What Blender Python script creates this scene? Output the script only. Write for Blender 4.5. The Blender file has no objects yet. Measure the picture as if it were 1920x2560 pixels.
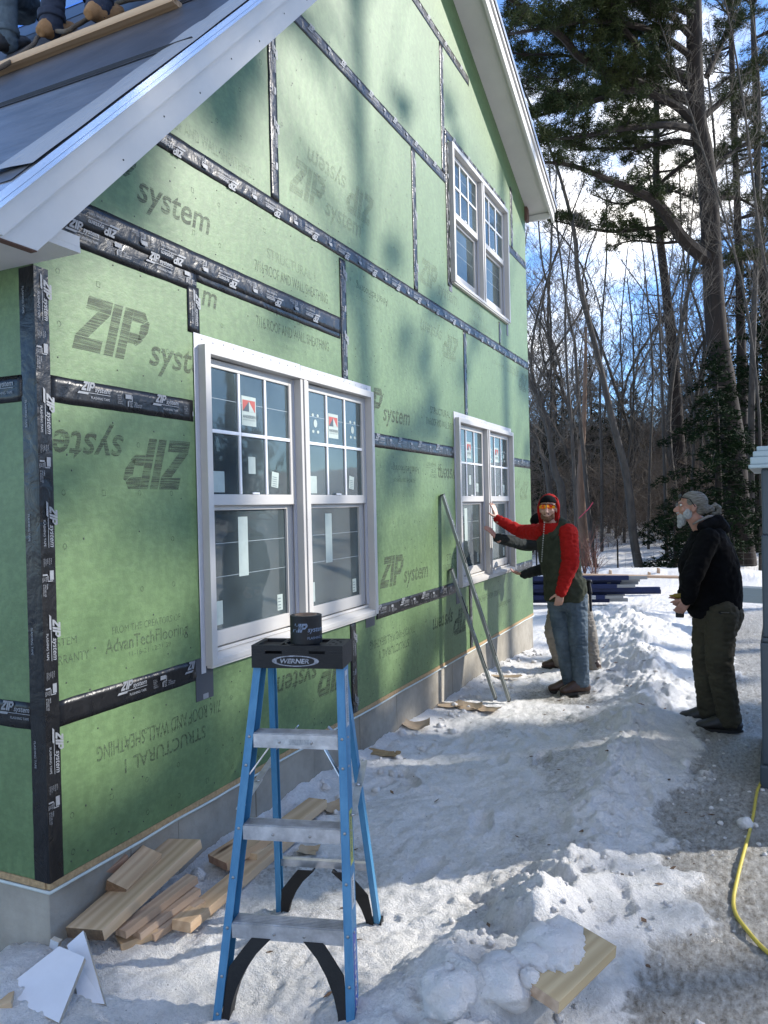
import bpy, bmesh, math, random
import numpy as np
from mathutils import Vector, Matrix, noise as mnoise
random.seed(7); RNG = np.random.default_rng(7)
scene = bpy.context.scene
COL = scene.collection

# ------------------------------------------------------------------ camera
F_PX, CX, CY, CZ, YAW, PITCH, ROLL = 1915.0, 2.3264, -2.0190, 1.3600, .434, -.0077, -.0232
cam_d = bpy.data.cameras.new('camera'); cam = bpy.data.objects.new('camera', cam_d); COL.objects.link(cam)
scene.camera = cam
cam_d.sensor_fit = 'VERTICAL'; cam_d.sensor_height = 36.0; cam_d.lens = 36.0 * F_PX / 2560.0
cam_d.clip_start = .05; cam_d.clip_end = 2000
_fw = Vector((-math.sin(YAW) * math.cos(PITCH), math.cos(YAW) * math.cos(PITCH), math.sin(PITCH)))
_r = Vector((math.cos(YAW), math.sin(YAW), 0)); _u = _r.cross(_fw)
R_ = _r * math.cos(ROLL) + _u * math.sin(ROLL); U_ = -_r * math.sin(ROLL) + _u * math.cos(ROLL)
CAM = Vector((CX, CY, CZ))
cam.matrix_world = Matrix(((R_.x, U_.x, -_fw.x, CX), (R_.y, U_.y, -_fw.y, CY), (R_.z, U_.z, -_fw.z, CZ), (0, 0, 0, 1)))

# ------------------------------------------------------------------ light
SUN_DIR = Vector((1.0, .78, .64)).normalized()      # from the scene towards the sun
elev = math.asin(SUN_DIR.z)
sun_d = bpy.data.lights.new('sun', 'SUN'); sun = bpy.data.objects.new('sun', sun_d); COL.objects.link(sun)
sun_d.energy = 3.1; sun_d.angle = math.radians(.55); sun_d.color = (1.0, .955, .88)
sun.rotation_euler = SUN_DIR.to_track_quat('Z', 'Y').to_euler()
world = bpy.data.worlds.new('World'); scene.world = world; world.use_nodes = True
wn, wl = world.node_tree.nodes, world.node_tree.links
bg = wn['Background']; bg.inputs['Strength'].default_value = .148
sky = wn.new('ShaderNodeTexSky'); sky.sky_type = 'NISHITA'; sky.sun_disc = False
sky.sun_elevation = elev; sky.sun_rotation = math.atan2(SUN_DIR.x, SUN_DIR.y)
sky.altitude = 1800; sky.air_density = 1.0; sky.dust_density = .15; sky.ozone_density = 4.0
tc = wn.new('ShaderNodeTexCoord'); mp = wn.new('ShaderNodeMapping'); mp.inputs['Scale'].default_value = (1, 1, 1.9)
nz = wn.new('ShaderNodeTexNoise'); nz.inputs['Scale'].default_value = 2.6; nz.inputs['Detail'].default_value = 9; nz.inputs['Roughness'].default_value = .58
wl.new(tc.outputs['Generated'], mp.inputs['Vector']); wl.new(mp.outputs[0], nz.inputs['Vector'])
CLOUD_D = (_fw + R_ * .21 + U_ * .41).normalized()
dt = wn.new('ShaderNodeVectorMath'); dt.operation = 'DOT_PRODUCT'; dt.inputs[1].default_value = CLOUD_D
wl.new(tc.outputs['Generated'], dt.inputs[0])
mr = wn.new('ShaderNodeMapRange'); mr.interpolation_type = 'SMOOTHSTEP'
mr.inputs['From Min'].default_value = .945; mr.inputs['From Max'].default_value = .995; mr.inputs['To Min'].default_value = -.07; mr.inputs['To Max'].default_value = .14
wl.new(dt.outputs['Value'], mr.inputs['Value'])
d2 = wn.new('ShaderNodeVectorMath'); d2.operation = 'DOT_PRODUCT'; d2.inputs[1].default_value = Vector((.45, -.55, .70)).normalized()  # added cloud behind the camera, out of view, to whiten the ambient light
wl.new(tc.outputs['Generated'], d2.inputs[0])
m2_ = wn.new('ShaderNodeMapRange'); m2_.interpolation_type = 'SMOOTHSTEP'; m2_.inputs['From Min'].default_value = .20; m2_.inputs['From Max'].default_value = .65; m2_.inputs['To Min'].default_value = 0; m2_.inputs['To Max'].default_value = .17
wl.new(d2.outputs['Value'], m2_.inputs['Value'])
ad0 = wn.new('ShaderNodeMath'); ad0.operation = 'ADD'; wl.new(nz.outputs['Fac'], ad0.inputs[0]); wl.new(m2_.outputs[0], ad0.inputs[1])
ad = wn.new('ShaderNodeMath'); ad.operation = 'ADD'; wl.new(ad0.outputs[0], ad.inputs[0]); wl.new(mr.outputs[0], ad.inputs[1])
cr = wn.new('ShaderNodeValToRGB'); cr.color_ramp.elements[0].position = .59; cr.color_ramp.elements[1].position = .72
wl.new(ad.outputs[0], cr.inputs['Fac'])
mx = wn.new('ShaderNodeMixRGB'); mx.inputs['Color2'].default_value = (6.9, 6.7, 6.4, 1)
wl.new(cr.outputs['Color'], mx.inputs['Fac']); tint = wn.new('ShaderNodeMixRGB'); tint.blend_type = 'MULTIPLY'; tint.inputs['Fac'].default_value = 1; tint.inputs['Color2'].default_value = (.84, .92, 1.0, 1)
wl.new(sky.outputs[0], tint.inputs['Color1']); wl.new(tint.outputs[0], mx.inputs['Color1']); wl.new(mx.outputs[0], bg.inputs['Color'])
scene.view_settings.view_transform = 'Standard'; scene.view_settings.look = 'None'
scene.view_settings.exposure = 1.24; scene.view_settings.gamma = 1.0
scene.cycles.max_bounces = 8; scene.cycles.transparent_max_bounces = 12
scene.cycles.use_denoising = True
scene.cycles.sample_clamp_indirect = 6

# ------------------------------------------------------------------ ray helpers (survey of the site: photo direction -> world point)
def ray(u, v): return _fw + R_ * ((u - 960) / F_PX) - U_ * ((v - 1280) / F_PX)
DS = 1920 / 1659.0
def at(u, v, depth): return CAM + ray(u * DS, v * DS) * depth
def on_x(u, v, x):
    d = ray(u * DS, v * DS); return CAM + d * ((x - CX) / d.x)
def on_y(u, v, y):
    d = ray(u * DS, v * DS); return CAM + d * ((y - CY) / d.y)
def on_z(u, v, z):
    d = ray(u * DS, v * DS); return CAM + d * ((z - CZ) / d.z)
def zt(ox, oy, sc): return lambda x, y: ((ox + x / sc) / DS, (oy + y / sc) / DS)
def ground_base(y): return -.30 - .018 * min(y, 12) if y < 20 else -.516 + .075 * (y - 20)
def gp(u, v, dz=0):
    z = -.35
    for _ in range(6):
        p = on_z(u, v, z + dz); z = ground_base(p.y)
    return p

# ------------------------------------------------------------------ mesh helpers
class MB:
    def __init__(s): s.v = []; s.f = []; s.m = []
    def add(s, vs, fs, mi=0):
        o = len(s.v); s.v += [tuple(p) for p in vs]; s.f += [tuple(i + o for i in f) for f in fs]; s.m += [mi] * len(fs)
    def merge(s, o, M=None, mi=None):
        vs = o.v if M is None else [M @ Vector(p) for p in o.v]
        k = len(s.v); s.v += [tuple(p) for p in vs]; s.f += [tuple(i + k for i in f) for f in o.f]; s.m += (o.m if mi is None else [mi] * len(o.f))
    def box(s, a, b, mi=0):
        x0, y0, z0 = a; x1, y1, z1 = b
        s.add([(x0,y0,z0),(x1,y0,z0),(x1,y1,z0),(x0,y1,z0),(x0,y0,z1),(x1,y0,z1),(x1,y1,z1),(x0,y1,z1)],
              [(0,3,2,1),(4,5,6,7),(0,1,5,4),(1,2,6,5),(2,3,7,6),(3,0,4,7)], mi)
    def prism(s, pts, off, mi=0):
        """extrude polygon pts by vector off"""
        n = len(pts); off = Vector(off); P = [Vector(p) for p in pts]
        s.add(P + [p + off for p in P], [tuple(range(n))[::-1], tuple(range(n, 2 * n))] + [(i, (i + 1) % n, n + (i + 1) % n, n + i) for i in range(n)], mi)
    def bar(s, a, b, w, t, up=(0, 0, 1), mi=0):
        a = Vector(a); b = Vector(b); d = (b - a).normalized(); sd = d.cross(Vector(up))
        if sd.length < 1e-4: sd = d.cross(Vector((1, 0, 0)))
        sd.normalize(); n = sd.cross(d)
        q = [a + sd * (w/2*i) + n * (t/2*j) for i, j in ((-1,-1),(1,-1),(1,1),(-1,1))]
        s.prism(q, b - a, mi)
    def tube(s, pts, rad, n=8, caps=True, mi=0, wob=0):
        P = [Vector(p) for p in pts]; k = len(P); vs = []; fs = []
        r = rad if hasattr(rad, '__len__') else [rad] * k
        prev = None
        for i, p in enumerate(P):
            d = (P[min(i + 1, k - 1)] - P[max(i - 1, 0)])
            if d.length < 1e-7: d = Vector((0, 0, 1))
            d.normalize()
            if prev is None: a = d.orthogonal().normalized()
            else:
                a = prev - d * prev.dot(d)
                a = a.normalized() if a.length > 1e-5 else d.orthogonal().normalized()
            prev = a; b = d.cross(a)
            for j in range(n):
                th = 2 * math.pi * j / n; rr = r[i] * (1 + (random.uniform(-wob, wob) if wob else 0))
                vs.append(p + (a * math.cos(th) + b * math.sin(th)) * rr)
        for i in range(k - 1):
            for j in range(n):
                fs.append((i*n+j, i*n+(j+1)%n, (i+1)*n+(j+1)%n, (i+1)*n+j))
        if caps: fs.append(tuple(range(n))[::-1]); fs.append(tuple(range((k-1)*n, k*n)))
        s.add(vs, fs, mi)
    def ell(s, c, r, ax=None, nu=16, nv=10, mi=0):
        c = Vector(c); ax = ax or (Vector((1,0,0)), Vector((0,1,0)), Vector((0,0,1)))
        vs = []; fs = []
        for i in range(nv + 1):
            ph = math.pi * i / nv
            for j in range(nu):
                th = 2 * math.pi * j / nu
                vs.append(c + ax[0]*(r[0]*math.sin(ph)*math.cos(th)) + ax[1]*(r[1]*math.sin(ph)*math.sin(th)) + ax[2]*(r[2]*math.cos(ph)))
        for i in range(nv):
            for j in range(nu): fs.append((i*nu+j, (i+1)*nu+j, (i+1)*nu+(j+1)%nu, i*nu+(j+1)%nu))
        s.add(vs, fs, mi)
    def cap(s, a, b, r0, r1, n=14):
        """tapered capsule"""
        a = Vector(a); b = Vector(b); d = b - a
        if d.length < 1e-6: return s.ell(a, (r0, r0, r0))
        d.normalize(); pts = []; rr = []
        for k in (-1, -.86, -.5): pts.append(a + d * (k * r0)); rr.append(r0 * math.sqrt(max(0, 1 - k*k)) + 1e-4)
        for k in range(5): pts.append(a.lerp(b, k/4)); rr.append(r0 + (r1-r0)*k/4)
        for k in (.5, .86, 1): pts.append(b + d * (k * r1)); rr.append(r1 * math.sqrt(max(0, 1 - k*k)) + 1e-4)
        s.tube(pts, rr, n)
    def loft(s, secs, side, n=20):
        """secs: (centre, half width along side, half depth)"""
        side = Vector(side).normalized(); vs = []; fs = []; k = len(secs)
        C_ = [Vector(q[0]) for q in secs]
        for i, (c, w, d_) in enumerate(secs):
            ax = (C_[min(i+1, k-1)] - C_[max(i-1, 0)]).normalized()
            sd = (side - ax * side.dot(ax)).normalized(); fr = ax.cross(sd)
            for j in range(n):
                th = 2*math.pi*j/n; vs.append(C_[i] + sd*(w*math.cos(th)) + fr*(d_*math.sin(th)))
        for i in range(k-1):
            for j in range(n): fs.append((i*n+j, i*n+(j+1)%n, (i+1)*n+(j+1)%n, (i+1)*n+j))
        fs.append(tuple(range(n))[::-1]); fs.append(tuple(range((k-1)*n, k*n)))
        s.add(vs, fs)
    def mesh(s, name):
        me = bpy.data.meshes.new(name); me.from_pydata(s.v, [], s.f); me.update(); return me

def link(name, data, parent=None):
    o = bpy.data.objects.new(name, data); COL.objects.link(o)
    if parent is not None: o.parent = parent
    return o
def wloc(o):
    M = Matrix.Identity(4); ch = []
    while o is not None: ch.append(o); o = o.parent
    for c in reversed(ch): M = M @ c.matrix_basis
    return M
def obj(name, mb, mats, parent=None, smooth=False, world=True, bevel=0, label=None):
    """one mesh object; with world=True its vertices are given in world space"""
    if not isinstance(mats, (list, tuple)): mats = [mats]
    me = mb.mesh(name) if isinstance(mb, MB) else mb
    for m in mats: me.materials.append(m)
    if isinstance(mb, MB) and len(mats) > 1: me.polygons.foreach_set('material_index', mb.m)
    if smooth: me.polygons.foreach_set('use_smooth', [True] * len(me.polygons))
    if parent is not None and world: me.transform(wloc(parent).inverted())
    if bevel:
        bm = bmesh.new(); bm.from_mesh(me); bmesh.ops.remove_doubles(bm, verts=bm.verts, dist=1e-5)
        ed = [e for e in bm.edges if len(e.link_faces) == 2 and e.calc_face_angle(0) > .6]
        bmesh.ops.bevel(bm, geom=ed, offset=bevel, segments=2, profile=.6, affect='EDGES', clamp_overlap=True); bm.to_mesh(me); bm.free()
    o = link(name, me, parent)
    if label: o['label'] = label
    return o
def tag(o, label, cat, group=None, kind=None):
    if label: o['label'] = label
    if cat: o['category'] = cat
    if group: o['group'] = group
    if kind: o['kind'] = kind
    return o
def empty(name, loc, label, cat, group=None, rz=0, M=None):
    o = bpy.data.objects.new(name, None); COL.objects.link(o); o.empty_display_size = .1
    if M is not None: o.matrix_basis = M
    else: o.location = loc; o.rotation_euler = (0, 0, rz)
    return tag(o, label, cat, group)
def struct(o): o['kind'] = 'structure'; return o
def copy_tree(o, parent=None):
    c = o.copy(); COL.objects.link(c)
    if parent is not None: c.parent = parent
    for ch in list(o.children): copy_tree(ch, c)
    return c

# ------------------------------------------------------------------ materials
def sock(n, *names):
    for k in names:
        if k in n.inputs: return n.inputs[k]
def mat(name, col, rough=.6, metal=0, var=0, vscale=8, bump=0, bscale=60, col2=None, stretch=None, coord='Object', spec=None, sub=0, coat=0, detail=6, sheen=0):
    m = bpy.data.materials.new(name); m.use_nodes = True
    N, L = m.node_tree.nodes, m.node_tree.links; b = N['Principled BSDF']
    b.inputs['Base Color'].default_value = (*col, 1); b.inputs['Roughness'].default_value = rough; b.inputs['Metallic'].default_value = metal
    if spec is not None: sock(b, 'Specular IOR Level').default_value = spec
    if coat: sock(b, 'Coat Weight').default_value = coat
    if sheen: sock(b, 'Sheen Weight').default_value = sheen
    if sub: sock(b, 'Subsurface Weight').default_value = sub; sock(b, 'Subsurface Scale').default_value = .02
    t = N.new('ShaderNodeTexCoord'); mpn = N.new('ShaderNodeMapping'); L.new(t.outputs[coord], mpn.inputs['Vector'])
    if stretch: mpn.inputs['Scale'].default_value = stretch
    if var or col2:
        n = N.new('ShaderNodeTexNoise'); n.inputs['Scale'].default_value = vscale; n.inputs['Detail'].default_value = detail; n.inputs['Roughness'].default_value = .65
        L.new(mpn.outputs[0], n.inputs['Vector'])
        r = N.new('ShaderNodeValToRGB'); r.color_ramp.elements[0].position = .32; r.color_ramp.elements[1].position = .68
        c2 = col2 if col2 else tuple(min(1, c * (1 + var)) for c in col); c1 = col if col2 else tuple(c * (1 - var) for c in col)
        r.color_ramp.elements[0].color = (*c1, 1); r.color_ramp.elements[1].color = (*c2, 1)
        L.new(n.outputs['Fac'], r.inputs['Fac']); L.new(r.outputs['Color'], b.inputs['Base Color'])
    if bump:
        n2 = N.new('ShaderNodeTexNoise'); n2.inputs['Scale'].default_value = bscale; n2.inputs['Detail'].default_value = 5
        L.new(mpn.outputs[0], n2.inputs['Vector'])
        bp = N.new('ShaderNodeBump'); bp.inputs['Strength'].default_value = bump; bp.inputs['Distance'].default_value = .01
        L.new(n2.outputs['Fac'], bp.inputs['Height']); L.new(bp.outputs[0], b.inputs['Normal'])
    return m
def wood_mat(name, c1, c2, scale=1.0, dark=(.10,.05,.02)):
    """grain runs along local x"""
    m = bpy.data.materials.new(name); m.use_nodes = True
    N, L = m.node_tree.nodes, m.node_tree.links; b = N['Principled BSDF']; b.inputs['Roughness'].default_value = .62
    t = N.new('ShaderNodeTexCoord'); oi = N.new('ShaderNodeObjectInfo'); va = N.new('ShaderNodeVectorMath'); va.operation = 'ADD'
    cmb = N.new('ShaderNodeVectorMath'); cmb.operation = 'SCALE'; cmb.inputs[0].default_value = (7, 13, 5); L.new(oi.outputs['Random'], cmb.inputs['Scale'])
    L.new(t.outputs['Object'], va.inputs[0]); L.new(cmb.outputs[0], va.inputs[1])
    mpn = N.new('ShaderNodeMapping'); mpn.inputs['Scale'].default_value = (1.6*scale, 22*scale, 22*scale); L.new(va.outputs[0], mpn.inputs['Vector'])
    w = N.new('ShaderNodeTexWave'); w.wave_type = 'RINGS'; w.rings_direction = 'X'; w.inputs['Scale'].default_value = .35; w.inputs['Distortion'].default_value = 14; w.inputs['Detail'].default_value = 5; w.inputs['Detail Scale'].default_value = .8
    L.new(mpn.outputs[0], w.inputs['Vector'])
    n = N.new('ShaderNodeTexNoise'); n.inputs['Scale'].default_value = 2.2; n.inputs['Detail'].default_value = 9; n.inputs['Roughness'].default_value = .7; L.new(mpn.outputs[0], n.inputs['Vector'])
    ma = N.new('ShaderNodeMath'); ma.operation = 'MULTIPLY'; L.new(w.outputs['Fac'], ma.inputs[0]); L.new(n.outputs['Fac'], ma.inputs[1])
    r = N.new('ShaderNodeValToRGB'); r.color_ramp.elements[0].position = .02; r.color_ramp.elements[1].position = .6
    r.color_ramp.elements[0].color = (*c1, 1); r.color_ramp.elements[1].color = (*c2, 1); L.new(ma.outputs[0], r.inputs['Fac'])
    # knots
    vo = N.new('ShaderNodeTexVoronoi'); vo.inputs['Scale'].default_value = 1.0
    mk = N.new('ShaderNodeMapping'); mk.inputs['Scale'].default_value = (2.2, 9, 9); L.new(va.outputs[0], mk.inputs['Vector']); L.new(mk.outputs[0], vo.inputs['Vector'])
    kr = N.new('ShaderNodeValToRGB'); kr.color_ramp.elements[0].position = .06; kr.color_ramp.elements[1].position = .17
    kr.color_ramp.elements[0].color = (1,1,1,1); kr.color_ramp.elements[1].color = (0,0,0,1); L.new(vo.outputs['Distance'], kr.inputs['Fac'])
    mxx = N.new('ShaderNodeMixRGB'); mxx.inputs['Color2'].default_value = (*dark, 1); L.new(kr.outputs['Color'], mxx.inputs['Fac']); L.new(r.outputs['Color'], mxx.inputs['Color1'])
    L.new(mxx.outputs[0], b.inputs['Base Color'])
    bp = N.new('ShaderNodeBump'); bp.inputs['Strength'].default_value = .25; bp.inputs['Distance'].default_value = .004; L.new(ma.outputs[0], bp.inputs['Height']); L.new(bp.outputs[0], b.inputs['Normal'])
    return m
def sheathing_mat(name, base, alt, fibre):
    """green coated strand board: faint flakes, mottling and a relief"""
    m = bpy.data.materials.new(name); m.use_nodes = True
    N, L = m.node_tree.nodes, m.node_tree.links; b = N['Principled BSDF']; b.inputs['Roughness'].default_value = .48; sock(b, 'Specular IOR Level').default_value = .38
    t = N.new('ShaderNodeTexCoord')
    def noise(sc, det, st=(1,1,1)):
        mp_ = N.new('ShaderNodeMapping'); mp_.inputs['Scale'].default_value = st; L.new(t.outputs['Object'], mp_.inputs['Vector'])
        n = N.new('ShaderNodeTexNoise'); n.inputs['Scale'].default_value = sc; n.inputs['Detail'].default_value = det; n.inputs['Roughness'].default_value = .6; L.new(mp_.outputs[0], n.inputs['Vector']); return n
    a = noise(1.6, 5); f1 = noise(34, 5, (1, .7, 1.3)); f2 = noise(17, 5, (1, 1.2, .8)); g = noise(150, 3)
    r = N.new('ShaderNodeValToRGB'); r.color_ramp.elements[0].position = .35; r.color_ramp.elements[1].position = .65; r.color_ramp.elements[0].color = (*base, 1); r.color_ramp.elements[1].color = (*alt, 1); L.new(a.outputs['Fac'], r.inputs['Fac'])
    mm = N.new('ShaderNodeMath'); mm.operation = 'MULTIPLY'; L.new(f1.outputs['Fac'], mm.inputs[0]); L.new(f2.outputs['Fac'], mm.inputs[1])
    r2 = N.new('ShaderNodeValToRGB'); r2.color_ramp.elements[0].position = .18; r2.color_ramp.elements[1].position = .34; r2.color_ramp.elements[0].color = (.84,.85,.84,1); r2.color_ramp.elements[1].color = (1.08,1.08,1.08,1); L.new(mm.outputs[0], r2.inputs['Fac'])
    mu = N.new('ShaderNodeMixRGB'); mu.blend_type = 'MULTIPLY'; mu.inputs['Fac'].default_value = 1; L.new(r.outputs['Color'], mu.inputs['Color1']); L.new(r2.outputs['Color'], mu.inputs['Color2'])
    L.new(mu.outputs[0], b.inputs['Base Color'])
    bs = N.new('ShaderNodeMath'); bs.operation = 'ADD'; L.new(mm.outputs[0], bs.inputs[0]); gm = N.new('ShaderNodeMath'); gm.operation = 'MULTIPLY'; gm.inputs[1].default_value = .25; L.new(g.outputs['Fac'], gm.inputs[0]); L.new(gm.outputs[0], bs.inputs[1])
    bp = N.new('ShaderNodeBump'); bp.inputs['Strength'].default_value = .35; bp.inputs['Distance'].default_value = .006; L.new(bs.outputs[0], bp.inputs['Height']); L.new(bp.outputs[0], b.inputs['Normal'])
    return m
def print_mat(name, col, amount, stripes=0):
    """worn ink: lets the panel show through between fine scan lines"""
    m = bpy.data.materials.new(name); m.use_nodes = True
    N, L = m.node_tree.nodes, m.node_tree.links; b = N['Principled BSDF']; b.inputs['Base Color'].default_value = (*col, 1); b.inputs['Roughness'].default_value = .7
    t = N.new('ShaderNodeTexCoord'); mp_ = N.new('ShaderNodeMapping'); L.new(t.outputs['Object'], mp_.inputs['Vector']); mp_.inputs['Scale'].default_value = (1, .5, 16) if stripes else (1, 3, 3)
    n = N.new('ShaderNodeTexNoise'); n.inputs['Scale'].default_value = 12 if stripes else 25; n.inputs['Detail'].default_value = 3; L.new(mp_.outputs[0], n.inputs['Vector'])
    mr_ = N.new('ShaderNodeMapRange'); mr_.inputs['From Min'].default_value = .42; mr_.inputs['From Max'].default_value = .56; mr_.inputs['To Min'].default_value = amount * .35; mr_.inputs['To Max'].default_value = amount
    L.new(n.outputs['Fac'], mr_.inputs['Value']); L.new(mr_.outputs[0], b.inputs['Alpha'])
    return m
def tape_mat():
    m = bpy.data.materials.new('black_film_tape'); m.use_nodes = True
    N, L = m.node_tree.nodes, m.node_tree.links; b = N['Principled BSDF']; b.inputs['Base Color'].default_value = (.006,.006,.007,1); b.inputs['Roughness'].default_value = .24; sock(b, 'Specular IOR Level').default_value = .32
    t = N.new('ShaderNodeTexCoord'); mp_ = N.new('ShaderNodeMapping'); mp_.inputs['Scale'].default_value = (1, 1, 1); L.new(t.outputs['Object'], mp_.inputs['Vector'])
    n = N.new('ShaderNodeTexNoise'); n.inputs['Scale'].default_value = 9; n.inputs['Detail'].default_value = 5; n.inputs['Distortion'].default_value = 1.2; L.new(mp_.outputs[0], n.inputs['Vector'])
    n2 = N.new('ShaderNodeTexNoise'); n2.inputs['Scale'].default_value = 55; n2.inputs['Detail'].default_value = 3; L.new(mp_.outputs[0], n2.inputs['Vector'])
    bp = N.new('ShaderNodeBump'); bp.inputs['Strength'].default_value = .55; bp.inputs['Distance'].default_value = .010; L.new(n.outputs['Fac'], bp.inputs['Height'])
    bq = N.new('ShaderNodeBump'); bq.inputs['Strength'].default_value = .3; bq.inputs['Distance'].default_value = .003; L.new(n2.outputs['Fac'], bq.inputs['Height']); L.new(bp.outputs[0], bq.inputs['Normal'])
    L.new(bq.outputs[0], b.inputs['Normal'])
    r = N.new('ShaderNodeMapRange'); r.inputs['To Min'].default_value = .12; r.inputs['To Max'].default_value = .5; L.new(n.outputs['Fac'], r.inputs['Value']); L.new(r.outputs[0], b.inputs['Roughness'])
    return m
M_ = {}
M_['green'] = sheathing_mat('green_sheathing', (.090,.152,.060), (.118,.188,.080), None)
M_['ink'] = print_mat('panel_ink', (.036,.046,.028), .64, 1)
M_['ink2'] = print_mat('panel_ink_small', (.05,.075,.04), .62)
M_['inkf'] = print_mat('panel_ink_faint', (.09,.11,.06), .26, 1)
M_['tape'] = tape_mat()
M_['tink'] = mat('tape_ink', (.19,.20,.215), .5, var=.15, vscale=60)
M_['white'] = mat('white_trim', (.52,.495,.455), .6, var=.05, vscale=3, bump=.05, bscale=40)
M_['vinyl'] = mat('white_vinyl', (.45,.43,.40), .5, var=.04, vscale=4)
M_['conc'] = mat('foundation_concrete', (.20,.18,.145), .88, col2=(.38,.345,.285), vscale=2.2, bump=.5, bscale=22, detail=9)
M_['foam'] = mat('sill_foam', (.5,.55,.52), .6, var=.1)
M_['osb'] = mat('osb_edge', (.36,.24,.12), .8, var=.3, vscale=70)
M_['pine'] = wood_mat('pale_pine', (.46,.30,.17), (.60,.42,.255))
M_['pine2'] = wood_mat('weathered_pine', (.38,.26,.17), (.50,.36,.25))
M_['reddish'] = wood_mat('reddish_fir', (.32,.185,.12), (.40,.255,.17))
M_['endgrain'] = mat('dark_end_grain', (.09,.055,.03), .85, col2=(.17,.11,.06), vscale=60)
M_['bark'] = mat('pine_bark', (.014,.010,.008), .95, col2=(.030,.021,.016), vscale=9, bump=1, bscale=14, stretch=(1,1,.25))
M_['bark2'] = mat('grey_bark', (.030,.026,.022), .9, col2=(.075,.065,.055), vscale=12, bump=.6, bscale=30, stretch=(1,1,.3))
M_['bark3'] = mat('twig_bark', (.060,.048,.038), .9, col2=(.15,.125,.10), vscale=3)
M_['bark4'] = mat('red_snag_wood', (.10,.06,.04), .9, col2=(.19,.12,.08), vscale=8, bump=.8, bscale=20, stretch=(1,1,.25))
M_['needle'] = mat('pine_needles', (.014,.026,.009), .7, spec=.15, col2=(.055,.064,.020), vscale=1.3, detail=3)
M_['hemlock'] = mat('hemlock_needles', (.004,.011,.004), .8, spec=.08, col2=(.012,.024,.008), vscale=1.7, detail=3)
M_['glassf'] = None
# ------------------------------------------------------------------ flat lettering (2D meshes in x,y)
_tc = {}
TMP = bpy.data.scenes.new('workbench')
def text2d(s, shear=0, bold=0, width=None, height=None):
    """a MB lying in the xy plane, lower left at 0,0"""
    k = (s, shear, bold)
    if k not in _tc:
        cu = bpy.data.curves.new('lettering', 'FONT'); cu.body = s; cu.shear = shear; cu.offset = bold; cu.resolution_u = 3; cu.fill_mode = 'FRONT'
        o = bpy.data.objects.new('lettering', cu); TMP.collection.objects.link(o)
        TMP.view_layers[0].update(); dg = TMP.view_layers[0].depsgraph; me = o.evaluated_get(dg).to_mesh()
        vs = [tuple(v.co) for v in me.vertices]; fs = [tuple(p.vertices) for p in me.polygons]
        o.evaluated_get(dg).to_mesh_clear(); bpy.data.objects.remove(o); bpy.data.curves.remove(cu)
        _tc[k] = (vs, fs)
    vs, fs = _tc[k]
    x0 = min(v[0] for v in vs); x1 = max(v[0] for v in vs); y0 = 0.0
    y1 = max(v[1] for v in vs)
    sy = height / y1 if height else None; sx = width / (x1 - x0) if width else None
    sx = sx or sy; sy = sy or sx
    m = MB(); m.add([((v[0]-x0)*sx, v[1]*sy, 0) for v in vs], fs); return m
def poly2d(*polys):
    m = MB()
    for p in polys: m.add([(x, y, 0) for x, y in p], [tuple(range(len(p)))])
    return m
def zip2d(h):
    """slanted block Z I P, height h, about 2.35 h wide"""
    sl = .36
    def S(pts): return [((x + sl*y) * h, y * h) for x, y in pts]
    ps = [S([(.0,0),(.74,0),(.74,.24),(.0,.24)]), S([(.12,.76),(.80,.76),(.80,1),(.12,1)]), S([(.0,.25),(.34,.25),(.80,.75),(.44,.75)]),
          S([(.84,0),(1.10,0),(1.10,1),(.84,1)]),
          S([(1.17,0),(1.43,0),(1.43,1),(1.17,1)]), S([(1.44,.77),(1.78,.77),(1.90,.86),(1.78,1),(1.44,1)]), S([(1.72,.42),(1.90,.5),(1.98,.62),(1.98,.82),(1.91,.85),(1.79,.76),(1.72,.74)]), S([(1.44,.34),(1.75,.34),(1.88,.44),(1.70,.55),(1.44,.55)])]
    return poly2d(*ps)
def logo2d(w):
    """ZIP in tall slanted blocks followed by a small slanted 'system'"""
    m = MB(); h = w * .235; m.merge(zip2d(h), Matrix.Diagonal((.86,1,1,1)))
    t = text2d('system', .25, .014, width=w*.53); m.merge(t, Matrix.Translation((w*.45, h*.02, 0))); return m
def T2(o, dx, dy): n = MB(); n.merge(o, Matrix.Translation((dx, dy, 0))); return n
def place2d(dst, m2, origin, dr, up, off=0, mi=None):
    dr = Vector(dr).normalized(); up = Vector(up).normalized(); n = dr.cross(up); o = Vector(origin) + n*off
    M = Matrix(((dr.x, up.x, n.x, o.x), (dr.y, up.y, n.y, o.y), (dr.z, up.z, n.z, o.z), (0,0,0,1)))
    dst.merge(m2, M, mi)
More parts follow.
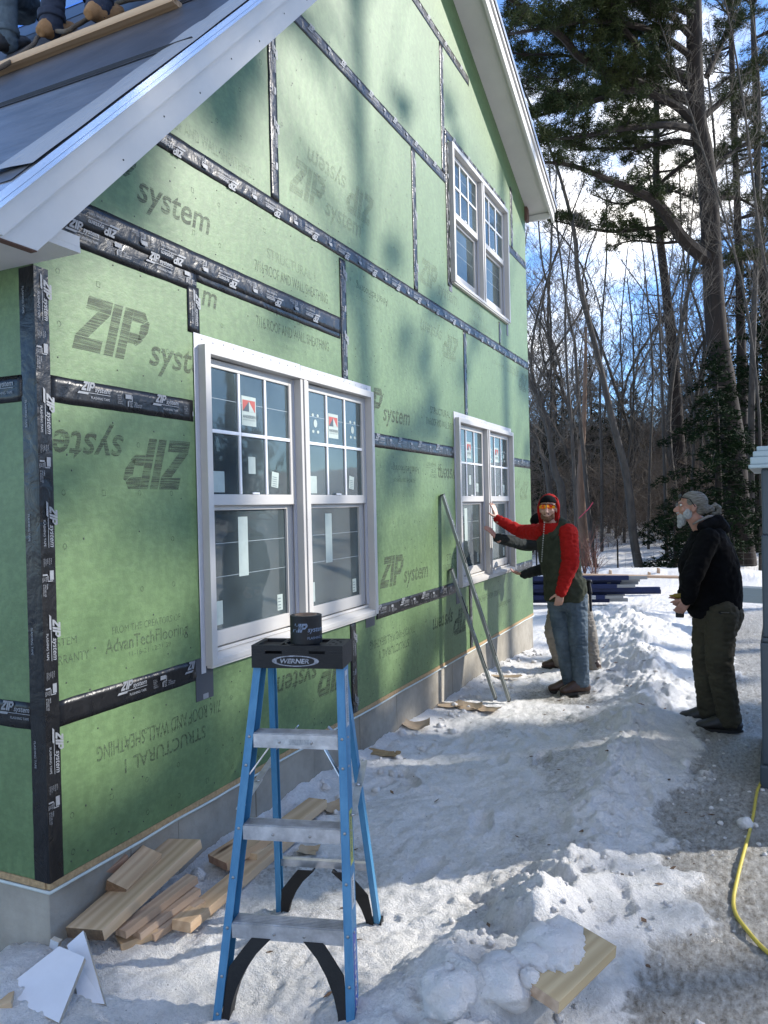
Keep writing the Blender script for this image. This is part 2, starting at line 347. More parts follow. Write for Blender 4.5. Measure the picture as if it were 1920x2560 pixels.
def tape_unit():
    m = MB()
    m.merge(T2(logo2d(.155), .012, .012))
    m.merge(poly2d([(-.008,-.002),(.045,-.002),(.055,.007),(.0,.007)], [(.05,.004),(.165,.004),(.166,.0065),(.05,.0065)]))
    m.merge(T2(text2d('FLASHING TAPE', 0, .01, width=.098), .062, -.017))
    for i, w in enumerate((.022,.024,.02,.026,.03)): m.merge(T2(text2d(('ROLL','ROULE','PARA','APLIC','RODILLO')[i], 0, 0, width=w, height=.0045), .205, .012 - i*.008))
    m.merge(poly2d([(.25,.006),(.285,.006),(.285,.024),(.25,.024)], [(.287,.0),(.291,.0),(.291,.02),(.287,.02)], [(.268,-.004),(.291,-.004),(.291,-.001),(.268,-.001)], [(.262,-.026),(.268,-.026),(.268,-.004),(.262,-.004)]))
    for i, s in enumerate(('ROLL', 'THE', 'TAPE')): m.merge(T2(text2d(s, 0, .01, height=.0055), .273, -.012 - i*.008))
    for i, s in enumerate(('PARA', 'APLICAR USE', 'EL RODILLO')): m.merge(T2(text2d(s, 0, .01, height=.0055), .30, -.009 - i*.008))
    return m
TU = tape_unit()
def tape_strip(parent, a, b, w, normal, flip=False, off=.0022, start=.05, wr=.0012, name='seam_tape', pitch=.42, two=False, lift=0):
    """glossy black tape from a to b (centre line) on a wall whose outward normal is given"""
    a = Vector(a); b = Vector(b); n = Vector(normal); d = (b - a); L_ = d.length; d.normalize(); up = n.cross(d)
    nu = max(2, int(L_/.03)); nv = 4; mb = MB(); vs = []; fs = []
    for i in range(nu+1):
        for j in range(nv+1):
            u = i/nu; v = j/nv - .5; p = a + d*(L_*u) + up*(w*v)
            edge = abs(v) > .49
            k = off + (0 if edge else wr*(.5 + mnoise.noise(p*11)*.8 + .25*mnoise.noise(p*30)))
            if edge: p = p + up*(mnoise.noise(p*9)*.0025)
            vs.append(p + n*k)
    for i in range(nu):
        for j in range(nv): q = i*(nv+1)+j; fs.append((q, q+nv+1, q+nv+2, q+1))
    k = len(vs); ring = [i*(nv+1) for i in range(nu+1)] + [nu*(nv+1)+j for j in range(1,nv+1)] + [i*(nv+1)+nv for i in range(nu-1,-1,-1)] + [j for j in range(nv-1,0,-1)]
    vs += [vs[i] - n*(off-.0002) for i in ring]; nr = len(ring)
    for i in range(nr): fs.append((ring[(i+1)%nr], ring[i], k+i, k+(i+1)%nr))
    mb.add(vs, fs)
    t = obj(name, mb, M_['tape'], parent, smooth=True); t.data.polygons.foreach_set('use_smooth', [i < nu*nv for i in range(len(t.data.polygons))])
    lm = MB(); s = start
    while s < L_ - .02:
        if flip: org = a + d*s; dr = -d; u2 = -up
        else: org = a + d*s; dr = d; u2 = up
        cnt = 2 if two else 1
        for q in range(cnt):
            o2 = org + up*((q-.5*(cnt-1))*w*.5)
            tmp = MB(); place2d(tmp, TU, o2, dr, u2, off + wr*1.9 + .0012)
            # drop what would overhang the ends
            for f, mi in zip(tmp.f, tmp.m):
                vv = [Vector(tmp.v[i]) for i in f]
                ss = [(x - a).dot(d) for x in vv]
                if min(ss) > .004 and max(ss) < L_-.004: lm.add(vv, [tuple(range(len(vv)))])
        s += pitch
    if lm.v: obj('tape_lettering', lm, M_['tink'], t)
    return t

# ------------------------------------------------------------------ HOUSE
FT = .3048
house = empty('house', (0,0,0), 'unfinished house clad in green sheathing with black taped seams, snow at its concrete foundation', 'house')
WL_ = 24*FT                                      # gable wall length along +Y
def zl(y): return 2.45 + 1.01*y                  # underside of the steep rake
def zr(y): return 8.0 - .41*y                    # underside of the shallow rake
PK = (8.0-2.45)/1.42
def zroof(y): return min(zl(y), zr(y)) + .06
wins = [dict(y=.93, z=.615, w=1.85, h=1.535), dict(y=4.565, z=.615, w=1.85, h=1.535), dict(y=4.555, z=3.375, w=1.85, h=1.26)]
def wall_mesh():
    mb = MB(); t = .012
    ys = sorted({0, 8*FT, 16*FT, PK, WL_, *[w['y']+.03 for w in wins], *[w['y']+w['w']-.03 for w in wins], .87*FT*10/10})
    for y0, y1 in zip(ys[:-1], ys[1:]):
        ym = (y0+y1)/2; cuts = [(w['z']+.03, w['z']+w['h']-.03) for w in wins if w['y']+.03-1e-6 < ym < w['y']+w['w']-.03+1e-6]
        segs = []; z = 0.0
        for c0, c1 in sorted(cuts): segs.append((z, c0)); z = c1
        for z0, z1 in segs: mb.prism([(0,y0,z0),(0,y1,z0),(0,y1,z1),(0,y0,z1)][::-1], (-t,0,0))
        mb.prism([(0,y0,z),(0,y1,z),(0,y1,zroof(y1)),(0,y0,zroof(y0))][::-1], (-t,0,0))
    return mb
obj('wall_sheathing', wall_mesh(), M_['green'], house)
m = MB(); m.prism([(-.001,0,0),(-9,0,0),(-9,0,2.3),(-.001,0,2.3)][::-1], (0,.012,0)); obj('wall_sheathing', m, M_['green'], house)
m = MB(); m.box((-9,WL_-.012,0),(-.0125,WL_,4.9)); m.box((-9,.0125,0),(-8.98,WL_-.0125,2.2)); obj('wall_sheathing', m, M_['green'], house)
m = MB(); m.box((-8.9,.15,2.30),(-.15,WL_-.15,2.42)); m.box((-8.9,.15,-.2),(-.15,WL_-.15,-.02)); obj('floor_deck', m, M_['osb'], house)
# interior framing seen through the glass
m = MB()
for w in wins[:2]:
    for yy in (w['y']+.25, w['y']+.92, w['y']+1.6):
        m.box((-1.5,yy,-.0),(-1.41,yy+.09,2.3))
    m.bar((-1.4,w['y']+.95,1.35),(-1.4,w['y']+.45,.95),.09,.05,(1,0,0)); m.bar((-1.4,w['y']+.95,1.35),(-1.4,w['y']+1.5,.9),.09,.05,(1,0,0)); m.bar((-1.4,w['y']+.3,1.75),(-1.4,w['y']+.9,1.5),.09,.05,(1,0,0))
obj('interior_framing', m, M_['pine2'], house)
m = MB(); m.box((-2.6,.1,0),(-2.58,WL_-.1,2.29)); m.box((-2.6,2.5,2.45),(-2.58,WL_-.6,5.0))
obj('interior_partition', m, mat('housewrap', (.34,.36,.37), .7, col2=(.16,.17,.18), vscale=1.5), house)
# board edge and foundation
m = MB(); m.box((-.02,-.0,-.026),(.004,WL_,-.0005)); m.box((-9,-.004,-.026),(-.0205,.02,-.0005)); obj('sill_edge', m, M_['osb'], house)
m = MB()
def waver(a, b, n, nrm):
    pts = [Vector(a).lerp(Vector(b), i/n) for i in range(n+1)]
    pts = [p + Vector(nrm)*(.009 + .006*mnoise.noise(p*3)) + Vector((0,0,-.031 + .006*mnoise.noise(p*2.3))) for p in pts]; m.tube(pts, .006, 6)
waver((0,-.01,0),(0,WL_,0),60,(1,0,0)); waver((0.01,0,0),(-3,0,0),20,(0,-1,0)); obj('sill_seal', m, M_['foam'], house, smooth=True)
m = MB(); y = 0; ys = [0,.42,.72,1.33,1.94,2.55,3.16,3.77,4.38,4.99,5.6,6.21,6.82,WL_-.004]
for a_, b_ in zip(ys[:-1], ys[1:]): m.box((-.25,a_+.0025,-1.6),(-.006 - random.uniform(0,.004),b_-.0025,-.027))
m.box((-.24,.002,-1.6),(-.0125,WL_-.006,-.0275)); m.box((-9,.003,-1.6),(-.2405,.25,-.0272)); m.box((-9,WL_-.25,-1.6),(-.26,WL_-.008,-.027))
obj('foundation', m, M_['conc'], house)
# nail heads and printed layout marks on the panels
m = MB()
for i in range(420):
    yy = random.uniform(.02, WL_-.02); zz = random.uniform(.03, 6.0)
    if zz > zroof(yy)-.3 or any(w['y']-.05 < yy < w['y']+w['w']+.05 and w['z']-.05 < zz < w['z']+w['h']+.05 for w in wins): continue
    m.ell((.001, yy, zz), (.0015, random.uniform(.003,.005), random.uniform(.003,.005)), nu=6, nv=4)
for zz in (.04, .5, .72, 1.72, 1.95, 2.38, 2.62, 2.94, 3.12):
    yy = .1
    while yy < WL_-.05:
        if not any(w['y']-.05 < yy < w['y']+w['w']+.05 and w['z']-.05 < zz < w['z']+w['h']+.05 for w in wins) and zz < zroof(yy)-.2:
            m.ell((.001, yy, zz+random.uniform(-.01,.01)), (.0015,.0035,.0035), nu=6, nv=4)
        yy += random.uniform(.15,.32)
obj('sheathing_nail', m, mat('nail_head', (.03,.035,.03), .5), house)['kind'] = 'stuff'
def clear(y, z, g=.0): return z < zroof(y)-.12 and not any(w['y']-g < y < w['y']+w['w']+g and w['z']-g < z < w['z']+w['h']+g for w in wins)
ring = MB(); sq = MB()
for k in range(12): 
    a0, a1 = 2*math.pi*k/12, 2*math.pi*(k+1)/12
    ring.add([(math.cos(a)*r*.010, math.sin(a)*r*.012, 0) for a, r in ((a0,1),(a1,1),(a1,.72),(a0,.72))], [(0,1,2,3)])
for a_, b_, c_, d_ in ((-1,-1,1,-.76),(-1,.76,1,1),(-1,-.75,-.76,.75),(.76,-.75,1,.75)): sq.add([(a_*.010,b_*.012,0),(c_*.010,b_*.012,0),(c_*.010,d_*.012,0),(a_*.010,d_*.012,0)], [(0,1,2,3)])
m = MB()
for zz in (.07,.21,.42,1.03,1.235,1.44,1.645,2.08,2.28,2.68,2.88,3.3,3.55,3.8,4.5,4.75,5.0):
    i = 0; yy = .11
    while yy < WL_-.05:
        if clear(yy, zz, .06) and random.random() < (.85 if zz < 1.7 else .4): place2d(m, sq if i % 3 == 1 else ring, (.0, yy, zz), (0,1,0), (0,0,1), .0011)
        i += 1; yy += .2032
obj('layout_mark', m, M_['ink2'], house)['kind'] = 'stuff'
def prt(m2s, y, z, flip, mt):
    m = MB()
    for m2 in m2s: place2d(m, m2, (0,y,z), (0,-1 if flip else 1,0), (0,0,-1 if flip else 1), .0008)
    out = MB()
    for f in m.f:
        vv = [Vector(m.v[i]) for i in f]
        if all(clear(v.y, v.z, .01) and .012 < v.y < WL_-.01 for v in vv): out.add(vv, [tuple(range(len(vv)))])
    if out.v: obj('panel_lettering', out, M_[mt], house)
LG = logo2d(.95)
for y, z, fl, mt in ((.17,2.0,0,'ink'),(.86,1.68,1,'ink'),(.12,2.70,0,'ink'),(1.80,3.2,0,'inkf'),(2.59,1.98,0,'ink'),(2.90,.77,0,'ink'),(2.42,.43,1,'ink'),(4.84,.41,1,'ink'),
        (4.72,2.88,1,'inkf'),(3.78,3.18,0,'inkf'),(7.28,2.92,1,'inkf'),(5.05,1.68,1,'ink'),(7.22,1.62,1,'inkf'),(2.95,3.55,1,'inkf')):
    prt([LG], y, z, fl, mt)
prt([text2d('m', .25, .012, height=.075)], .97, 2.35, 0, 'ink')
ADV = [text2d('AdvanTech', 0, .012, width=.285, height=.055), T2(text2d('Flooring', 0, .0, width=.215, height=.055), .295, 0)]
FROM = text2d('FROM THE CREATORS OF', 0, 0, width=.42, height=.030)
DATE = text2d('11-16-21 12:21 39', 0, 0, width=.26, height=.02)
S716 = text2d('7/16 ROOF AND WALL SHEATHING', 0, .008, width=.80, height=.060); STR = text2d('STRUCTURAL 1', 0, .012, width=.53, height=.058)
WAR = [text2d('LIMITED', 0, 0, width=.11, height=.03), T2(text2d('WARRANTY', 0, 0, width=.22, height=.035), 0, -.055), poly2d([(-.05,-.012),(.24,-.012),(.24,-.009),(-.05,-.009)]), T2(text2d('30', 0, .02, height=.06), -.13, -.05), T2(text2d('SYSTEM', 0, 0, width=.14, height=.03), .0, .04)]
prt(ADV, .30, .79, 0, 'ink2'); prt([FROM], .34, .862, 0, 'ink2'); prt([DATE], .43, .755, 0, 'ink2')
prt([T2(text2d('SYSTEM', 0, 0, width=.14, height=.03), -.03, .07), T2(text2d('WARRANTY', 0, 0, width=.22, height=.035), -.05, 0), poly2d([(-.05,.045),(.15,.045),(.15,.048),(-.05,.048)])], .045, .79, 0, 'ink2')
prt([S716], 1.04, .43, 1, 'ink2'); prt([STR], .92, .335, 1, 'ink2'); prt([DATE], .80, .385, 1, 'ink2')
prt([S716], 1.43, 2.64, 0, 'ink2'); prt([STR], 1.55, 2.74, 0, 'inkf'); prt([S716], 1.43, 2.34, 0, 'ink2'); prt([STR], 1.55, 2.435, 0, 'inkf')
prt([STR], 3.97, 2.13, 0, 'ink2'); prt([S716], 3.86, 2.03, 0, 'ink2'); prt(ADV, 3.69, 1.665, 1, 'ink2'); prt([FROM], 3.60, 1.57, 1, 'ink2'); prt(WAR, 4.12-.05, 1.66, 1, 'ink2')
prt([STR], 4.28, .87, 0, 'ink2'); prt([S716], 4.19, .78, 0, 'ink2'); prt([S716], 3.52, .425, 1, 'ink2'); prt([STR], 3.40, .335, 1, 'ink2')
prt(ADV, 3.15, 2.88, 1, 'ink2'); prt([FROM], 3.05, 2.80, 1, 'inkf'); prt(ADV, 6.3, 2.88, 1, 'inkf'); prt([S716], .62, 3.12, 0, 'inkf'); prt(ADV, 7.1, 1.72, 0, 'inkf'); prt([STR], 5.0, 3.2, 0, 'inkf'); prt(ADV, 6.3, .3, 1, 'ink2')
prt([S716], 5.0, 3.1, 0, 'inkf'); prt([S716], 5.9, .45, 1, 'ink2')
# front wall print fragment
m = MB(); place2d(m, zip2d(.2), (-.70,0,.30), (1,0,0), (0,0,1), .0008); obj('panel_lettering', m, M_['ink'], house)
# horizontal seams
X = (1,0,0)
def hseam(z, segs, **k):
    for a_, b_ in segs: tape_strip(house, (0,a_,z), (0,b_,z), k.get('w', .092), X, **{q: v for q, v in k.items() if q != 'w'})
hseam(.61, [(.062,.86)], w=.098, start=.30); hseam(.612, [(2.83,4.50),(6.47,WL_-.003)], w=.098, start=.0)
hseam(1.829, [(.062,.885)], w=.1, start=.13, wr=.002); hseam(1.829, [(2.84,4.53),(6.45,WL_-.003)], w=.1, start=.03, pitch=.40)
hseam(2.452, [(.05,.93)], w=.11, start=.10, wr=.0035, pitch=.44); hseam(2.535, [(.02,8*FT-.052)], w=.105, start=.40, flip=True, wr=.004, off=.006); hseam(2.492, [(.932,8*FT-.055)], w=.085, start=9, wr=.003)
hseam(3.04, [(.50,WL_-.003)], w=.095, start=.36, flip=True, wr=.004)
hseam(4.267, [(1.70,4.50),(6.47,WL_-.003)], w=.09, start=.35, wr=.003)
hseam(5.49, [(2.95,5.2)], w=.09, start=.3)
def vseam(y, z0, z1, **k): tape_strip(house, (0,y,z1), (0,y,z0), k.get('w', .085), X, start=k.get('start', .05), wr=k.get('wr', .0015), off=.0032)
vseam(.905, 2.20, 2.42, start=.02); vseam(8*FT, 2.175, 2.98, wr=.003); vseam(8*FT, 1.83-.0, 2.17) if 0 else None
vseam(8*FT+.03, .0, .60, start=.06); vseam(4.905, .0, .60); vseam(4.90, 2.18, 2.99); vseam(1.645, 3.09, 4.02, wr=.003); vseam(3.71, 3.09, 4.22)
vseam(4.42, 4.31, 5.44, wr=.003); vseam(6.68, 4.31, 5.0); vseam(6.09, 3.09, 3.33, w=.05); vseam(4.50, 3.32, 4.68, w=.075, start=.1, wr=.004)
tape_strip(house, (0,4.47,4.69),(0,6.42,4.69), .08, X, start=.2, wr=.003)
# corner tape wraps both faces
t = MB(); 
def corner_tape():
    mb = MB(); nz_ = 70; vs = []; fs = []
    prof = [(-.075,-.0025),(-.04,-.0045),(-.006,-.006),(.0055,-.0055),(.006,.006),(.0045,.03),(.0025,.062)]
    for i in range(nz_+1):
        z = .0 + 2.27*i/nz_
        for x, y in prof: vs.append((x + .0012*mnoise.noise(Vector((x*30,y*30,z*14))), y + .0012*mnoise.noise(Vector((x*30+5,y*30,z*14))), z))
    k = len(prof)
    for i in range(nz_):
        for j in range(k-1): fs.append((i*k+j, i*k+j+1, (i+1)*k+j+1, (i+1)*k+j))
    mb.add(vs, fs); return mb
ct = obj('corner_tape', corner_tape(), M_['tape'], house)
m = MB(); s = 2.24
while s > .35:
    place2d(m, TU, (0, .024, s), (0,0,-1), (0,1,0), .0078); s -= .42
obj('tape_lettering', m, M_['tink'], ct)
m = MB(); s = 2.22
while s > .35:
    place2d(m, T2(text2d('FLASHING TAPE', 0, .01, width=.10), .02, 0), (-.055,0,s), (0,0,-1), (1,0,0), .0068); s -= .42
obj('tape_lettering', m, M_['tink'], ct)
for z in (.61,1.829): tape_strip(house, (-3.0,0,z),(-.070,0,z), .1, (0,-1,0), start=2.76 if z < 1 else .2)
# flashing scraps under window corners
mt_ = mat('grey_flashing', (.045,.05,.06), .5)
for q in ((.855,.46,.985,.66),(2.66,.53,2.80,.62),(4.50,.46,4.60,.62),(4.50,3.28,4.58,3.40),(6.37,3.24,6.44,3.37)):
    m = MB(); m.box((.0006,q[0],q[1]),(.003,q[2],q[3])); obj('sill_flashing', m, mt_, house)
m = MB(); m.box((.0032,.905,.462),(.0036,.945,.487)); f = obj('flashing_label', m, M_['tink'], house)

# ---- windows
def glass_mat():
    m = bpy.data.materials.new('window_glass'); m.use_nodes = True
    N, L = m.node_tree.nodes, m.node_tree.links; out = N['Material Output']; N.remove(N['Principled BSDF'])
    tr = N.new('ShaderNodeBsdfTransparent'); tr.inputs['Color'].default_value = (.50,.62,.63,1)
    gl = N.new('ShaderNodeBsdfGlossy'); gl.inputs['Color'].default_value = (.72,.74,.70,1); gl.inputs['Roughness'].default_value = .03
    df = N.new('ShaderNodeBsdfDiffuse'); df.inputs['Color'].default_value = (.34,.44,.46,1)
    fr = N.new('ShaderNodeFresnel'); fr.inputs['IOR'].default_value = 1.65
    m1 = N.new('ShaderNodeMixShader'); t = N.new('ShaderNodeTexCoord'); n = N.new('ShaderNodeTexNoise'); n.inputs['Scale'].default_value = 2.2; n.inputs['Detail'].default_value = 3
    L.new(t.outputs['Object'], n.inputs['Vector']); mr_ = N.new('ShaderNodeMapRange'); mr_.inputs['From Min'].default_value = .3; mr_.inputs['From Max'].default_value = .7; mr_.inputs['To Min'].default_value = .10; mr_.inputs['To Max'].default_value = .25
    L.new(n.outputs['Fac'], mr_.inputs['Value']); L.new(mr_.outputs[0], m1.inputs[0]); L.new(tr.outputs[0], m1.inputs[1]); L.new(df.outputs[0], m1.inputs[2])
    m2 = N.new('ShaderNodeMixShader'); L.new(fr.outputs[0], m2.inputs[0]); L.new(m1.outputs[0], m2.inputs[1]); L.new(gl.outputs[0], m2.inputs[2]); L.new(m2.outputs[0], out.inputs['Surface'])
    bp = N.new('ShaderNodeBump'); bp.inputs['Strength'].default_value = .06; bp.inputs['Distance'].default_value = .02; L.new(n.outputs['Fac'], bp.inputs['Height']); L.new(bp.outputs[0], gl.inputs['Normal'])
    return m
M_['glass'] = glass_mat()
M_['grille'] = mat('grille_bar', (.66,.66,.67), .4); M_['paper'] = mat('paper_sticker', (.34,.40,.37), .7, var=.08, vscale=30); M_['pgrey'] = mat('sticker_print', (.10,.13,.14), .7)
M_['red'] = mat('sticker_red', (.33,.05,.04), .6); M_['navy'] = mat('sticker_dark', (.03,.05,.07), .6); M_['alflange'] = mat('nailing_flange', (.42,.42,.44), .5, var=.06, vscale=20)
M_['track'] = mat('jamb_liner', (.40,.41,.46), .45)
def double_window(w, idx):
    Y0, Z0, Wd, Hd = w['y'], w['z'], w['w'], w['h']; pr = .045; fw_ = .042
    fr = MB()
    def bx(x0, y0, z0, x1, y1, z1, mb=None): (mb or fr).box((x0, Y0+y0, Z0+z0), (x1, Y0+y1, Z0+z1))
    # outer frame: moulded face with a step, jamb behind
    bx(-.09,0,.0,pr,fw_,Hd); bx(-.09,Wd-fw_,0,pr,Wd,Hd); bx(-.09,fw_,Hd-fw_,pr,Wd-fw_,Hd); 
    bx(-.09,fw_,0,pr-.004,Wd-fw_,.028)
    mc = Wd/2; bx(-.09,mc-.045,.03,pr-.006,mc+.045,Hd-fw_-.001); bx(pr-.0055,mc-.016,.03,pr+.002,mc+.016,Hd-fw_-.001)
    root = obj('window', fr, M_['vinyl'], house, bevel=.003)
    # sloping sill
    sl = MB(); sl.prism([(pr-.005, Y0+fw_, Z0+.028),(pr-.005, Y0+Wd-fw_, Z0+.028),(-.075, Y0+Wd-fw_, Z0+.065),(-.075, Y0+fw_, Z0+.065)], (0,0,-.012))
    sl.box((-.02,Y0+fw_+.001,Z0+.05),(-.012,Y0+mc-.046,Z0+.066)); sl.box((-.02,Y0+mc+.046,Z0+.05),(-.012,Y0+Wd-fw_-.001,Z0+.066))
    sl.box((.0005,Y0+.01,Z0-.012),(pr-.012,Y0+Wd-.01,Z0-.001)); obj('sill', sl, M_['white'], root, bevel=.002)
    fl = MB(); fl.box((.0035,Y0-.032,Z0+Hd-.02),(.0050,Y0+mc+.01,Z0+Hd+.052)); fl.box((.0042,Y0+mc+.012,Z0+Hd-.02),(.0058,Y0+Wd+.035,Z0+Hd+.048)); fl.box((.0035,Y0-.034,Z0-.03),(.0050,Y0-.001,Z0+Hd-.021)); fl.box((.0035,Y0+Wd+.001,Z0-.01),(.0050,Y0+Wd+.03,Z0+Hd-.022))
    for k in range(22): fl.ell((.006, Y0+.03+k*(Wd-.06)/21, Z0+Hd+.03+random.uniform(-.006,.006)), (.003,.004,.004), nu=8, nv=4)
    if idx < 2: obj('nailing_flange', fl, M_['alflange'], root)
    mid = Hd*.50
    for k, (a, b) in enumerate(((fw_, mc-.045), (mc+.045, Wd-fw_))):
        # jamb liner ribs both sides
        for side in (0, 1):
            jl = MB()
            for q, xx in enumerate((-.012,-.038,-.064)):
                yy = a+.0015 if side == 0 else b-.0135
                jl.box((xx-.008,Y0+yy,Z0+.07),(xx+.006,Y0+yy+.012,Z0+Hd-fw_-.002))
            obj('jamb_liner', jl, M_['track'], root)
        # upper sash (outer)
        s = MB(); x0, x1 = -.032, -.006; A, B = a+.014, b-.014; top = Hd-fw_-.004
        def sb(y0, z0, y1, z1, xa=x0, xb=x1, mb=s): mb.box((xa,Y0+y0,Z0+z0),(xb,Y0+y1,Z0+z1))
        st = .042
        sb(A, mid, A+st, top); sb(B-st, mid, B, top); sb(A+st, top-st, B-st, top); sb(A+st, mid, B-st, mid+.055, x0, x1+.004)
        us = obj('upper_sash', s, M_['vinyl'], root, bevel=.003)
        g = MB(); gx = -.016; g.box((gx-.003,Y0+A+st,Z0+mid+.055),(gx,Y0+B-st,Z0+top-st)); pane = obj('pane', g, M_['glass'], root)
        gr = MB(); ww = (B-A-2*st); hh = top-st-mid-.055
        for i in (1,2): gr.box((gx-.002,Y0+A+st+ww*i/3-.009,Z0+mid+.056),(gx+.009,Y0+A+st+ww*i/3+.009,Z0+top-st-.001))
        for i in range(3): gr.box((gx-.002,Y0+A+st+ww*i/3+(.0095 if i else .0005),Z0+mid+.055+hh/2-.009),(gx+.010,Y0+A+st+ww*(i+1)/3-(.0095 if i<2 else .0005),Z0+mid+.055+hh/2+.009))
        obj('grille', gr, M_['grille'], root, bevel=.003)
        # lower sash (inner)
        s2 = MB(); xa, xb = -.062, -.036; A2, B2 = A+.0, B-.0; bot = .068
        for q in ((A2,bot,A2+.05,mid+.03),(B2-.05,bot,B2,mid+.03),(A2+.05,mid-.025,B2-.05,mid+.03),(A2+.05,bot,B2-.05,bot+.075)): s2.box((xa,Y0+q[0],Z0+q[1]),(xb,Y0+q[2],Z0+q[3]))
        obj('lower_sash', s2, M_['vinyl'], root, bevel=.003)
        g = MB(); gx2 = -.05; g.box((gx2-.003,Y0+A2+.05,Z0+bot+.075),(gx2,Y0+B2-.05,Z0+mid-.025)); obj('pane', g, M_['glass'], root)
        # film seams and stickers on the glass
        fs = MB()
        for z in (mid+.055+hh*.76,): fs.box((gx+.0004,Y0+A+st,Z0+z),(gx+.0009,Y0+B-st,Z0+z+.002))
        h2 = mid-.1-bot
        for z in (bot+.075+h2*.72, bot+.075+h2*.44): fs.box((gx2+.0004,Y0+A2+.05,Z0+z),(gx2+.0009,Y0+B2-.05,Z0+z+.0022))
        obj('film_seam', fs, mat('film_edge', (.33,.38,.40), .5) if 'film_edge' not in bpy.data.materials else bpy.data.materials['film_edge'], root)
        cards = []; st_ = MB(); cw = ww/3
        def newcard():
            nonlocal_ = MB(); cards.append(nonlocal_); return nonlocal_
        def card(mb, y, z, w_, h_, x=gx, tilt=0, mi=0): 
            c = Vector((x+.0012, Y0+y, Z0+z)); dy = Vector((0,math.cos(tilt),math.sin(tilt))); dz = Vector((0,-math.sin(tilt),math.cos(tilt)))
            mb.add([c, c+dy*w_, c+dy*w_+dz*h_, c+dz*h_], [(0,1,2,3)], mi)
        yb = A+st+cw*1.12; zb = mid+.055+hh*.58
        st_ = newcard(); card(st_, yb, zb, .13, .155)
        c0 = Vector((gx+.0018, Y0+yb, Z0+zb))
        def tri(pts, mi): st_.add([c0+Vector((0,p[0],p[1])) for p in pts], [tuple(range(len(pts)))], mi)
        tri([(.008,.075),(.122,.075),(.122,.135),(.008,.135)], 1); c0.x += .0005
        tri([(.008,.075),(.065,.075),(.065,.13)], 2); tri([(.065,.075),(.115,.075),(.065,.13)], 0)
        place2d(st_, text2d('ANDERSEN', 0, .012, width=.115, height=.017), c0+Vector((0,.008,.04)), (0,1,0), (0,0,1), 0, 3)
        place2d(st_, text2d('WINDOWS & DOORS', 0, 0, width=.115, height=.006), c0+Vector((0,.008,.028)), (0,1,0), (0,0,1), 0, 3)
        card(newcard(), A+st+.004, mid+.065, .105, .105); (card(newcard(), A+st+cw*1.32, mid+.165, .065, .09) if k == 0 else None); st_ = newcard(); card(st_, A+st+cw*2.2, mid+.10, .07, .085, tilt=-.12)
        for r_ in range(5): card(st_, A+st+cw*2.2+.012, mid+.105+r_*.012, .045, .004, x=gx+.0006, tilt=-.12, mi=3)
        xq = gx2; card(newcard(), A2+.056, bot+.10, .10, .12, x=xq); card(newcard(), A2+.05+cw*1.05, bot+.075+h2*.42, .085, h2*.52, x=xq); st_ = newcard(); card(st_, B2-.15, bot+.10, .055, .09, x=xq); 
        for r_ in range(4): card(st_, B2-.145, bot+.11+r_*.018, .03, .006, x=xq+.0006, mi=3)
        if k == 1:
            for cc in (A+st+cw*.45, A+st+cw*2.5):
                st_ = newcard()
                for (dy_, dz_, r1, r2) in ((0,.0,.022,.026),(-.03,.05,.014,.010),(.03,.05,.014,.010),(-.028,-.05,.014,.010),(.03,-.05,.016,.010)):
                    z1 = mid+.055+hh*.70
                    st_.add([Vector((gx+.0012, Y0+cc+dy_+r1*math.cos(t_*math.pi/4), Z0+z1+dz_+r2*math.sin(t_*math.pi/4))) for t_ in range(8)], [tuple(range(8))])
        if idx < 2:
            for st_ in cards: obj('sticker', st_, [M_['paper'], M_['red'], M_['navy'], M_['pgrey']], root)
        ll = MB(); ll.box((x1+.001,Y0+A+ww*.5+st-.03,Z0+mid+.056),(x1+.008,Y0+A+ww*.5+st+.03,Z0+mid+.066)); obj('sash_lock', ll, M_['grille'], root)
for i, w in enumerate(wins): double_window(w, i)

# ---- rake boards, soffits, roof
OX = .30
def rake_l():
    """steep side: three stepped boards, plumb face at x=OX, level cut at the eave"""
    b0 = MB(); zc = 2.205; yp = PK
    k = math.sqrt(1+1.01**2)
    def band(o0, o1, x0, x1, mb):
        y0 = (zc - 2.45 - o0*k)/1.01; y1 = (zc-2.45-o1*k)/1.01
        y1 = max(y1, -.60)
        P = [(x0, y0, zc), (x0, yp, zl(yp)+o0*k), (x0, yp, zl(yp)+o1*k), (x0, y1, 2.45+1.01*y1+o1*k)]
        mb.prism(P, (x1-x0,0,0))
    band(0, .10, OX-.03, OX, b0); obj('rake_board', b0, M_['white'], house)
    b1 = MB(); band(.103, .165, OX-.03, OX+.024, b1); obj('rake_board', b1, M_['white'], house)
    b2 = MB(); band(.169, .182, OX-.03, OX+.042, b2); band(.185, .205, OX-.02, OX+.05, b2); obj('drip_edge', b2, mat('white_metal_edge', (.72,.74,.8), .16, .6), house)
    e = MB(); y0 = -.2425; e.box((OX-.029,y0-.14,zc-.0045),(OX-.001,y0-.001,zc-.0005)); obj('board_end', e, mat('brown_cut_end', (.10,.05,.035), .8), house)
    so = MB(); so.prism([(0.0,0.0,2.46),(0.0,yp,zl(yp)+.012),(0.0,yp,zl(yp)+.03),(0.0,0.0,2.478)], (OX-.0305,0,0)); obj('rake_soffit', so, M_['white'], house)
rake_l()
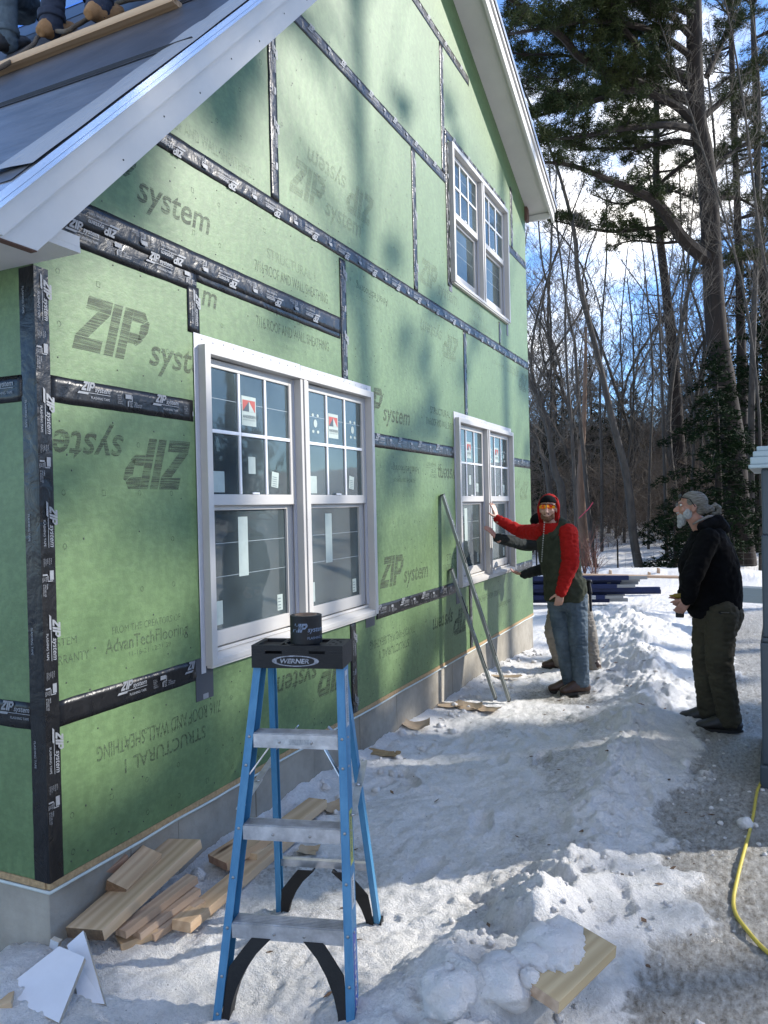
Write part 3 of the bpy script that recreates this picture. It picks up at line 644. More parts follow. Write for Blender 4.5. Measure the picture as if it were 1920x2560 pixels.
def rake_r():
    k = math.sqrt(1+.41**2); yE = 7.50
    def band(o0, o1, x0, x1, mb, ye=yE): mb.prism([(x0,PK,zr(PK)+o0*k),(x0,ye,zr(ye)+o0*k),(x0,ye,zr(ye)+o1*k),(x0,PK,zr(PK)+o1*k)][::-1], (x1-x0,0,0))
    b = MB(); band(-.035,.075,OX-.03,OX,b,7.60); obj('rake_board', b, M_['white'], house)
    b = MB(); band(.0755,.13,OX-.03,OX+.02,b,7.60); obj('rake_board', b, M_['white'], house)
    b = MB(); band(.131,.155,OX-.02,OX+.04,b,7.61); obj('drip_edge', b, bpy.data.materials['white_metal_edge'], house)
    b = MB(); b.prism([(0.0,PK,zr(PK)+.012),(0.0,yE,zr(yE)+.012),(0.0,yE,zr(yE)+.03),(0.0,PK,zr(PK)+.03)][::-1], (OX-.0305,0,0)); obj('rake_soffit', b, M_['white'], house)
    b = MB(); b.box((-9,7.47,zr(7.5)-.06),(OX-.031,7.50,zr(7.5)+.008)); obj('eave_fascia', b, M_['white'], house)
    b = MB(); b.box((.0005,7.30,zr(7.33)-.17),(.03,7.40,zr(7.33)-.0)); obj('rafter_tail', b, bpy.data.materials['brown_cut_end'], house)
rake_r()
M_['under'] = mat('grey_underlayment', (.040,.040,.044), .38, spec=.35, col2=(.070,.070,.078), vscale=2.5, bump=.5, bscale=5, detail=5)
M_['under2'] = mat('pale_underlayment', (.17,.17,.18), .30, col2=(.08,.08,.085), vscale=7, bump=.7, bscale=9, stretch=(.4,2,1), detail=8)
A_R = 2.45 + .205*1.4213
def rz(y): return A_R + 1.01*y
def roof_band(name, y0, y1, mt, lift=0, x0=-9.2, x1=OX+.03):
    mb = MB(); nx, ny = 60, 6; vs = []; fs = []
    for i in range(nx+1):
        for j in range(ny+1):
            x = x0+(x1-x0)*i/nx; y = y0+(y1-y0)*j/ny
            w_ = .006*mnoise.noise(Vector((x*1.3,y*2.2,3))) + .004*mnoise.noise(Vector((x*4,y*4,9)))
            vs.append((x, y, rz(y)+lift+w_))
    for i in range(nx):
        for j in range(ny): q = i*(ny+1)+j; fs.append((q, q+ny+1, q+ny+2, q+1))
    mb.add(vs, fs); bm_ = obj(name, mb, mt, house, smooth=True); return bm_
m = MB(); m.prism([(-9.2,-.34,rz(-.34)-.03),(-9.2,PK,rz(PK)-.03),(-9.2,PK,rz(PK)-.008),(-9.2,-.34,rz(-.34)-.008)], (9.2+OX-.01,0,0)); m.prism([(-9.2,PK,zr(PK)+.14),(-9.2,7.62,zr(7.62)+.14),(-9.2,7.62,zr(7.62)+.17),(-9.2,PK,zr(PK)+.17)][::-1], (9.2+OX+.03,0,0)); obj('roof_deck', m, mat('roof_deck', (.02,.022,.024), .6), house)
roof_band('roof_underlayment', -.36, .55, M_['under2'], .004); roof_band('roof_underlayment', .52, 1.40, M_['under'], .010); roof_band('roof_underlayment', 1.37, 2.45, M_['under'], .016); roof_band('roof_underlayment', 2.42, 4.0, mat('shaded_underlayment', (.022,.024,.032), .3, bump=.4, bscale=6), .022)  # last course painted darker for the shade beyond the toe board
m = MB()
for yy, l_ in ((.545,.013),(1.395,.019)): m.box((-9.1,yy-.008,rz(yy)+l_-.012),(OX+.02,yy+.006,rz(yy)+l_+.004))
m.bar((-.2,1.415,rz(1.415)+.021),(-2.2,1.43,rz(1.43)+.02),.03,.008,(0,-.7,.7))
obj('underlayment_edge', m, mat('underlayment_edge', (.01,.01,.012), .6), house)
# glossy rake flashing film lying over the edge
m = MB(); vs = []; fs = []; ny, nx = 70, 5
for i in range(ny+1):
    y = -.30 + 4.1*i/ny
    for j in range(nx+1):
        x = OX+.054 - .25*j/nx*(.8+.45*mnoise.noise(Vector((y*1.3,0,2))))
        z = rz(y)+.012 + (.012*(1-abs(j/nx*2-1))) + .006*mnoise.noise(Vector((x*12,y*5,1)))
        vs.append((x,y,z))
for i in range(ny):
    for j in range(nx): q = i*(nx+1)+j; fs.append((q, q+1, q+nx+2, q+nx+1))
m.add(vs, fs); obj('rake_flashing', m, mat('glossy_white_film', (.40,.40,.40), .34, 0, spec=.4, bump=.8, bscale=7, stretch=(5,1,1)), house, smooth=True)
# standing seam panels high on the slope, coloured blue for the sky they reflect
m = MB(); 
for k in range(14):
    y0 = 3.02+.0*k
for k in range(4):
    y0 = 3.05 + k*.24; m.prism([(-9.0,y0,rz(y0)+.03),(-9.0,y0+.235,rz(y0+.235)+.03),(-9.0,y0+.235,rz(y0+.235)+.05),(-9.0,y0,rz(y0)+.045)], (6.9,0,0))
obj('roof_panel', m, mat('sky_tinted_metal', (.30,.48,.85), .12, .85), house)  # reflected sky is put into the blue base colour
# cornice at the eave, with its return past the corner
m = MB(); m.box((-9,-.30,2.277),(.234,-.0005,2.297)); obj('eave_soffit', m, M_['white'], house)
m = MB(); m.box((-9,-.33,2.25),(.20,-.3005,2.42)); obj('eave_fascia', m, M_['white'], house)
m = MB(); m.box((.10,-.299,2.2975),(.2338,-.003,2.335)); m.box((.0005,-.001,2.2975),(.10,.012,2.34)); obj('cornice_return', m, M_['white'], house)
for i in range(1): pass
m = MB()
for k in range(16):
    y = .15+.23*k; m.ell((OX+.0012, y, zl(y)+.05+.03*(k%2)), (.002,.004,.004), nu=6, nv=4); m.ell((OX+.019, y+.1, zl(y+.1)+.19), (.002,.004,.004), nu=6, nv=4)
obj('trim_nail', m, bpy.data.materials['nail_head'], house)['kind'] = 'stuff'
# ------------------------------------------------------------------ GROUND
def _hash(ix, iy, s):
    h = (ix.astype(np.int64)*374761393 + iy.astype(np.int64)*668265263 + s*1274126177) & 0xffffffff
    h = ((h ^ (h >> 13))*1274126177) & 0xffffffff
    return ((h ^ (h >> 16)) & 0xffff)/65535.0
def vn(x, y, s=0):
    ix = np.floor(x); iy = np.floor(y); fx = x-ix; fy = y-iy; fx = fx*fx*fx*(fx*(fx*6-15)+10); fy = fy*fy*fy*(fy*(fy*6-15)+10)
    a = _hash(ix,iy,s); b = _hash(ix+1,iy,s); c = _hash(ix,iy+1,s); d = _hash(ix+1,iy+1,s)
    return (a+(b-a)*fx)*(1-fy)+(c+(d-c)*fx)*fy
def fbm(x, y, s=0, o=4, g=.5):
    t = 0; a = 1; n = 0
    for i in range(o): t = t+a*(vn(x*2**i+i*17.3, y*2**i-i*9.1, s+i)-.5); n += a; a *= g
    return t/n*2
def worley(x, y, s=0):
    """rounded chunks: height of the dome of the nearest cell"""
    ix = np.floor(x); iy = np.floor(y); best = np.full(x.shape, 9.0); val = np.zeros(x.shape)
    for dx in (-1,0,1):
        for dy in (-1,0,1):
            cx = ix+dx; cy = iy+dy; px = cx+.15+.7*_hash(cx,cy,s); py = cy+.15+.7*_hash(cx,cy,s+5)
            d = (x-px)**2+(y-py)**2; h = _hash(cx,cy,s+9); m = d < best
            best = np.where(m, d, best); val = np.where(m, h, val)
    return val*np.clip(1-best*1.6, 0, 1)
RIDGE = [(1.35,-.6,.30,.06),(1.50,.35,.30,.10),(1.60,.75,.34,.12),(1.64,1.05,.28,.09),(1.62,1.6,.22,.05),(1.62,2.3,.26,.08),(1.64,3.2,.28,.10),(1.56,4.2,.28,.12),(1.58,5.2,.32,.14),(1.45,6.3,.40,.17),(1.15,7.4,.5,.22),(.8,8.8,.8,.30),(.6,10.2,1.0,.22)]
def seg_env(x, y):
    e = np.zeros(x.shape); hh = np.zeros(x.shape)
    for (x0,y0,w0,h0),(x1,y1,w1,h1) in zip(RIDGE[:-1], RIDGE[1:]):
        dx, dy = x1-x0, y1-y0; t = np.clip(((x-x0)*dx+(y-y0)*dy)/(dx*dx+dy*dy), 0, 1)
        d = np.hypot(x-x0-t*dx, y-y0-t*dy); w = w0+(w1-w0)*t; h = h0+(h1-h0)*t
        v = np.exp(-(d/w)**2*1.6); e = np.maximum(e, v); hh = np.maximum(hh, h*v)
    return e, hh
def path_mask(x, y):
    """the trodden icy track on the right and by the men's feet"""
    n = fbm(x*2.4, y*2.0, 31, 6, .65)*.42
    edge = np.interp(y, [-1,.3,1.2,2.3,4,5.2,6.2,7.5,9,12,14], [1.95,2.02,2.0,1.88,2.0,2.12,2.15,2.1,1.7,1.6,1.6])
    a = np.clip((x-edge+n)/.14, 0, 1)*np.clip((14-y)/3, 0, 1)
    a = a*np.clip((np.interp(y, [0,2,4,8,14],[3.3,3.4,3.6,4.2,5.5])+n*2-x)/.3, 0, 1)
    b = np.clip(1.15-np.hypot((x-.85)/.50, (y-4.95)/.55)+n*1.5, 0, 1)
    return np.clip(a, 0, 1), np.clip(b*1.3, 0, 1)
def HEIGHT(x, y):
    x = np.asarray(x, float); y = np.asarray(y, float)
    z = np.where(y < 20, -.30-.018*np.clip(y, -6, 12), -.516+.075*(y-20)-.0004*np.clip(y-20,0,60)**2)
    z = np.where(y > 60, np.maximum(z, 1.2), z)
    e, h = seg_env(x, y); p, q = path_mask(x, y); pm = np.maximum(p, q*.8)
    rough = np.clip(.62+.38*e, 0, 1)*(1-.72*pm)
    near = np.clip(1-np.maximum(np.hypot(x-1.2,(y-2)*.5)-4, 0)/8, .25, 1)
    z = z+h*(.72+.55*fbm(x*3.1, y*3.1, 3, 4))
    wx = x+.05*fbm(x*9, y*9, 91, 3); wy = y+.05*fbm(x*9, y*9, 92, 3)
    z = z+rough*near*(.060*e*(worley(wx*4.2, wy*4.2, 11)-.25)+.030*(.15+e)*(worley(wx*11, wy*11, 12)-.2)+.020*(.45+.6*e)*worley(wx*25, wy*25, 13)+.050*fbm(x*2.2, y*2.2, 5, 5)+.028*fbm(x*11, y*8, 8, 5, .62))
    z = z+near*.009*(1-pm*.3)*fbm(x*38, y*32, 9, 3, .75)+near*.007*(1-pm)*worley(wx*22, wy*22, 17)*(fbm(x*2, y*2, 18, 2)+.6)
    z = z-.035*pm+pm*near*(.010*fbm(x*9, y*5, 21, 4)+.009*fbm(x*38, y*26, 22, 3, .6))
    z = z-.055*np.exp(-(((x-.95)/.42)**2+((y+.02)/.34)**2)**2)
    if x.size > 1000:
        r_ = random.Random(8)
        for _ in range(90):
            fx, fy_, fa = r_.uniform(.25,1.9), r_.uniform(.5,7.5), r_.gauss(1.5,.6); c_, s_ = math.cos(fa), math.sin(fa)
            u = (x-fx)*c_+(y-fy_)*s_; v = -(x-fx)*s_+(y-fy_)*c_; d = (np.abs(u)/.15)**2.6+(np.abs(v-.012*np.sin(u*18))/.052)**2.6
            z = z-r_.uniform(.008,.026)*(1/(1+np.exp(np.clip((d-1)*5,-30,30)))-.35*np.exp(-((d-1.9)/.7)**2))
    # snow against the foundation
    wall = np.clip((x+.1)/.5, 0, 1)*np.clip((WL_+.5-y)/.5, 0, 1)*np.clip((y+.4)/.3, 0, 1)
    z = z+np.where((y > -.4) & (y < WL_+.4) & (x > -.2), .07*np.exp(-np.clip(x,0,9)/.16)*(.6+.7*fbm(x*3, y*1.6, 41, 3)), 0)
    z = z+.05*np.exp(-((x-.05)**2+(y+.25)**2)/.12)
    # lumpy pile bottom right, around the half buried board
    for cx, cy, r, hgt in ((1.50,.42,.20,.08),(1.58,.95,.19,.10),(1.68,.80,.16,.04),(1.36,.50,.16,.05),(1.18,.25,.16,.04),(1.46,1.12,.13,.06),(1.55,.20,.14,.05)):
        d2 = ((x-cx)**2+(y-cy)**2)/r**2; z = z+hgt*np.clip(1-d2*.8, 0, 1)**.7*(.9+.2*fbm(x*11, y*11, 51, 3))
    # ploughed bank across the back of the yard and hillocks in the wood
    bank = np.exp(-((y-16.8-.5*fbm(x*.4, x*0, 61, 3))/.9)**2)*.30; z = z+bank*(1+.35*fbm(x*1.4, y*1.4, 62, 4))
    z = z+np.where(y > 18, .25*fbm(x*.22, y*.22, 63, 4)+.05*fbm(x*1.5,y*1.5,64,3), 0)
    inside = (x < -.03) & (y > .03) & (y < WL_-.03) & (x > -9)
    return np.where(inside, -.8, z)
def grid_axis(pts):
    out = [pts[0][0]]
    for (a, sa), (b, sb) in zip(pts[:-1], pts[1:]):
        x = a
        while True:
            t = (x-a)/(b-a); x = x+sa+(sb-sa)*t
            if x >= b-1e-6: break
            out.append(x)
        out.append(b)
    return np.array(out)
gx_ = grid_axis([(-140,12),(-20,2),(-4,.25),(-.4,.03),(.0,.014),(2.5,.014),(3.4,.05),(8,.35),(25,2),(160,12)])
gy_ = grid_axis([(-30,4),(-3,.3),(-.6,.02),(.2,.0115),(3.5,.020),(8,.045),(14,.12),(30,.4),(60,2),(260,14)])
XX, YY = np.meshgrid(gx_, gy_, indexing='ij'); ZZ = HEIGHT(XX, YY)
nx, ny = XX.shape
me = bpy.data.meshes.new('snow_ground')
me.vertices.add(nx*ny); me.vertices.foreach_set('co', np.stack([XX, YY, ZZ], -1).reshape(-1).astype(np.float32))
I = np.arange(nx*ny).reshape(nx, ny); Q = np.stack([I[:-1,:-1], I[1:,:-1], I[1:,1:], I[:-1,1:]], -1).reshape(-1, 4)
me.loops.add(Q.size); me.polygons.add(len(Q)); me.loops.foreach_set('vertex_index', Q.reshape(-1).astype(np.int32)); me.polygons.foreach_set('loop_start', np.arange(0, Q.size, 4, dtype=np.int32)); me.polygons.foreach_set('loop_total', np.full(len(Q), 4, dtype=np.int32))
me.update(); me.validate()
def gz(x, y):
    i = int(np.clip(np.searchsorted(gx_, x)-1, 0, len(gx_)-2)); j = int(np.clip(np.searchsorted(gy_, y)-1, 0, len(gy_)-2))
    t = (x-gx_[i])/(gx_[i+1]-gx_[i]); u = (y-gy_[j])/(gy_[j+1]-gy_[j])
    return float((ZZ[i,j]*(1-t)+ZZ[i+1,j]*t)*(1-u)+(ZZ[i,j+1]*(1-t)+ZZ[i+1,j+1]*t)*u)
p_, q_ = path_mask(XX, YY); e_, h_ = seg_env(XX, YY)
dirt = np.maximum(p_*.82, q_*.72)
patch = np.clip((fbm(XX*1.3+4, YY*1.0, 71, 5)+.06)*2.4, 0, 1)*np.clip((1.75-XX)/.3, 0, 1)*np.clip((YY-.2)/.4, 0, 1)*np.clip((7-YY)/2, 0, 1)*(1-e_)*.42
dirt = np.maximum(dirt, patch)
dirt = np.maximum(dirt, .9*np.clip(1-np.hypot((XX-.38)/.20, (YY-.98)/.25)+.5*fbm(XX*5, YY*5, 73, 3), 0, 1))
dirt = np.maximum(dirt, .35*np.clip((YY-22)/6, 0, 1)*np.clip(fbm(XX*.5, YY*.5, 75, 4)+.25, 0, 1))
at_ = me.attributes.new('soil', 'FLOAT', 'POINT'); at_.data.foreach_set('value', dirt.reshape(-1).astype(np.float32))
def snow_mat(name, with_dirt):
    m = bpy.data.materials.new(name); m.use_nodes = True
    N, L = m.node_tree.nodes, m.node_tree.links; b = N['Principled BSDF']; b.inputs['Base Color'].default_value = (.92,.89,.855,1); b.inputs['Roughness'].default_value = .6; sock(b, 'Specular IOR Level').default_value = .3
    t = N.new('ShaderNodeTexCoord')
    def noise(sc, det, rg=.6):
        n = N.new('ShaderNodeTexNoise'); n.inputs['Scale'].default_value = sc; n.inputs['Detail'].default_value = det; n.inputs['Roughness'].default_value = rg; L.new(t.outputs['Object'], n.inputs['Vector']); return n
    nb = noise(75, 6, .7); nc = noise(260, 3)
    ad_ = N.new('ShaderNodeMath'); ad_.operation = 'MULTIPLY_ADD'; ad_.inputs[1].default_value = .4; L.new(nc.outputs['Fac'], ad_.inputs[0]); L.new(nb.outputs['Fac'], ad_.inputs[2])
    bp = N.new('ShaderNodeBump'); bp.inputs['Strength'].default_value = 1.0; bp.inputs['Distance'].default_value = .022; L.new(ad_.outputs[0], bp.inputs['Height']); L.new(bp.outputs[0], b.inputs['Normal'])
    if with_dirt:
        a = N.new('ShaderNodeAttribute'); a.attribute_name = 'soil'
        n1 = noise(9, 8, .72); n2 = noise(48, 6, .7); n3 = noise(3.2, 6, .6)
        s = N.new('ShaderNodeMath'); s.operation = 'ADD'; L.new(n1.outputs['Fac'], s.inputs[0]); L.new(n2.outputs['Fac'], s.inputs[1])
        s2 = N.new('ShaderNodeMath'); s2.operation = 'MULTIPLY_ADD'; s2.inputs[1].default_value = 1.0; L.new(a.outputs['Fac'], s2.inputs[0]); L.new(s.outputs[0], s2.inputs[2])
        mr_ = N.new('ShaderNodeMapRange'); mr_.interpolation_type = 'SMOOTHSTEP'; mr_.inputs['From Min'].default_value = 1.10; mr_.inputs['From Max'].default_value = 1.72; L.new(s2.outputs[0], mr_.inputs['Value'])
        ice = N.new('ShaderNodeValToRGB'); ice.color_ramp.elements[0].position = .35; ice.color_ramp.elements[1].position = .62
        ice.color_ramp.elements[0].color = (.20,.175,.14,1); ice.color_ramp.elements[1].color = (.56,.54,.50,1)
        mst = N.new('ShaderNodeMapping'); mst.inputs['Scale'].default_value = (46,20,20); mst.inputs['Rotation'].default_value = (0,0,.35); L.new(t.outputs['Object'], mst.inputs['Vector']); nst = N.new('ShaderNodeTexNoise'); nst.inputs['Scale'].default_value = 1; nst.inputs['Detail'].default_value = 8; nst.inputs['Roughness'].default_value = .72; L.new(mst.outputs[0], nst.inputs['Vector'])
        e3_ = ice.color_ramp.elements.new(.70); e3_.color = (.66,.67,.68,1); L.new(nst.outputs['Fac'], ice.inputs['Fac'])
        tint = N.new('ShaderNodeValToRGB'); tint.color_ramp.elements[0].position = .42; tint.color_ramp.elements[1].position = .6; tint.color_ramp.elements[0].color = (.92,.89,.85,1); tint.color_ramp.elements[1].color = (.82,.80,.76,1); L.new(n3.outputs['Fac'], tint.inputs['Fac'])
        grn = N.new('ShaderNodeValToRGB'); grn.color_ramp.elements[0].position = .36; grn.color_ramp.elements[1].position = .56; grn.color_ramp.elements[0].color = (.80,.80,.80,1); grn.color_ramp.elements[1].color = (1,1,1,1); nbb = noise(60, 7, .75); L.new(nbb.outputs['Fac'], grn.inputs['Fac'])
        tg = N.new('ShaderNodeMixRGB'); tg.blend_type = 'MULTIPLY'; tg.inputs['Fac'].default_value = .8; L.new(tint.outputs['Color'], tg.inputs['Color1']); L.new(grn.outputs['Color'], tg.inputs['Color2'])
        mx_ = N.new('ShaderNodeMixRGB'); L.new(mr_.outputs[0], mx_.inputs['Fac']); L.new(tg.outputs[0], mx_.inputs['Color1']); L.new(ice.outputs['Color'], mx_.inputs['Color2'])
        # scattered specks
        v = N.new('ShaderNodeTexVoronoi'); v.inputs['Scale'].default_value = 24; L.new(t.outputs['Object'], v.inputs['Vector'])
        gt = N.new('ShaderNodeMapRange'); gt.inputs['From Min'].default_value = .07; gt.inputs['From Max'].default_value = .03; L.new(v.outputs['Distance'], gt.inputs['Value'])
        th = N.new('ShaderNodeMath'); th.operation = 'GREATER_THAN'; th.inputs[1].default_value = .47; L.new(n1.outputs['Fac'], th.inputs[0])
        mu = N.new('ShaderNodeMath'); mu.operation = 'MULTIPLY'; L.new(gt.outputs[0], mu.inputs[0]); L.new(th.outputs[0], mu.inputs[1])
        mx2 = N.new('ShaderNodeMixRGB'); mx2.inputs['Color2'].default_value = (.07,.055,.035,1); L.new(mu.outputs[0], mx2.inputs['Fac']); L.new(mx_.outputs[0], mx2.inputs['Color1']); L.new(mx2.outputs[0], b.inputs['Base Color'])
        rr = N.new('ShaderNodeMapRange'); rr.inputs['To Min'].default_value = .6; rr.inputs['To Max'].default_value = .28; L.new(mr_.outputs[0], rr.inputs['Value']); L.new(rr.outputs[0], b.inputs['Roughness'])
    return m
M_['snow'] = snow_mat('trodden_snow', True); M_['snow2'] = snow_mat('clean_snow', False)
me.materials.append(M_['snow']); me.polygons.foreach_set('use_smooth', [True]*len(me.polygons))
ground = link('snow_ground', me); struct(ground)

def lump(mb, c, r, sq=.75, seed=0, nu=10, nv=7):
    c = Vector(c); vs = []; fs = []
    for i in range(nv+1):
        ph = math.pi*i/nv
        for j in range(nu):
            th = 2*math.pi*j/nu; d = Vector((math.sin(ph)*math.cos(th), math.sin(ph)*math.sin(th), math.cos(ph)))
            q_ = .45 if r > .03 else 1; k = 1+.55*q_*mnoise.noise(d*1.5+Vector((seed,seed*1.7,0)))+.30*q_*mnoise.noise(d*3.5+Vector((seed,0,seed)))+.12*q_*mnoise.noise(d*8+Vector((seed,0,seed)))
            vs.append(c+Vector((d.x*r*k, d.y*r*k, d.z*r*sq*k)))
    for i in range(nv):
        for j in range(nu): fs.append((i*nu+j, (i+1)*nu+j, (i+1)*nu+(j+1)%nu, i*nu+(j+1)%nu))
    mb.add(vs, fs)
m = MB(); rs = random.Random(3)
def scatter(n, fx, rmin, rmax):
    for _ in range(n):
        x, y = fx(); r = rs.uniform(rmin, rmax)*rs.random()**.5+.004
        lump(m, (x, y, gz(x, y)+r*.25), r, rs.uniform(.6,.95), rs.uniform(0,99), 8, 6)
def ridge_pt():
    i = rs.randrange(len(RIDGE)-2); t = rs.random(); a, b = RIDGE[i], RIDGE[i+1]; w = a[2]*1.1
    return a[0]+(b[0]-a[0])*t+rs.gauss(0,.5)*w, a[1]+(b[1]-a[1])*t+rs.gauss(0,.3)*w
scatter(120, ridge_pt, .005, .020)
scatter(110, lambda: (rs.uniform(1.8,2.9), rs.uniform(.4,5.0)), .003, .015)
scatter(120, lambda: (rs.uniform(.02,.35), rs.uniform(-.3,7.0)), .01, .035)
scatter(30, lambda: (rs.uniform(1.25,1.85), rs.uniform(.15,1.3)), .005, .016)
for px, py, r in ((1610,1775,.040),(1480,1655,.035),(930,1512,.0),(1095,1955,.0)):
    if r: q = gp(px, py); lump(m, (q.x, q.y, gz(q.x,q.y)+r*.5), r, .9, px)
sc = obj('snow_clumps', m, M_['snow2'], smooth=True); sc['kind'] = 'stuff'
m = MB()
for _ in range(130):
    x = rs.uniform(.1,3.0); y = rs.uniform(.2,8)**1.0; L_ = rs.uniform(.006,.028)*(1 if y < 4 else 1.3); a = rs.uniform(0,6.28); z = gz(x, y)+.004
    d = Vector((math.cos(a), math.sin(a), rs.uniform(-.2,.3)))*L_; w = Vector((-math.sin(a), math.cos(a), rs.uniform(-.3,.3)))*L_*rs.uniform(.2,.5); p = Vector((x,y,z))
    m.prism([p-d, p-w, p+d, p+w*.8+d*.2], (0,0,.0025))
lt = obj('bark_litter', m, mat('bark_litter', (.06,.035,.02), .9, col2=(.20,.12,.07), vscale=5)); lt['kind'] = 'stuff'

# ------------------------------------------------------------------ LADDER
e1 = Vector((.966,.258,0)).normalized(); e2 = Vector((-e1.y, e1.x, 0)); lb = Vector((.72,.03,-.350)) + e1*.2275
LM = Matrix(((e1.x,e2.x,0,lb.x),(e1.y,e2.y,0,lb.y),(0,0,1,lb.z),(0,0,0,1)))
ladder = empty('step_ladder', None, 'blue fibreglass stepladder with silver steps and black top, open on the snow', 'stepladder', M=LM)
M_['blue'] = mat('blue_fibreglass', (.028,.150,.285), .45, col2=(.06,.215,.37), vscale=26, stretch=(1,1,.22), bump=.12, bscale=90)
M_['alu'] = mat('scuffed_aluminium', (.50,.50,.51), .38, .75, var=.28, vscale=14, bump=.15, bscale=50)
M_['blk'] = mat('black_plastic', (.006,.006,.007), .5, spec=.3, col2=(.014,.014,.015), vscale=9, bump=.12, bscale=120)
M_['steel'] = mat('rivet_steel', (.35,.34,.33), .4, .9)
M_['lblw'] = mat('white_label', (.55,.56,.56), .6, col2=(.30,.31,.32), vscale=30); M_['lbly'] = mat('yellow_label', (.52,.50,.10), .6, col2=(.32,.33,.12), vscale=25)
zt_, sl_ = 1.14, .24
def hw(z): return .215-.0656*z                         # half width inside the front rails at height z
def fy(z): return z*.245
for s in (-1, 1):
    m = MB()
    def P(x, y, z): return Vector((s*x, y, z))
    z0, z1 = (-.052 if 1 else 0), zt_
    def slab(xa, xb, ya, yb):
        a = [P(hw(z0)+xa, fy(z0)+ya, z0), P(hw(z0)+xb, fy(z0)+ya, z0), P(hw(z0)+xb, fy(z0)+yb, z0), P(hw(z0)+xa, fy(z0)+yb, z0)]
        b = [P(hw(z1)+xa, fy(z1)+ya, z1), P(hw(z1)+xb, fy(z1)+ya, z1), P(hw(z1)+xb, fy(z1)+yb, z1), P(hw(z1)+xa, fy(z1)+yb, z1)]
        m.add(a+b, [(0,3,2,1),(4,5,6,7),(0,1,5,4),(1,2,6,5),(2,3,7,6),(3,0,4,7)])
    slab(.0,.0285,.0,.004); slab(.0245,.0285,.0042,.066); slab(.0,.0285,.0662,.070)
    fr_ = obj('front_rail', m, M_['blue'], ladder, world=False)
    m = MB()
    for z in (.285,.595,.895,.44,.80,.14,.03):
        m.ell(P(hw(z)+.014, fy(z)-.001, z), (.0055,.003,.0055), nu=10, nv=6); m.ell(P(hw(z)+.029, fy(z)+.03, z), (.003,.005,.005), nu=10, nv=6)
    obj('rivet', m, M_['steel'], fr_, world=False, smooth=True)
    m = MB(); m.bar(P(hw(0)+.004, .022, -.068), P(hw(0)+.004, .022, .0), .034, .085, (0,1,0)); obj('foot', m, M_['blk'], fr_, world=False, bevel=.004)
    # rear rail
    m = MB(); y0, y1 = .645, .405
    def slab2(xa, xb, ya, yb):
        a = [P(.195+xa, y0+ya, z0), P(.195+xb, y0+ya, z0), P(.195+xb, y0+yb, z0), P(.195+xa, y0+yb, z0)]
        b = [P(.125+xa, y1+ya, z1), P(.125+xb, y1+ya, z1), P(.125+xb, y1+yb, z1), P(.125+xa, y1+yb, z1)]
        m.add(a+b, [(0,3,2,1),(4,5,6,7),(0,1,5,4),(1,2,6,5),(2,3,7,6),(3,0,4,7)])
    z0 = .004; slab2(.0,.022,-.035,-.031); slab2(.018,.022,-.0308,.0); slab2(.0,.022,.0002,.0042)
    rr_ = obj('rear_rail', m, M_['blue'], ladder, world=False)
    m = MB(); m.bar(P(.20,.63,-.012), P(.20,.63,.045), .045, .055, (0,1,0)); obj('foot', m, M_['blk'], rr_, world=False, bevel=.004)
    # folding spreader
    m = MB(); a = P(hw(.60)+.031, fy(.60)+.05, .64); b = P(.181, .525, .72); c = a.lerp(b, .52)
    m.bar(a, c+(c-a).normalized()*.012, .004, .026, (1,0,0)); m.bar(c+P(.004,0,0)-(b-a).normalized()*.012, b+P(.004,0,0), .004, .024, (1,0,0)); m.ell(c, (.006,.006,.006)); m.ell(a, (.006,.006,.006)); m.ell(b, (.006,.006,.006))
    obj('spreader', m, M_['alu'], ladder, world=False)
    # curved black knee braces, front and rear
    def knee(yb, xb, zb, xt, zt2, th, name):
        m = MB(); k_ = (zt2-zb)/.262; O_ = [(0,0),(0,.05),(0,.10),(.004,.165),(.038,.215),(.072,.262)]; I_ = [(.026,0),(.029,.05),(.040,.10),(.063,.158),(.095,.212),(.140,.262)]
        pt_ = lambda q: P(xb-(q[0]+.066*q[1]), yb(zb+q[1]*k_), zb+q[1]*k_)
        for i in range(5):
            q = [pt_(O_[i]), pt_(O_[i+1]), pt_(I_[i+1]), pt_(I_[i])]; m.prism(q if s > 0 else q[::-1], (0, .006, 0))
            q = [pt_(I_[i]), pt_(I_[i+1]), pt_(I_[i+1])+P(.006,0,0), pt_(I_[i])+P(.006,0,0)]; m.prism([v+Vector((0,.0062,0)) for v in (q if s > 0 else q[::-1])], (0, th-.007, 0))
        obj(name, m, M_['blk'], ladder, world=False)
    knee(lambda z: fy(z)+.006, hw(.02)-.0, .01, .055, .258, .05, 'knee_brace'); knee(lambda z: .600-.2*z, .193, .01, .06, .262, .03, 'knee_brace')
    m = MB(); m.bar(P(hw(.76)+.002, fy(.76)+.02, .765), P(hw(.88)-.065, fy(.88)+.03, .868), .004, .018, (0,1,0)); obj('step_brace', m, M_['alu'], ladder, world=False)
    m = MB(); m.bar(P(.158, .475, .765), P(.06, .458, .868), .004, .018, (0,1,0)); obj('step_brace', m, M_['alu'], ladder, world=False)
for z in (.300,.605,.905):
    m = MB(); h = hw(z)-.0008; y = fy(z)+.001
    m.box((-h, y-.004, z-.048),(h, y-.001, z)); m.box((-h, y+.066, z-.03),(h, y+.069, z))
    m.box((-h, y-.0008, z-.003),(h, y+.0655, z))
    for k in range(7): m.box((-h, y+.004+k*.009, z+.0003),(h, y+.0075+k*.009, z+.0022))
    st = obj('step', m, M_['alu'], ladder, world=False)
    m = MB()
    for x in (-h*.38, h*.38) if z > .4 else (-.045, .06): m.ell((x, y-.0045, z-.026), (.006,.003,.006), nu=10, nv=6)
    obj('rivet', m, M_['steel'], st, world=False, smooth=True)
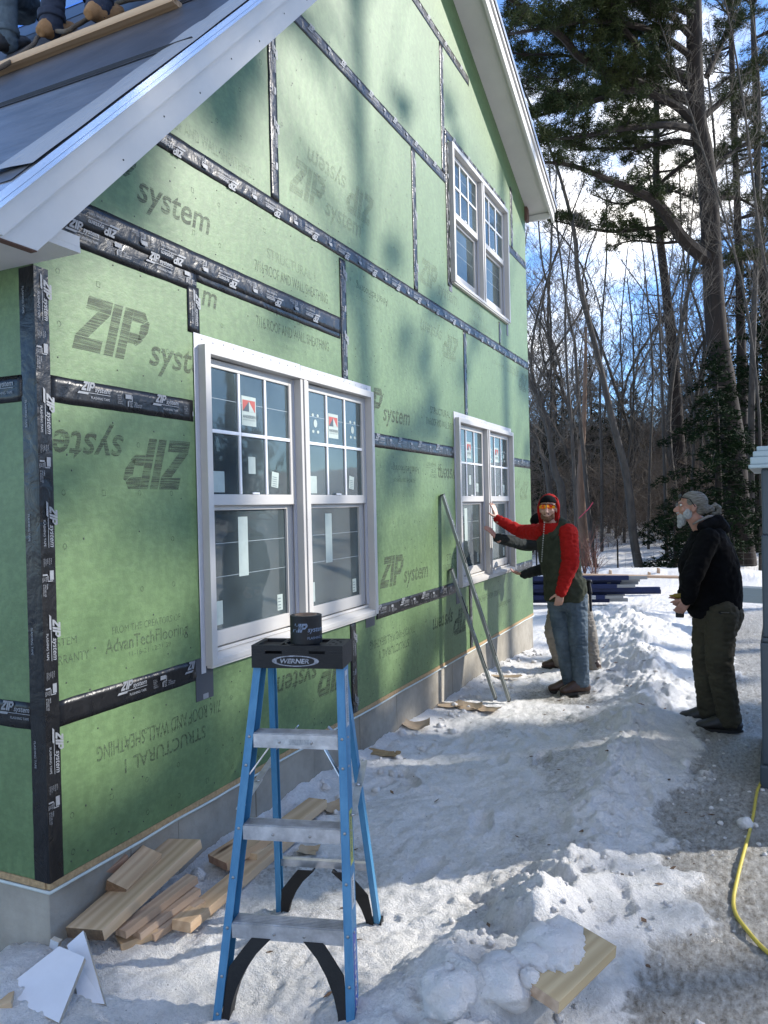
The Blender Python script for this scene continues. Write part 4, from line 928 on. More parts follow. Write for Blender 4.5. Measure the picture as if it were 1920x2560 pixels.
m = MB(); y = fy(.905)-.0035; m.add([(.0-.08,y,.868),(.06,y,.868),(.06,y,.89),(-.08,y,.89)], [(0,1,2,3)], 0)
for r_ in range(4): place2d(m, text2d('DO NOT STAND ABOVE THIS STEP', 0, 0, width=.07, height=.0028), (-.02,y,.886-r_*.005), (1,0,0), (0,0,1), .0004, 1)
obj('warning_label', m, [M_['lblw'], M_['pgrey']], ladder, world=False)
for z in (.272,.84):
    m = MB(); yy = .6 if z < .5 else .455; m.box((-.184 if z<.5 else -.138, yy-.012-.004, z-.014),(.184 if z<.5 else .138, yy-.012, z+.014)); m.box((-.184 if z<.5 else -.138, yy-.0118, z+.0108),(.184 if z<.5 else .138, yy+.008, z+.014)); obj('rear_bar', m, M_['alu'], ladder, world=False)
# labels on the right rail's outer face
def rail_label(z0, z1, mt, name, txt=None, tm=None):
    m = MB(); pts = []
    for z, y in ((z0,.012),(z0,.055),(z1,.055),(z1,.012)): pts.append((hw(z)+.0290, fy(z)+y, z))
    m.add(pts, [(0,1,2,3)], 0)
    d = Vector(pts[3])-Vector(pts[0]); d.normalize()
    if txt:
        for i, (t, h) in enumerate(txt): place2d(m, text2d(t, 0, .012, width=(z1-z0)*.86, height=h), Vector(pts[0])+Vector((.0006, .010+i*(h*1.4)+h, 0))+d*.015, d, (0,-1,0), 0, 1)
    obj(name, m, [mt, tm or M_['pgrey']], ladder, world=False)
rail_label(.93, 1.12, M_['lblw'], 'rail_label', [('NOTICE TO OWNER', .006),('INSPECT BEFORE USE', .006),('KEEP AWAY FROM WIRES', .006)]); rail_label(.49, .66, M_['lbly'], 'rail_label', [('CAUTION', .01),('WATCH FOR WIRES', .008)]); rail_label(.36, .455, M_['lblw'], 'rail_label', [('DANGER', .009),('METAL CONDUCTS', .006)])
rail_label(.03, .29, mat('blue_brand_label', (.02,.05,.30), .4), 'rail_label', [('WERNER', .022)], M_['lblw'])
# black top
m = MB(); zb, zc = 1.133, 1.215; ya, yb_ = .262, .415; X0, X1 = -.170, .170; g = .0035
m.box((X0, ya, zb),(X1, ya+g, zb+.052)); m.box((X0, ya, zb+.0625),(X1, ya+g, zc))
for a_, b_ in ((X0,-.118),(-.055,.045),(.105,X1)): m.box((a_, ya, zb+.0522),(b_, ya+g, zb+.0623))
m.box((X0, yb_-g, zb),(X1, yb_, zb+.052)); m.box((X0, yb_-g, zb+.0625),(X1, yb_, zc))
for a_, b_ in ((X0,-.118),(-.055,.045),(.105,X1)): m.box((a_, yb_-g, zb+.0522),(b_, yb_, zb+.0623))
m.box((X0, ya+g, zb),(X0+g, yb_-g, zc)); m.box((X1-g, ya+g, zb),(X1, yb_-g, zc))
m.box((X0+g, ya+g, zc-.014),(X1-g, yb_-g, zc-.010))
for a_ in ((X0+g,ya+g,X1-g,ya+.018),(X0+g,yb_-.018,X1-g,yb_-g),(X0+g,ya+.018,X0+.018,yb_-.018),(X1-.018,ya+.018,X1-g,yb_-.018),(X0+.095,ya+.018,X0+.105,yb_-.018),(.095,ya+.018,.105,yb_-.018)): m.box((a_[0],a_[1],zc-.0098),(a_[2],a_[3],zc-.0005))
m.box((.105,ya+.018,zc-.0098),(X1-.018,yb_-.018,zc-.002)); 
for k in range(20): a0 = 2*math.pi*k/20; a1 = 2*math.pi*(k+1)/20; m.prism([(.0+math.cos(a)*r, (ya+yb_)/2+math.sin(a)*r, zc-.0098) for a, r in ((a0,.066),(a1,.066),(a1,.058),(a0,.058))], (0,0,.009))
topc = obj('top_cap', m, M_['blk'], ladder, world=False)
m = MB()
for x, y in ((.118,.03),(.135,.05),(.118,.08),(.14,.10),(.125,.118),(.147,.075)): m.ell((x, ya+y, zc-.0015), (.006,.006,.001), nu=12, nv=4)
obj('tool_hole', m, mat('hole_black', (.003,.003,.003), .9), topc, world=False)
m = MB(); n = 28
def el(a, rx, rz, cx=-.005, cz=zb+.0265): return (cx+math.cos(a)*rx, ya-.0006, cz+math.sin(a)*rz)
for k in range(n):
    a0 = 2*math.pi*k/n; a1 = 2*math.pi*(k+1)/n; th = lambda a: .72+.14*abs(math.sin(a))
    m.add([el(a0,.088,.020), el(a1,.088,.020), el(a1,.088*(.80+.1*abs(math.sin(a1))),.020*.82), el(a0,.088*(.80+.1*abs(math.sin(a0))),.020*.82)], [(0,1,2,3)])
place2d(m, text2d('WERNER', .2, .03, width=.108, height=.0165), (-.062, ya, zb+.0185), (1,0,0), (0,0,1), .0008)
obj('brand_lettering', m, mat('worn_silver_print', (.38,.40,.44), .5, col2=(.10,.10,.12), vscale=60), topc, world=False)

# roll of tape standing on the ladder top
rc = lb + e1*.017 + e2*.335 + Vector((0,0,zc)); 
tr = empty('tape_roll', tuple(rc), 'black roll of printed flashing tape on top of the stepladder', 'tape roll')
def ringtube(ro, ri, z0, z1, n=48):
    m = MB(); vs = []
    for z in (z0, z1):
        for r in (ro, ri):
            for k in range(n): a = 2*math.pi*k/n; vs.append((math.cos(a)*r, math.sin(a)*r, z))
    fs = []
    for k in range(n):
        k2 = (k+1)%n; fs += [(k,k2,2*n+k2,2*n+k),(n+k2,n+k,3*n+k,3*n+k2),(2*n+k,2*n+k2,3*n+k2,3*n+k),(k2,k,n+k,n+k2)]
    m.add(vs, fs); return m
obj('tape_winding', ringtube(.0585,.042,0,.102), M_['blk'], tr, world=False, bevel=.0015)
obj('cardboard_core', ringtube(.0418,.038,.001,.103), mat('cardboard_core', (.30,.20,.13), .8), tr, world=False)
m = MB(); flat = MB(); flat.merge(logo2d(.135)); flat.merge(T2(text2d('FLASHING TAPE',0,.01,width=.09), .06,-.026)); flat.merge(poly2d([(-.012,-.010),(.06,-.010),(.075,.0),(0,0)]))
a_c = math.atan2(CY-rc.y, CX-rc.x)
cut = MB()
for f in flat.f:
    pts = [Vector(flat.v[i]) for i in f]; cut.add([(math.cos(a_c-.95+p.x/.0585)*.0589, math.sin(a_c-.95+p.x/.0585)*.0589, .045+p.y) for p in pts], [tuple(range(len(pts)))])
obj('tape_lettering', cut, mat('blue_grey_ink', (.13,.17,.24), .5), tr, world=False)

# ------------------------------------------------------------------ timber and board helper
def plank(name, A, B, w, t, mt, label, cat, group=None, up=(0,0,1), end=None, roll=0, bevel=.002):
    A = Vector(A); B = Vector(B); x = (B-A); L_ = x.length; x.normalize(); z = Vector(up); y = z.cross(x).normalized(); z = x.cross(y)
    if roll: R = Matrix.Rotation(roll, 3, x); y = R @ y; z = R @ z
    M = Matrix(((x.x,y.x,z.x,A.x),(x.y,y.y,z.y,A.y),(x.z,y.z,z.z,A.z),(0,0,0,1)))
    m = MB(); m.box((0,-w/2,-t/2),(L_,w/2,t/2)); m.m[4] = 0
    o = obj(name, m, [mt], bevel=bevel)
    if end is not None:
        o.data.materials.append(end)
        for p in o.data.polygons:
            if abs(p.normal.x) > .9: p.material_index = 1
    o.matrix_basis = M; return tag(o, label, cat, group)
zb_ = zt(0,1700,2.573); G_ = 'timber offcuts heaped beside the foundation'
def WZ(x, y, z): return on_z(*zb_(x, y), z)
M_['slab'] = wood_mat('slab_wood', (.47,.32,.18), (.62,.45,.28), .7, dark=(.18,.10,.04))
plank('timber_offcut', WZ(545,1635,-.185), WZ(1190,1050,-.11), .175, .042, M_['slab'], 'broad pale plank with waney edge and dark end, biggest in the heap by the corner', 'timber', G_, end=M_['endgrain'], roll=-.12)
plank('timber_offcut', WZ(745,1350,-.135), WZ(975,1120,-.095), .095, .05, M_['pine'], 'stubby block with brown ringed end grain lying on the broad plank', 'timber', G_, end=mat('ringed_end_grain', (.13,.07,.035), .8, col2=(.26,.16,.09), vscale=90), roll=.3)
plank('timber_offcut', WZ(500,1385,-.130), WZ(815,1145,-.075), .022, .04, M_['reddish'], 'thin reddish strip leaning against the foundation above the heap', 'timber', G_, roll=.2)
plank('timber_offcut', WZ(775,1630,-.215), WZ(1240,1275,-.170), .06, .030, M_['pine2'], 'uppermost of the narrow boards stacked under the broad plank', 'timber', G_)
plank('timber_offcut', WZ(870,1640,-.245), WZ(1260,1350,-.205), .06, .028, M_['pine2'], 'second narrow board down in the stack under the broad plank', 'timber', G_)
plank('timber_offcut', WZ(960,1645,-.270), WZ(1290,1420,-.235), .07, .028, M_['pine2'], 'third narrow board down in the stack, with knots near its end', 'timber', G_)
plank('timber_offcut', WZ(760,1690,-.275), WZ(1000,1600,-.265), .09, .03, M_['slab'], 'short yellow board poking from the snow under the stack', 'timber', G_)
ld1 = plank('long_timber', WZ(1165,1585,-.245), gp(632,1800,.045), .085, .040, M_['pine'], 'long stamped pale stud running from the heap towards the stepladder legs', 'timber', 'long studs lying by the wall')
zs5 = zt(480,1550,2.19)
plank('long_timber', on_z(*zs5(140,1330),-.235), on_z(*zs5(395,1165),-.19), .14, .04, M_['pine'], 'knotty wide board with brown end between the heap and the ladder', 'timber', 'long studs lying by the wall', end=M_['reddish'])
plank('long_timber', on_z(*zs5(300,1300),-.24), on_z(*zs5(690,1000),-.26), .11, .045, M_['slab'], 'bright yellow board end pointing along the foundation behind the ladder', 'timber', 'long studs lying by the wall')
# white trim pieces
def panel(name, pts, th, mt, label, cat, group=None, edge=None, par=None):
    P = [Vector(p) for p in pts]; n = (P[1]-P[0]).cross(P[2]-P[0]).normalized()
    if n.dot(CAM-P[0]) < 0: P = P[::-1]; n = -n
    m = MB(); m.prism(P, -n*th)
    o = obj(name, m, [mt]); 
    if edge is not None:
        o.data.materials.append(edge)
        for p in o.data.polygons:
            if p.index > 1: p.material_index = 1
    return tag(o, label, cat, group)
GW = 'white trim offcuts on the snow'
M_['whitep'] = mat('white_board_face', (.66,.67,.70), .5, var=.04, vscale=10); M_['mdf'] = mat('tan_board_edge', (.42,.36,.28), .7, var=.15, vscale=50)
a = WZ(380,1712,-.155); b = WZ(545,1782,-.165); c = WZ(378,2205,-.245); d = WZ(-10,2015,-.225)
panel('trim_offcut', [a,b,c,d], .018, M_['whitep'], 'large white board lying face up on the snow at the house corner', 'board', GW, M_['mdf'])
a = WZ(432,1705,-.185); b = WZ(535,1612,-.15); c = WZ(672,2085,-.262); d = WZ(505,2065,-.262)
panel('trim_offcut', [a,b,c,d], .018, M_['whitep'], 'tapered white board with a tan edge leaning behind the larger one', 'board', GW, M_['mdf'])
a = WZ(325,1668,-.19); b = WZ(378,1690,-.19); c = WZ(360,1760,-.25); d = WZ(312,1745,-.25)
panel('trim_offcut', [a,b,c,d], .016, M_['whitep'], 'small white sliver standing behind the big white board', 'board', GW, M_['mdf'])
plank('timber_offcut', WZ(-20,2110,-.24), WZ(90,2070,-.23), .06, .04, M_['slab'], 'yellow block end at the left edge below the white boards', 'timber', G_)
z9 = zt(900,2200,2.37)
a = on_z(*z9(497,740),-.19); b = on_z(*z9(580,665),-.18); c = on_z(*z9(640,880),-.235); d = on_z(*z9(525,880),-.235)
panel('trim_offcut', [a,b,c,d], .022, M_['whitep'], 'white board end sticking out of the snow beside the ladder foot', 'board', GW, mat('greenish_edge', (.25,.30,.24), .7))
# half buried board bottom right
z6 = zt(1000,1900,1.803)
A = (on_z(*z6(715,1105),-.150)); B = on_z(*z6(975,850),-.125); nrm = Vector((B.x-A.x, B.y-A.y, 0)).normalized(); sd = Vector((-nrm.y, nrm.x, 0))
plank('buried_board', A+sd*.075, B+sd*.075, .15, .042, wood_mat('treated_wood', (.34,.26,.14), (.44,.35,.205), .8), 'greenish pressure treated board half buried under a snow lump', 'board', end=M_['pine2'], up=(.12,-.1,1))
m = MB(); 
ctr = A.lerp(B, .5)+sd*.13
for dx, r in ((-.06,.075),(.02,.105),(.10,.085),(.05,.06),(-.01,.07)):
    p = ctr+nrm*dx+sd*(.03 if r > .07 else -.02); lump(m, (p.x, p.y, p.z+.012), r, .62, dx*50+3, 36, 24)
p = A+nrm*.02+sd*.12; lump(m, (p.x,p.y,p.z+.02), .035, .8, 9, 20, 14); p = A+nrm*.10+sd*.10; lump(m, (p.x,p.y,p.z+.02), .028, .7, 14, 20, 14)
p = A-nrm*.02+sd*.21; lump(m, (p.x,p.y,p.z-.02), .10, .8, 19, 36, 24); p = A-nrm*.14+sd*.30; lump(m, (p.x,p.y,p.z-.03), .10, .8, 29, 36, 24)
o = obj('snow_lump', m, M_['snow2'], smooth=True); tag(o, 'big rounded snow lumps heaped over the half buried board', 'snow')
# brown paper scraps by the foundation
M_['kraft'] = mat('kraft_paper', (.36,.265,.17), .75, col2=(.44,.335,.22), vscale=9, bump=.3, bscale=12)
def scrap(c, w, l, ang, curl, label, seed, mt=None, name='paper_scrap', z=None):
    m = MB(); n = 8; vs = []; fs = []
    for i in range(n+1):
        for j in range(n+1):
            u, v = i/n-.5, j/n-.5; ed = 1-.18*mnoise.noise(Vector((u*5+seed, v*5, 0)))
            x = u*l*ed; y = v*w*ed; X_ = c[0]+x*math.cos(ang)-y*math.sin(ang); Y_ = c[1]+x*math.sin(ang)+y*math.cos(ang)
            h = curl*(abs(u*2)**2)*.6+curl*.5*max(0, v*2)**2+.012*mnoise.noise(Vector((u*3, v*3, seed)))
            vs.append((X_, Y_, (gz(c[0], c[1]) if z is None else z)+.012+h))
    for i in range(n):
        for j in range(n): q = i*(n+1)+j; fs.append((q, q+n+1, q+n+2, q+1))
    k = len(vs); vs += [(a_, b_, c_-.0015) for a_, b_, c_ in vs]; fs += [tuple(x+k for x in f)[::-1] for f in fs[:]]
    m.add(vs, fs); o = obj(name, m, mt or M_['kraft'], smooth=True); return tag(o, label, 'paper scrap', 'brown paper scraps by the foundation')
for (px, py), w, l, a_, cu, lb_, sd_ in (((960,1528),.12,.22,.5,.02,'flat brown paper scrap nearest the wall below the leaning levels',1), ((1012,1530),.16,.22,.1,.04,'curled brown paper scrap in the middle of the three below the levels',2), ((1052,1533),.12,.20,-.2,.03,'brown paper scrap nearest the foot of the long level',3), ((893,1578),.12,.20,.3,.05,'lone domed brown paper scrap on the snow behind the ladder',4), ((718,1752),.10,.13,.9,.03,'brown paper scrap seen between the ladder rails',5), ((665,1842),.07,.10,.2,.02,'small dark brown paper scrap by the rear ladder leg',6), ((1040,1462),.10,.50,.15,.01,'long wet brown paper strip on the snow behind the levels',7)):
    q = gp(px, py, .02); scrap((max(q.x, .09), q.y), w, l, a_, cu, lb_, sd_)
q = gp(826,1641); scrap((q.x,q.y), .10, .24, .1, .01, 'patch of yellow wood shavings trodden flat in the snow', 8, mat('wood_shavings', (.24,.15,.06), .8, col2=(.42,.30,.15), vscale=40), 'shavings')

# ------------------------------------------------------------------ spirit levels leaning on the wall
M_['level'] = mat('dull_aluminium', (.20,.215,.20), .45, .55, var=.12, vscale=10); M_['leveld'] = mat('level_edge', (.42,.44,.41), .4, .6)
def level(A, B, label, slots, vials):
    A = Vector(A); B = Vector(B); x = (B-A); L_ = x.length; x.normalize()
    toc = (CAM-A).normalized(); y = x.cross(Vector((1,.15,0))).normalized(); z = x.cross(y)
    M = Matrix(((x.x,y.x,z.x,A.x),(x.y,y.y,z.y,A.y),(x.z,y.z,z.z,A.z),(0,0,0,1)))
    root = empty('spirit_level', None, label, 'spirit level', 'aluminium levels leaning on the wall', M=M)
    w, t = .060, .024; m = MB()
    cuts = sorted([(s-.5*l, s+.5*l) for s, l in slots]+[(v-.028, v+.028) for v in vials]); z0 = .004
    m.box((0.004, w/2-.010, -t/2),(L_-.004, w/2, t/2)); m.box((.004, -w/2, -t/2),(L_-.004, -w/2+.010, t/2))
    for c0, c1 in cuts: m.box((z0, -w/2+.0102, -t/2+.004),(c0, w/2-.0102, t/2-.004)); z0 = c1
    m.box((z0, -w/2+.0102, -t/2+.004),(L_-.004, w/2-.0102, t/2-.004)); obj('level_body', m, M_['level'], root, world=False, bevel=.001)
    m = MB(); m.box((-.004,-w/2-.001,-t/2-.001),(.0035,w/2+.001,t/2+.001)); m.box((L_-.0035,-w/2-.001,-t/2-.001),(L_+.004,w/2+.001,t/2+.001)); obj('end_cap', m, M_['blk'], root, world=False)
    for s, l in slots:
        m = MB(); m.box((s-l/2+.001,-w/2+.0105,-t/2+.001),(s+l/2-.001,-w/2+.015,t/2-.001)); m.box((s-l/2+.001,w/2-.015,-t/2+.001),(s+l/2-.001,w/2-.0105,t/2-.001)); m.box((s-l/2+.001,-w/2+.016,-.002),(s+l/2-.001,w/2-.016,.002)); obj('hand_grip', m, M_['blk'], root, world=False)
    for v in vials:
        m = MB(); n = 14
        for k in range(n):
            a0 = 2*math.pi*k/n; a1 = 2*math.pi*(k+1)/n; m.prism([(v+math.cos(a)*r*1.25, math.sin(a)*r, -t/2-.001) for a, r in ((a0,.020),(a1,.020),(a1,.015),(a0,.015))], (0,0,t+.002))
        vf = obj('vial_frame', m, M_['lblw'], root, world=False)
        m = MB(); m.tube([(v,-.014,0),(v,.014,0)], .006, 10); obj('vial', m, mat('vial_yellow', (.45,.50,.08), .15) if 'vial_yellow' not in bpy.data.materials else bpy.data.materials['vial_yellow'], vf, world=False, smooth=True)
    return root
z36 = zt(1060,1200,3.6875)
topA = on_x(*z36(172,135), .022); ft = gp(1100,1513,.03); ft.z = gz(ft.x, ft.y)+.03
level(ft, topA, 'longer spirit level leaning on the green wall left of the far window', ((.50,.20),(1.35,.20)), (.26,.95,1.62))
topB = on_x(*z36(250,822), .022); fb = Vector((.36, 4.46, 0)); fb.z = gz(fb.x, fb.y)+.03
level(fb, topB, 'shorter spirit level leaning on the wall under the longer one', ((.35,.16),(.86,.16)), (.16,.60,1.08))
# ------------------------------------------------------------------ cord, toilet, poles, fence, misc
pts = [(1668,1655),(1650,1672),(1636,1700),(1628,1745),(1618,1790),(1604,1845),(1592,1890),(1584,1930),(1590,1962),(1612,1995),(1642,2028),(1680,2062),(1720,2090)]
P = []
for q in pts:
    g_ = gp(*q); P.append(Vector((g_.x, g_.y, gz(g_.x, g_.y)+.008)))
def spline(P, n=6):
    out = []
    for i in range(len(P)-1):
        p0, p1, p2, p3 = P[max(i-1,0)], P[i], P[i+1], P[min(i+2,len(P)-1)]
        for k in range(n):
            t = k/n; out.append(.5*((2*p1)+(p2-p0)*t+(2*p0-5*p1+4*p2-p3)*t*t+(3*p1-p0-3*p2+p3)*t**3))
    out.append(P[-1]); return out
m = MB(); m.tube(spline(P), .0085, 10); tag(obj('extension_cord', m, mat('yellow_rubber', (.50,.40,.06), .45, var=.12, vscale=20), smooth=True), 'yellow extension cord snaking over the dirty ice', 'cord')
tl = Vector((2.428, 3.12, 0)); tz = gz(2.5, 3.2)-.02
toilet = empty('portable_toilet', (tl.x, tl.y, tz), 'grey blue portable toilet cabin with pale roof cut off by the right edge', 'portable toilet', rz=math.radians(-2.5))
M_['tblue'] = mat('slate_plastic', (.040,.055,.068), .5, var=.1, vscale=3); M_['tpale'] = mat('pale_plastic', (.33,.40,.42), .45)
m = MB(); 
for z0, z1, o_ in ((.0,.16,-.015),(.16,.90,.0),(.90,.93,.008),(.93,1.55,.016),(1.55,1.95,.022)): m.box((o_, o_, z0),(1.1-o_, 1.1-o_, z1-.0005))
obj('cabin_wall', m, M_['tblue'], toilet, world=False, bevel=.012)
m = MB(); m.box((-.045,-.045,1.952),(1.145,1.145,1.975)); m.box((-.035,-.035,1.975),(1.135,1.135,2.02)); m.box((-.02,-.02,2.02),(1.12,1.12,2.055)); m.box((.0,.0,2.055),(1.10,1.10,2.085)); m.prism([(.10,.10,2.085),(1.0,.10,2.085),(1.0,1.0,2.085),(.10,1.0,2.085)], (0,0,.03)); 
m.cap((.11,.55,2.10),(.11,.55,2.22),.055,.05); obj('roof', m, M_['tpale'], toilet, world=False, bevel=.008)
m = MB(); m.box((.2,-.018,.10),(.9,-.001,1.85)); dr = obj('door', m, M_['tpale'], toilet, world=False, bevel=.004)
m = MB(); m.box((.78,-.04,1.0),(.84,-.0185,1.12)); obj('handle', m, M_['blk'], dr, world=False)
m = MB(); m.box((-.02,-.02,-.08),(1.12,1.12,-.001)); obj('skid', m, M_['blk'], toilet, world=False)
# blue poles stacked on the snow
M_['pblue'] = mat('navy_paint', (.004,.011,.05), .5, spec=.3, col2=(.007,.018,.08), vscale=6); M_['psil'] = mat('silver_sleeve', (.25,.26,.27), .45, .6)
zp6 = zt(1300,1300,2.676); dirp = Vector((.955,.30,0)).normalized(); back = Vector((-dirp.y, dirp.x, 0))
pole_rows = [(385,850,.5,0),(400,800,.44,1),(420,790,.36,2),(440,770,.30,0),(462,935,.22,0),(478,940,.16,1),(497,700,.12,2),(514,690,.06,0),(534,720,.03,1)]
pl = ['topmost blue pole with a short silver tip','second blue pole from the top of the stack','blue pole with a long white label on its side','blue pole just above the two longest ones','upper of the two longest blue poles','lower of the two longest blue poles','blue pole with a white label under the longest pair','blue pole with two white bands near its end','lowest blue pole resting in the snow']
stack = None
bz = gz(-.2, 12.6)
for i, ((yy, xe, hh, k), lb_) in enumerate(zip(pole_rows, pl)):
    tip = at(*zp6(xe, yy), 13.6+.10*k); tip.z = max(tip.z, gz(tip.x, tip.y)+.05)
    A = tip-dirp*(3.6+.2*(i%3)); M = Matrix(((dirp.x,back.x,0,A.x),(dirp.y,back.y,0,A.y),(0,0,1,tip.z),(0,0,0,1)))
    r0 = empty('scaffold_pole', None, lb_ + ' beyond the men', 'pole', 'blue poles stacked on the snow', M=M); L_ = (tip-A).length
    m = MB(); m.box((0,-.045,-.040),(L_-.32,.045,.040)); obj('pole_body', m, M_['pblue'], r0, world=False, bevel=.005)
    m = MB(); m.box((L_-.318,-.035,-.028),(L_,.035,.028)) if i not in (4,5) else m.box((L_-.318,-.044,-.038),(L_,.044,.038)); obj('pole_end', m, M_['psil'] if i not in (4,5) else M_['pblue'], r0, world=False, bevel=.004)
    if i in (2,6,7): m = MB(); m.box((L_-1.25,-.047,-.022),(L_-.8,-.0455,.022)); m.box((L_-.55,-.047,-.035),(L_-.48,-.0455,.035)); obj('pole_label', m, M_['lblw'], r0, world=False)
m = MB()
for dx in (.5, 2.4):
    A = at(*zp6(850,520), 13.7)-dirp*(3.5-dx); m.box((A.x-.05, A.y-.35, bz-.1),(A.x+.05, A.y+.35, bz+.03))
tag(obj('timber_bearer', m, M_['pine2']), 'rough timber bearers under the stack of blue poles', 'timber')
plank('long_plank', at(*zp6(330,366), 15.6), at(*zp6(1060,382), 15.2), .24, .04, M_['pine2'], 'long pale plank lying on the snow beyond the blue poles', 'plank')
for i, (yy, lb_) in enumerate(((470,'upper grey aluminium walkboard lying behind the old man'),(515,'lower grey aluminium walkboard lying behind the old man'))):
    A = at(*zp6(1440,yy), 11.0); B = at(*zp6(1700,yy+14), 10.2)
    plank('aluminium_walkboard', A, B, .32, .11, mat('grey_walkboard', (.22,.25,.26), .45, .3) if i == 0 else bpy.data.materials['grey_walkboard'], lb_, 'walkboard', 'aluminium walkboards')
# garden fence and stakes at the edge of the wood
fence = empty('wire_fence', (0,17.6,gz(0,17.6)), 'low wire garden fence on thin posts at the edge of the wood', 'fence')
m = MB(); fx = np.arange(-4.2, 3.4, .22)
for x in fx: z = gz(x, 17.6); m.tube([(x,17.6,z),(x,17.6,z+.55)], .0025, 3)
for h in (.08,.22,.36,.5): m.tube([(x,17.6,gz(x,17.6)+h) for x in fx], .003, 3)
obj('wire_mesh', m, mat('fence_wire', (.08,.085,.08), .6), fence)
for x in (-3.9,-2.45,-1.0,-.42,.9,2.2): z = gz(x,17.6); m = MB(); m.tube([(x,17.6,z-.1),(x,17.6,z+.85)], .022, 6); obj('fence_post', m, M_['bark'], fence)
GS = 'wooden stakes in the snow bank'
for px, dpt, lb_ in ((1402,17,'short pale wooden stake in the snow bank left of the thin trunk'),(1422,17.2,'second short wooden stake just right of the first'),(1318,17.4,'lone short wooden stake below the shrub stems')):
    p = at(px, 1215, dpt); z = gz(p.x, p.y); m = MB(); m.prism([(p.x-.04,p.y-.03,z-.1),(p.x+.04,p.y-.03,z-.1),(p.x+.03,p.y-.03,z+.10),(p.x-.03,p.y-.03,z+.12)], (0,.06,0)); tag(obj('wooden_stake', m, M_['pine2']), lb_, 'stake', GS)
for k, (px, dpt, lb_) in enumerate(((1285,16.8,'leafless reddish shrub stems in the snow left of the fence'),(1262,17.6,'small shrub with a few curled leaves by the red sleeved man'),(1470,19,'low bare shrub under the dark hemlock'))):
    p = at(px, 1215, dpt); z = gz(p.x, p.y); m = MB(); r = random.Random(k)
    for i in range(16):
        a = r.uniform(0,6.28); h = r.uniform(.5,1.3); sp = r.uniform(.15,.5); q = Vector((p.x,p.y,z)); m.tube([q, q+Vector((math.cos(a)*sp*.4, math.sin(a)*sp*.4, h*.55)), q+Vector((math.cos(a)*sp, math.sin(a)*sp, h))], [.010,.007,.003], 4)
        m.tube([q+Vector((math.cos(a)*sp*.4, math.sin(a)*sp*.4, h*.55)), q+Vector((math.cos(a+1)*sp*.9, math.sin(a+1)*sp*.9, h*.85))], [.006,.003], 3)
    tag(obj('bare_shrub', m, mat('red_twig', (.13,.06,.045), .9) if 'red_twig' not in bpy.data.materials else bpy.data.materials['red_twig']), lb_, 'shrub', 'bare shrubs at the wood edge')
# ------------------------------------------------------------------ TREES
def fast_mesh(name, V, Fsz, mats, parent=None, mi=None):
    """V (n*Fsz,3) unshared vertices; every Fsz in a row form a face"""
    V = np.asarray(V, np.float32).reshape(-1, 3); n = len(V)//Fsz; me = bpy.data.meshes.new(name)
    me.vertices.add(len(V)); me.vertices.foreach_set('co', V.reshape(-1)); me.loops.add(len(V)); me.polygons.add(n)
    me.loops.foreach_set('vertex_index', np.arange(len(V), dtype=np.int32)); me.polygons.foreach_set('loop_start', np.arange(0, len(V), Fsz, dtype=np.int32)); me.polygons.foreach_set('loop_total', np.full(n, Fsz, dtype=np.int32))
    me.update(); me.validate()
    for m in (mats if isinstance(mats, (list, tuple)) else [mats]): me.materials.append(m)
    if parent is not None: me.transform(wloc(parent).inverted())
    return link(name, me, parent)
def tufts(P, size, blades, width, flat=1.0, bias=None, rng=RNG):
    """needle tufts: thin triangles fanning from every point"""
    P = np.asarray(P, float); n = len(P); d = rng.normal(size=(n, blades, 3)); d[..., 2] *= flat
    if bias is not None: d += np.asarray(bias)
    d /= np.linalg.norm(d, axis=2, keepdims=True)+1e-9
    L_ = size*rng.uniform(.6, 1.15, (n, blades, 1)); c = P[:, None, :]+rng.normal(scale=size*.22, size=(n, blades, 3))
    s = np.cross(d, rng.normal(size=(n, blades, 3))); s /= np.linalg.norm(s, axis=2, keepdims=True)+1e-9
    A = c-s*width; B = c+s*width; T = c+d*L_
    return np.stack([A, B, T], 2).reshape(-1, 3)
def limb(m, pts, r0, r1, n=6):
    k = len(pts); m.tube(pts, [r0+(r1-r0)*i/(k-1) for i in range(k)], n, wob=.06)
def pine_branching(m, pts, r0, r1, tp, rnd, sub=.42, subl=(.5, 1.5), side=1.0, tl=.16, start=.2, up=.12):
    pts = spline([Vector(p) for p in pts], 4); limb(m, pts, r0, r1, 7)
    tot = sum((pts[i+1]-pts[i]).length for i in range(len(pts)-1)); acc = 0; nxt = tot*start
    for i in range(len(pts)-1):
        seg = (pts[i+1]-pts[i]); l = seg.length; d = seg.normalized() if l > 1e-6 else Vector((0,0,1))
        while acc+l > nxt:
            p = pts[i]+seg*((nxt-acc)/l); f = nxt/tot; ln = rnd.uniform(*subl)*(1.15-.6*f); 
            sd = d.cross(Vector((0,0,1))); sd = sd.normalized() if sd.length > .1 else Vector((1,0,0)); sd = sd*rnd.choice((-1,1))*side
            q = (d*rnd.uniform(.4,1.0)+sd*rnd.uniform(.3,1.0)+Vector((0,0,rnd.uniform(-.15,.45)))).normalized()
            p1 = p+q*ln*.5+Vector((0,0,up*ln*.2)); p2 = p+q*ln+Vector((0,0,up*ln)); m.tube([p,p1,p2], [.018,.012,.006], 4, False)
            nt = int(ln/ tl)+1
            for k in range(nt):
                t = .25+.75*(k+rnd.random())/nt; a = p.lerp(p2, t)
                for _ in range(3):
                    o = Vector((rnd.gauss(0,.12), rnd.gauss(0,.12), rnd.gauss(.03,.07))); tp.append(a+o)
                    if rnd.random() < .22: m.tube([a, a+o], [.006,.003], 3, False)
            nxt += sub*rnd.uniform(.6,1.4)
        acc += l
zr1 = zt(960,0,1.728)
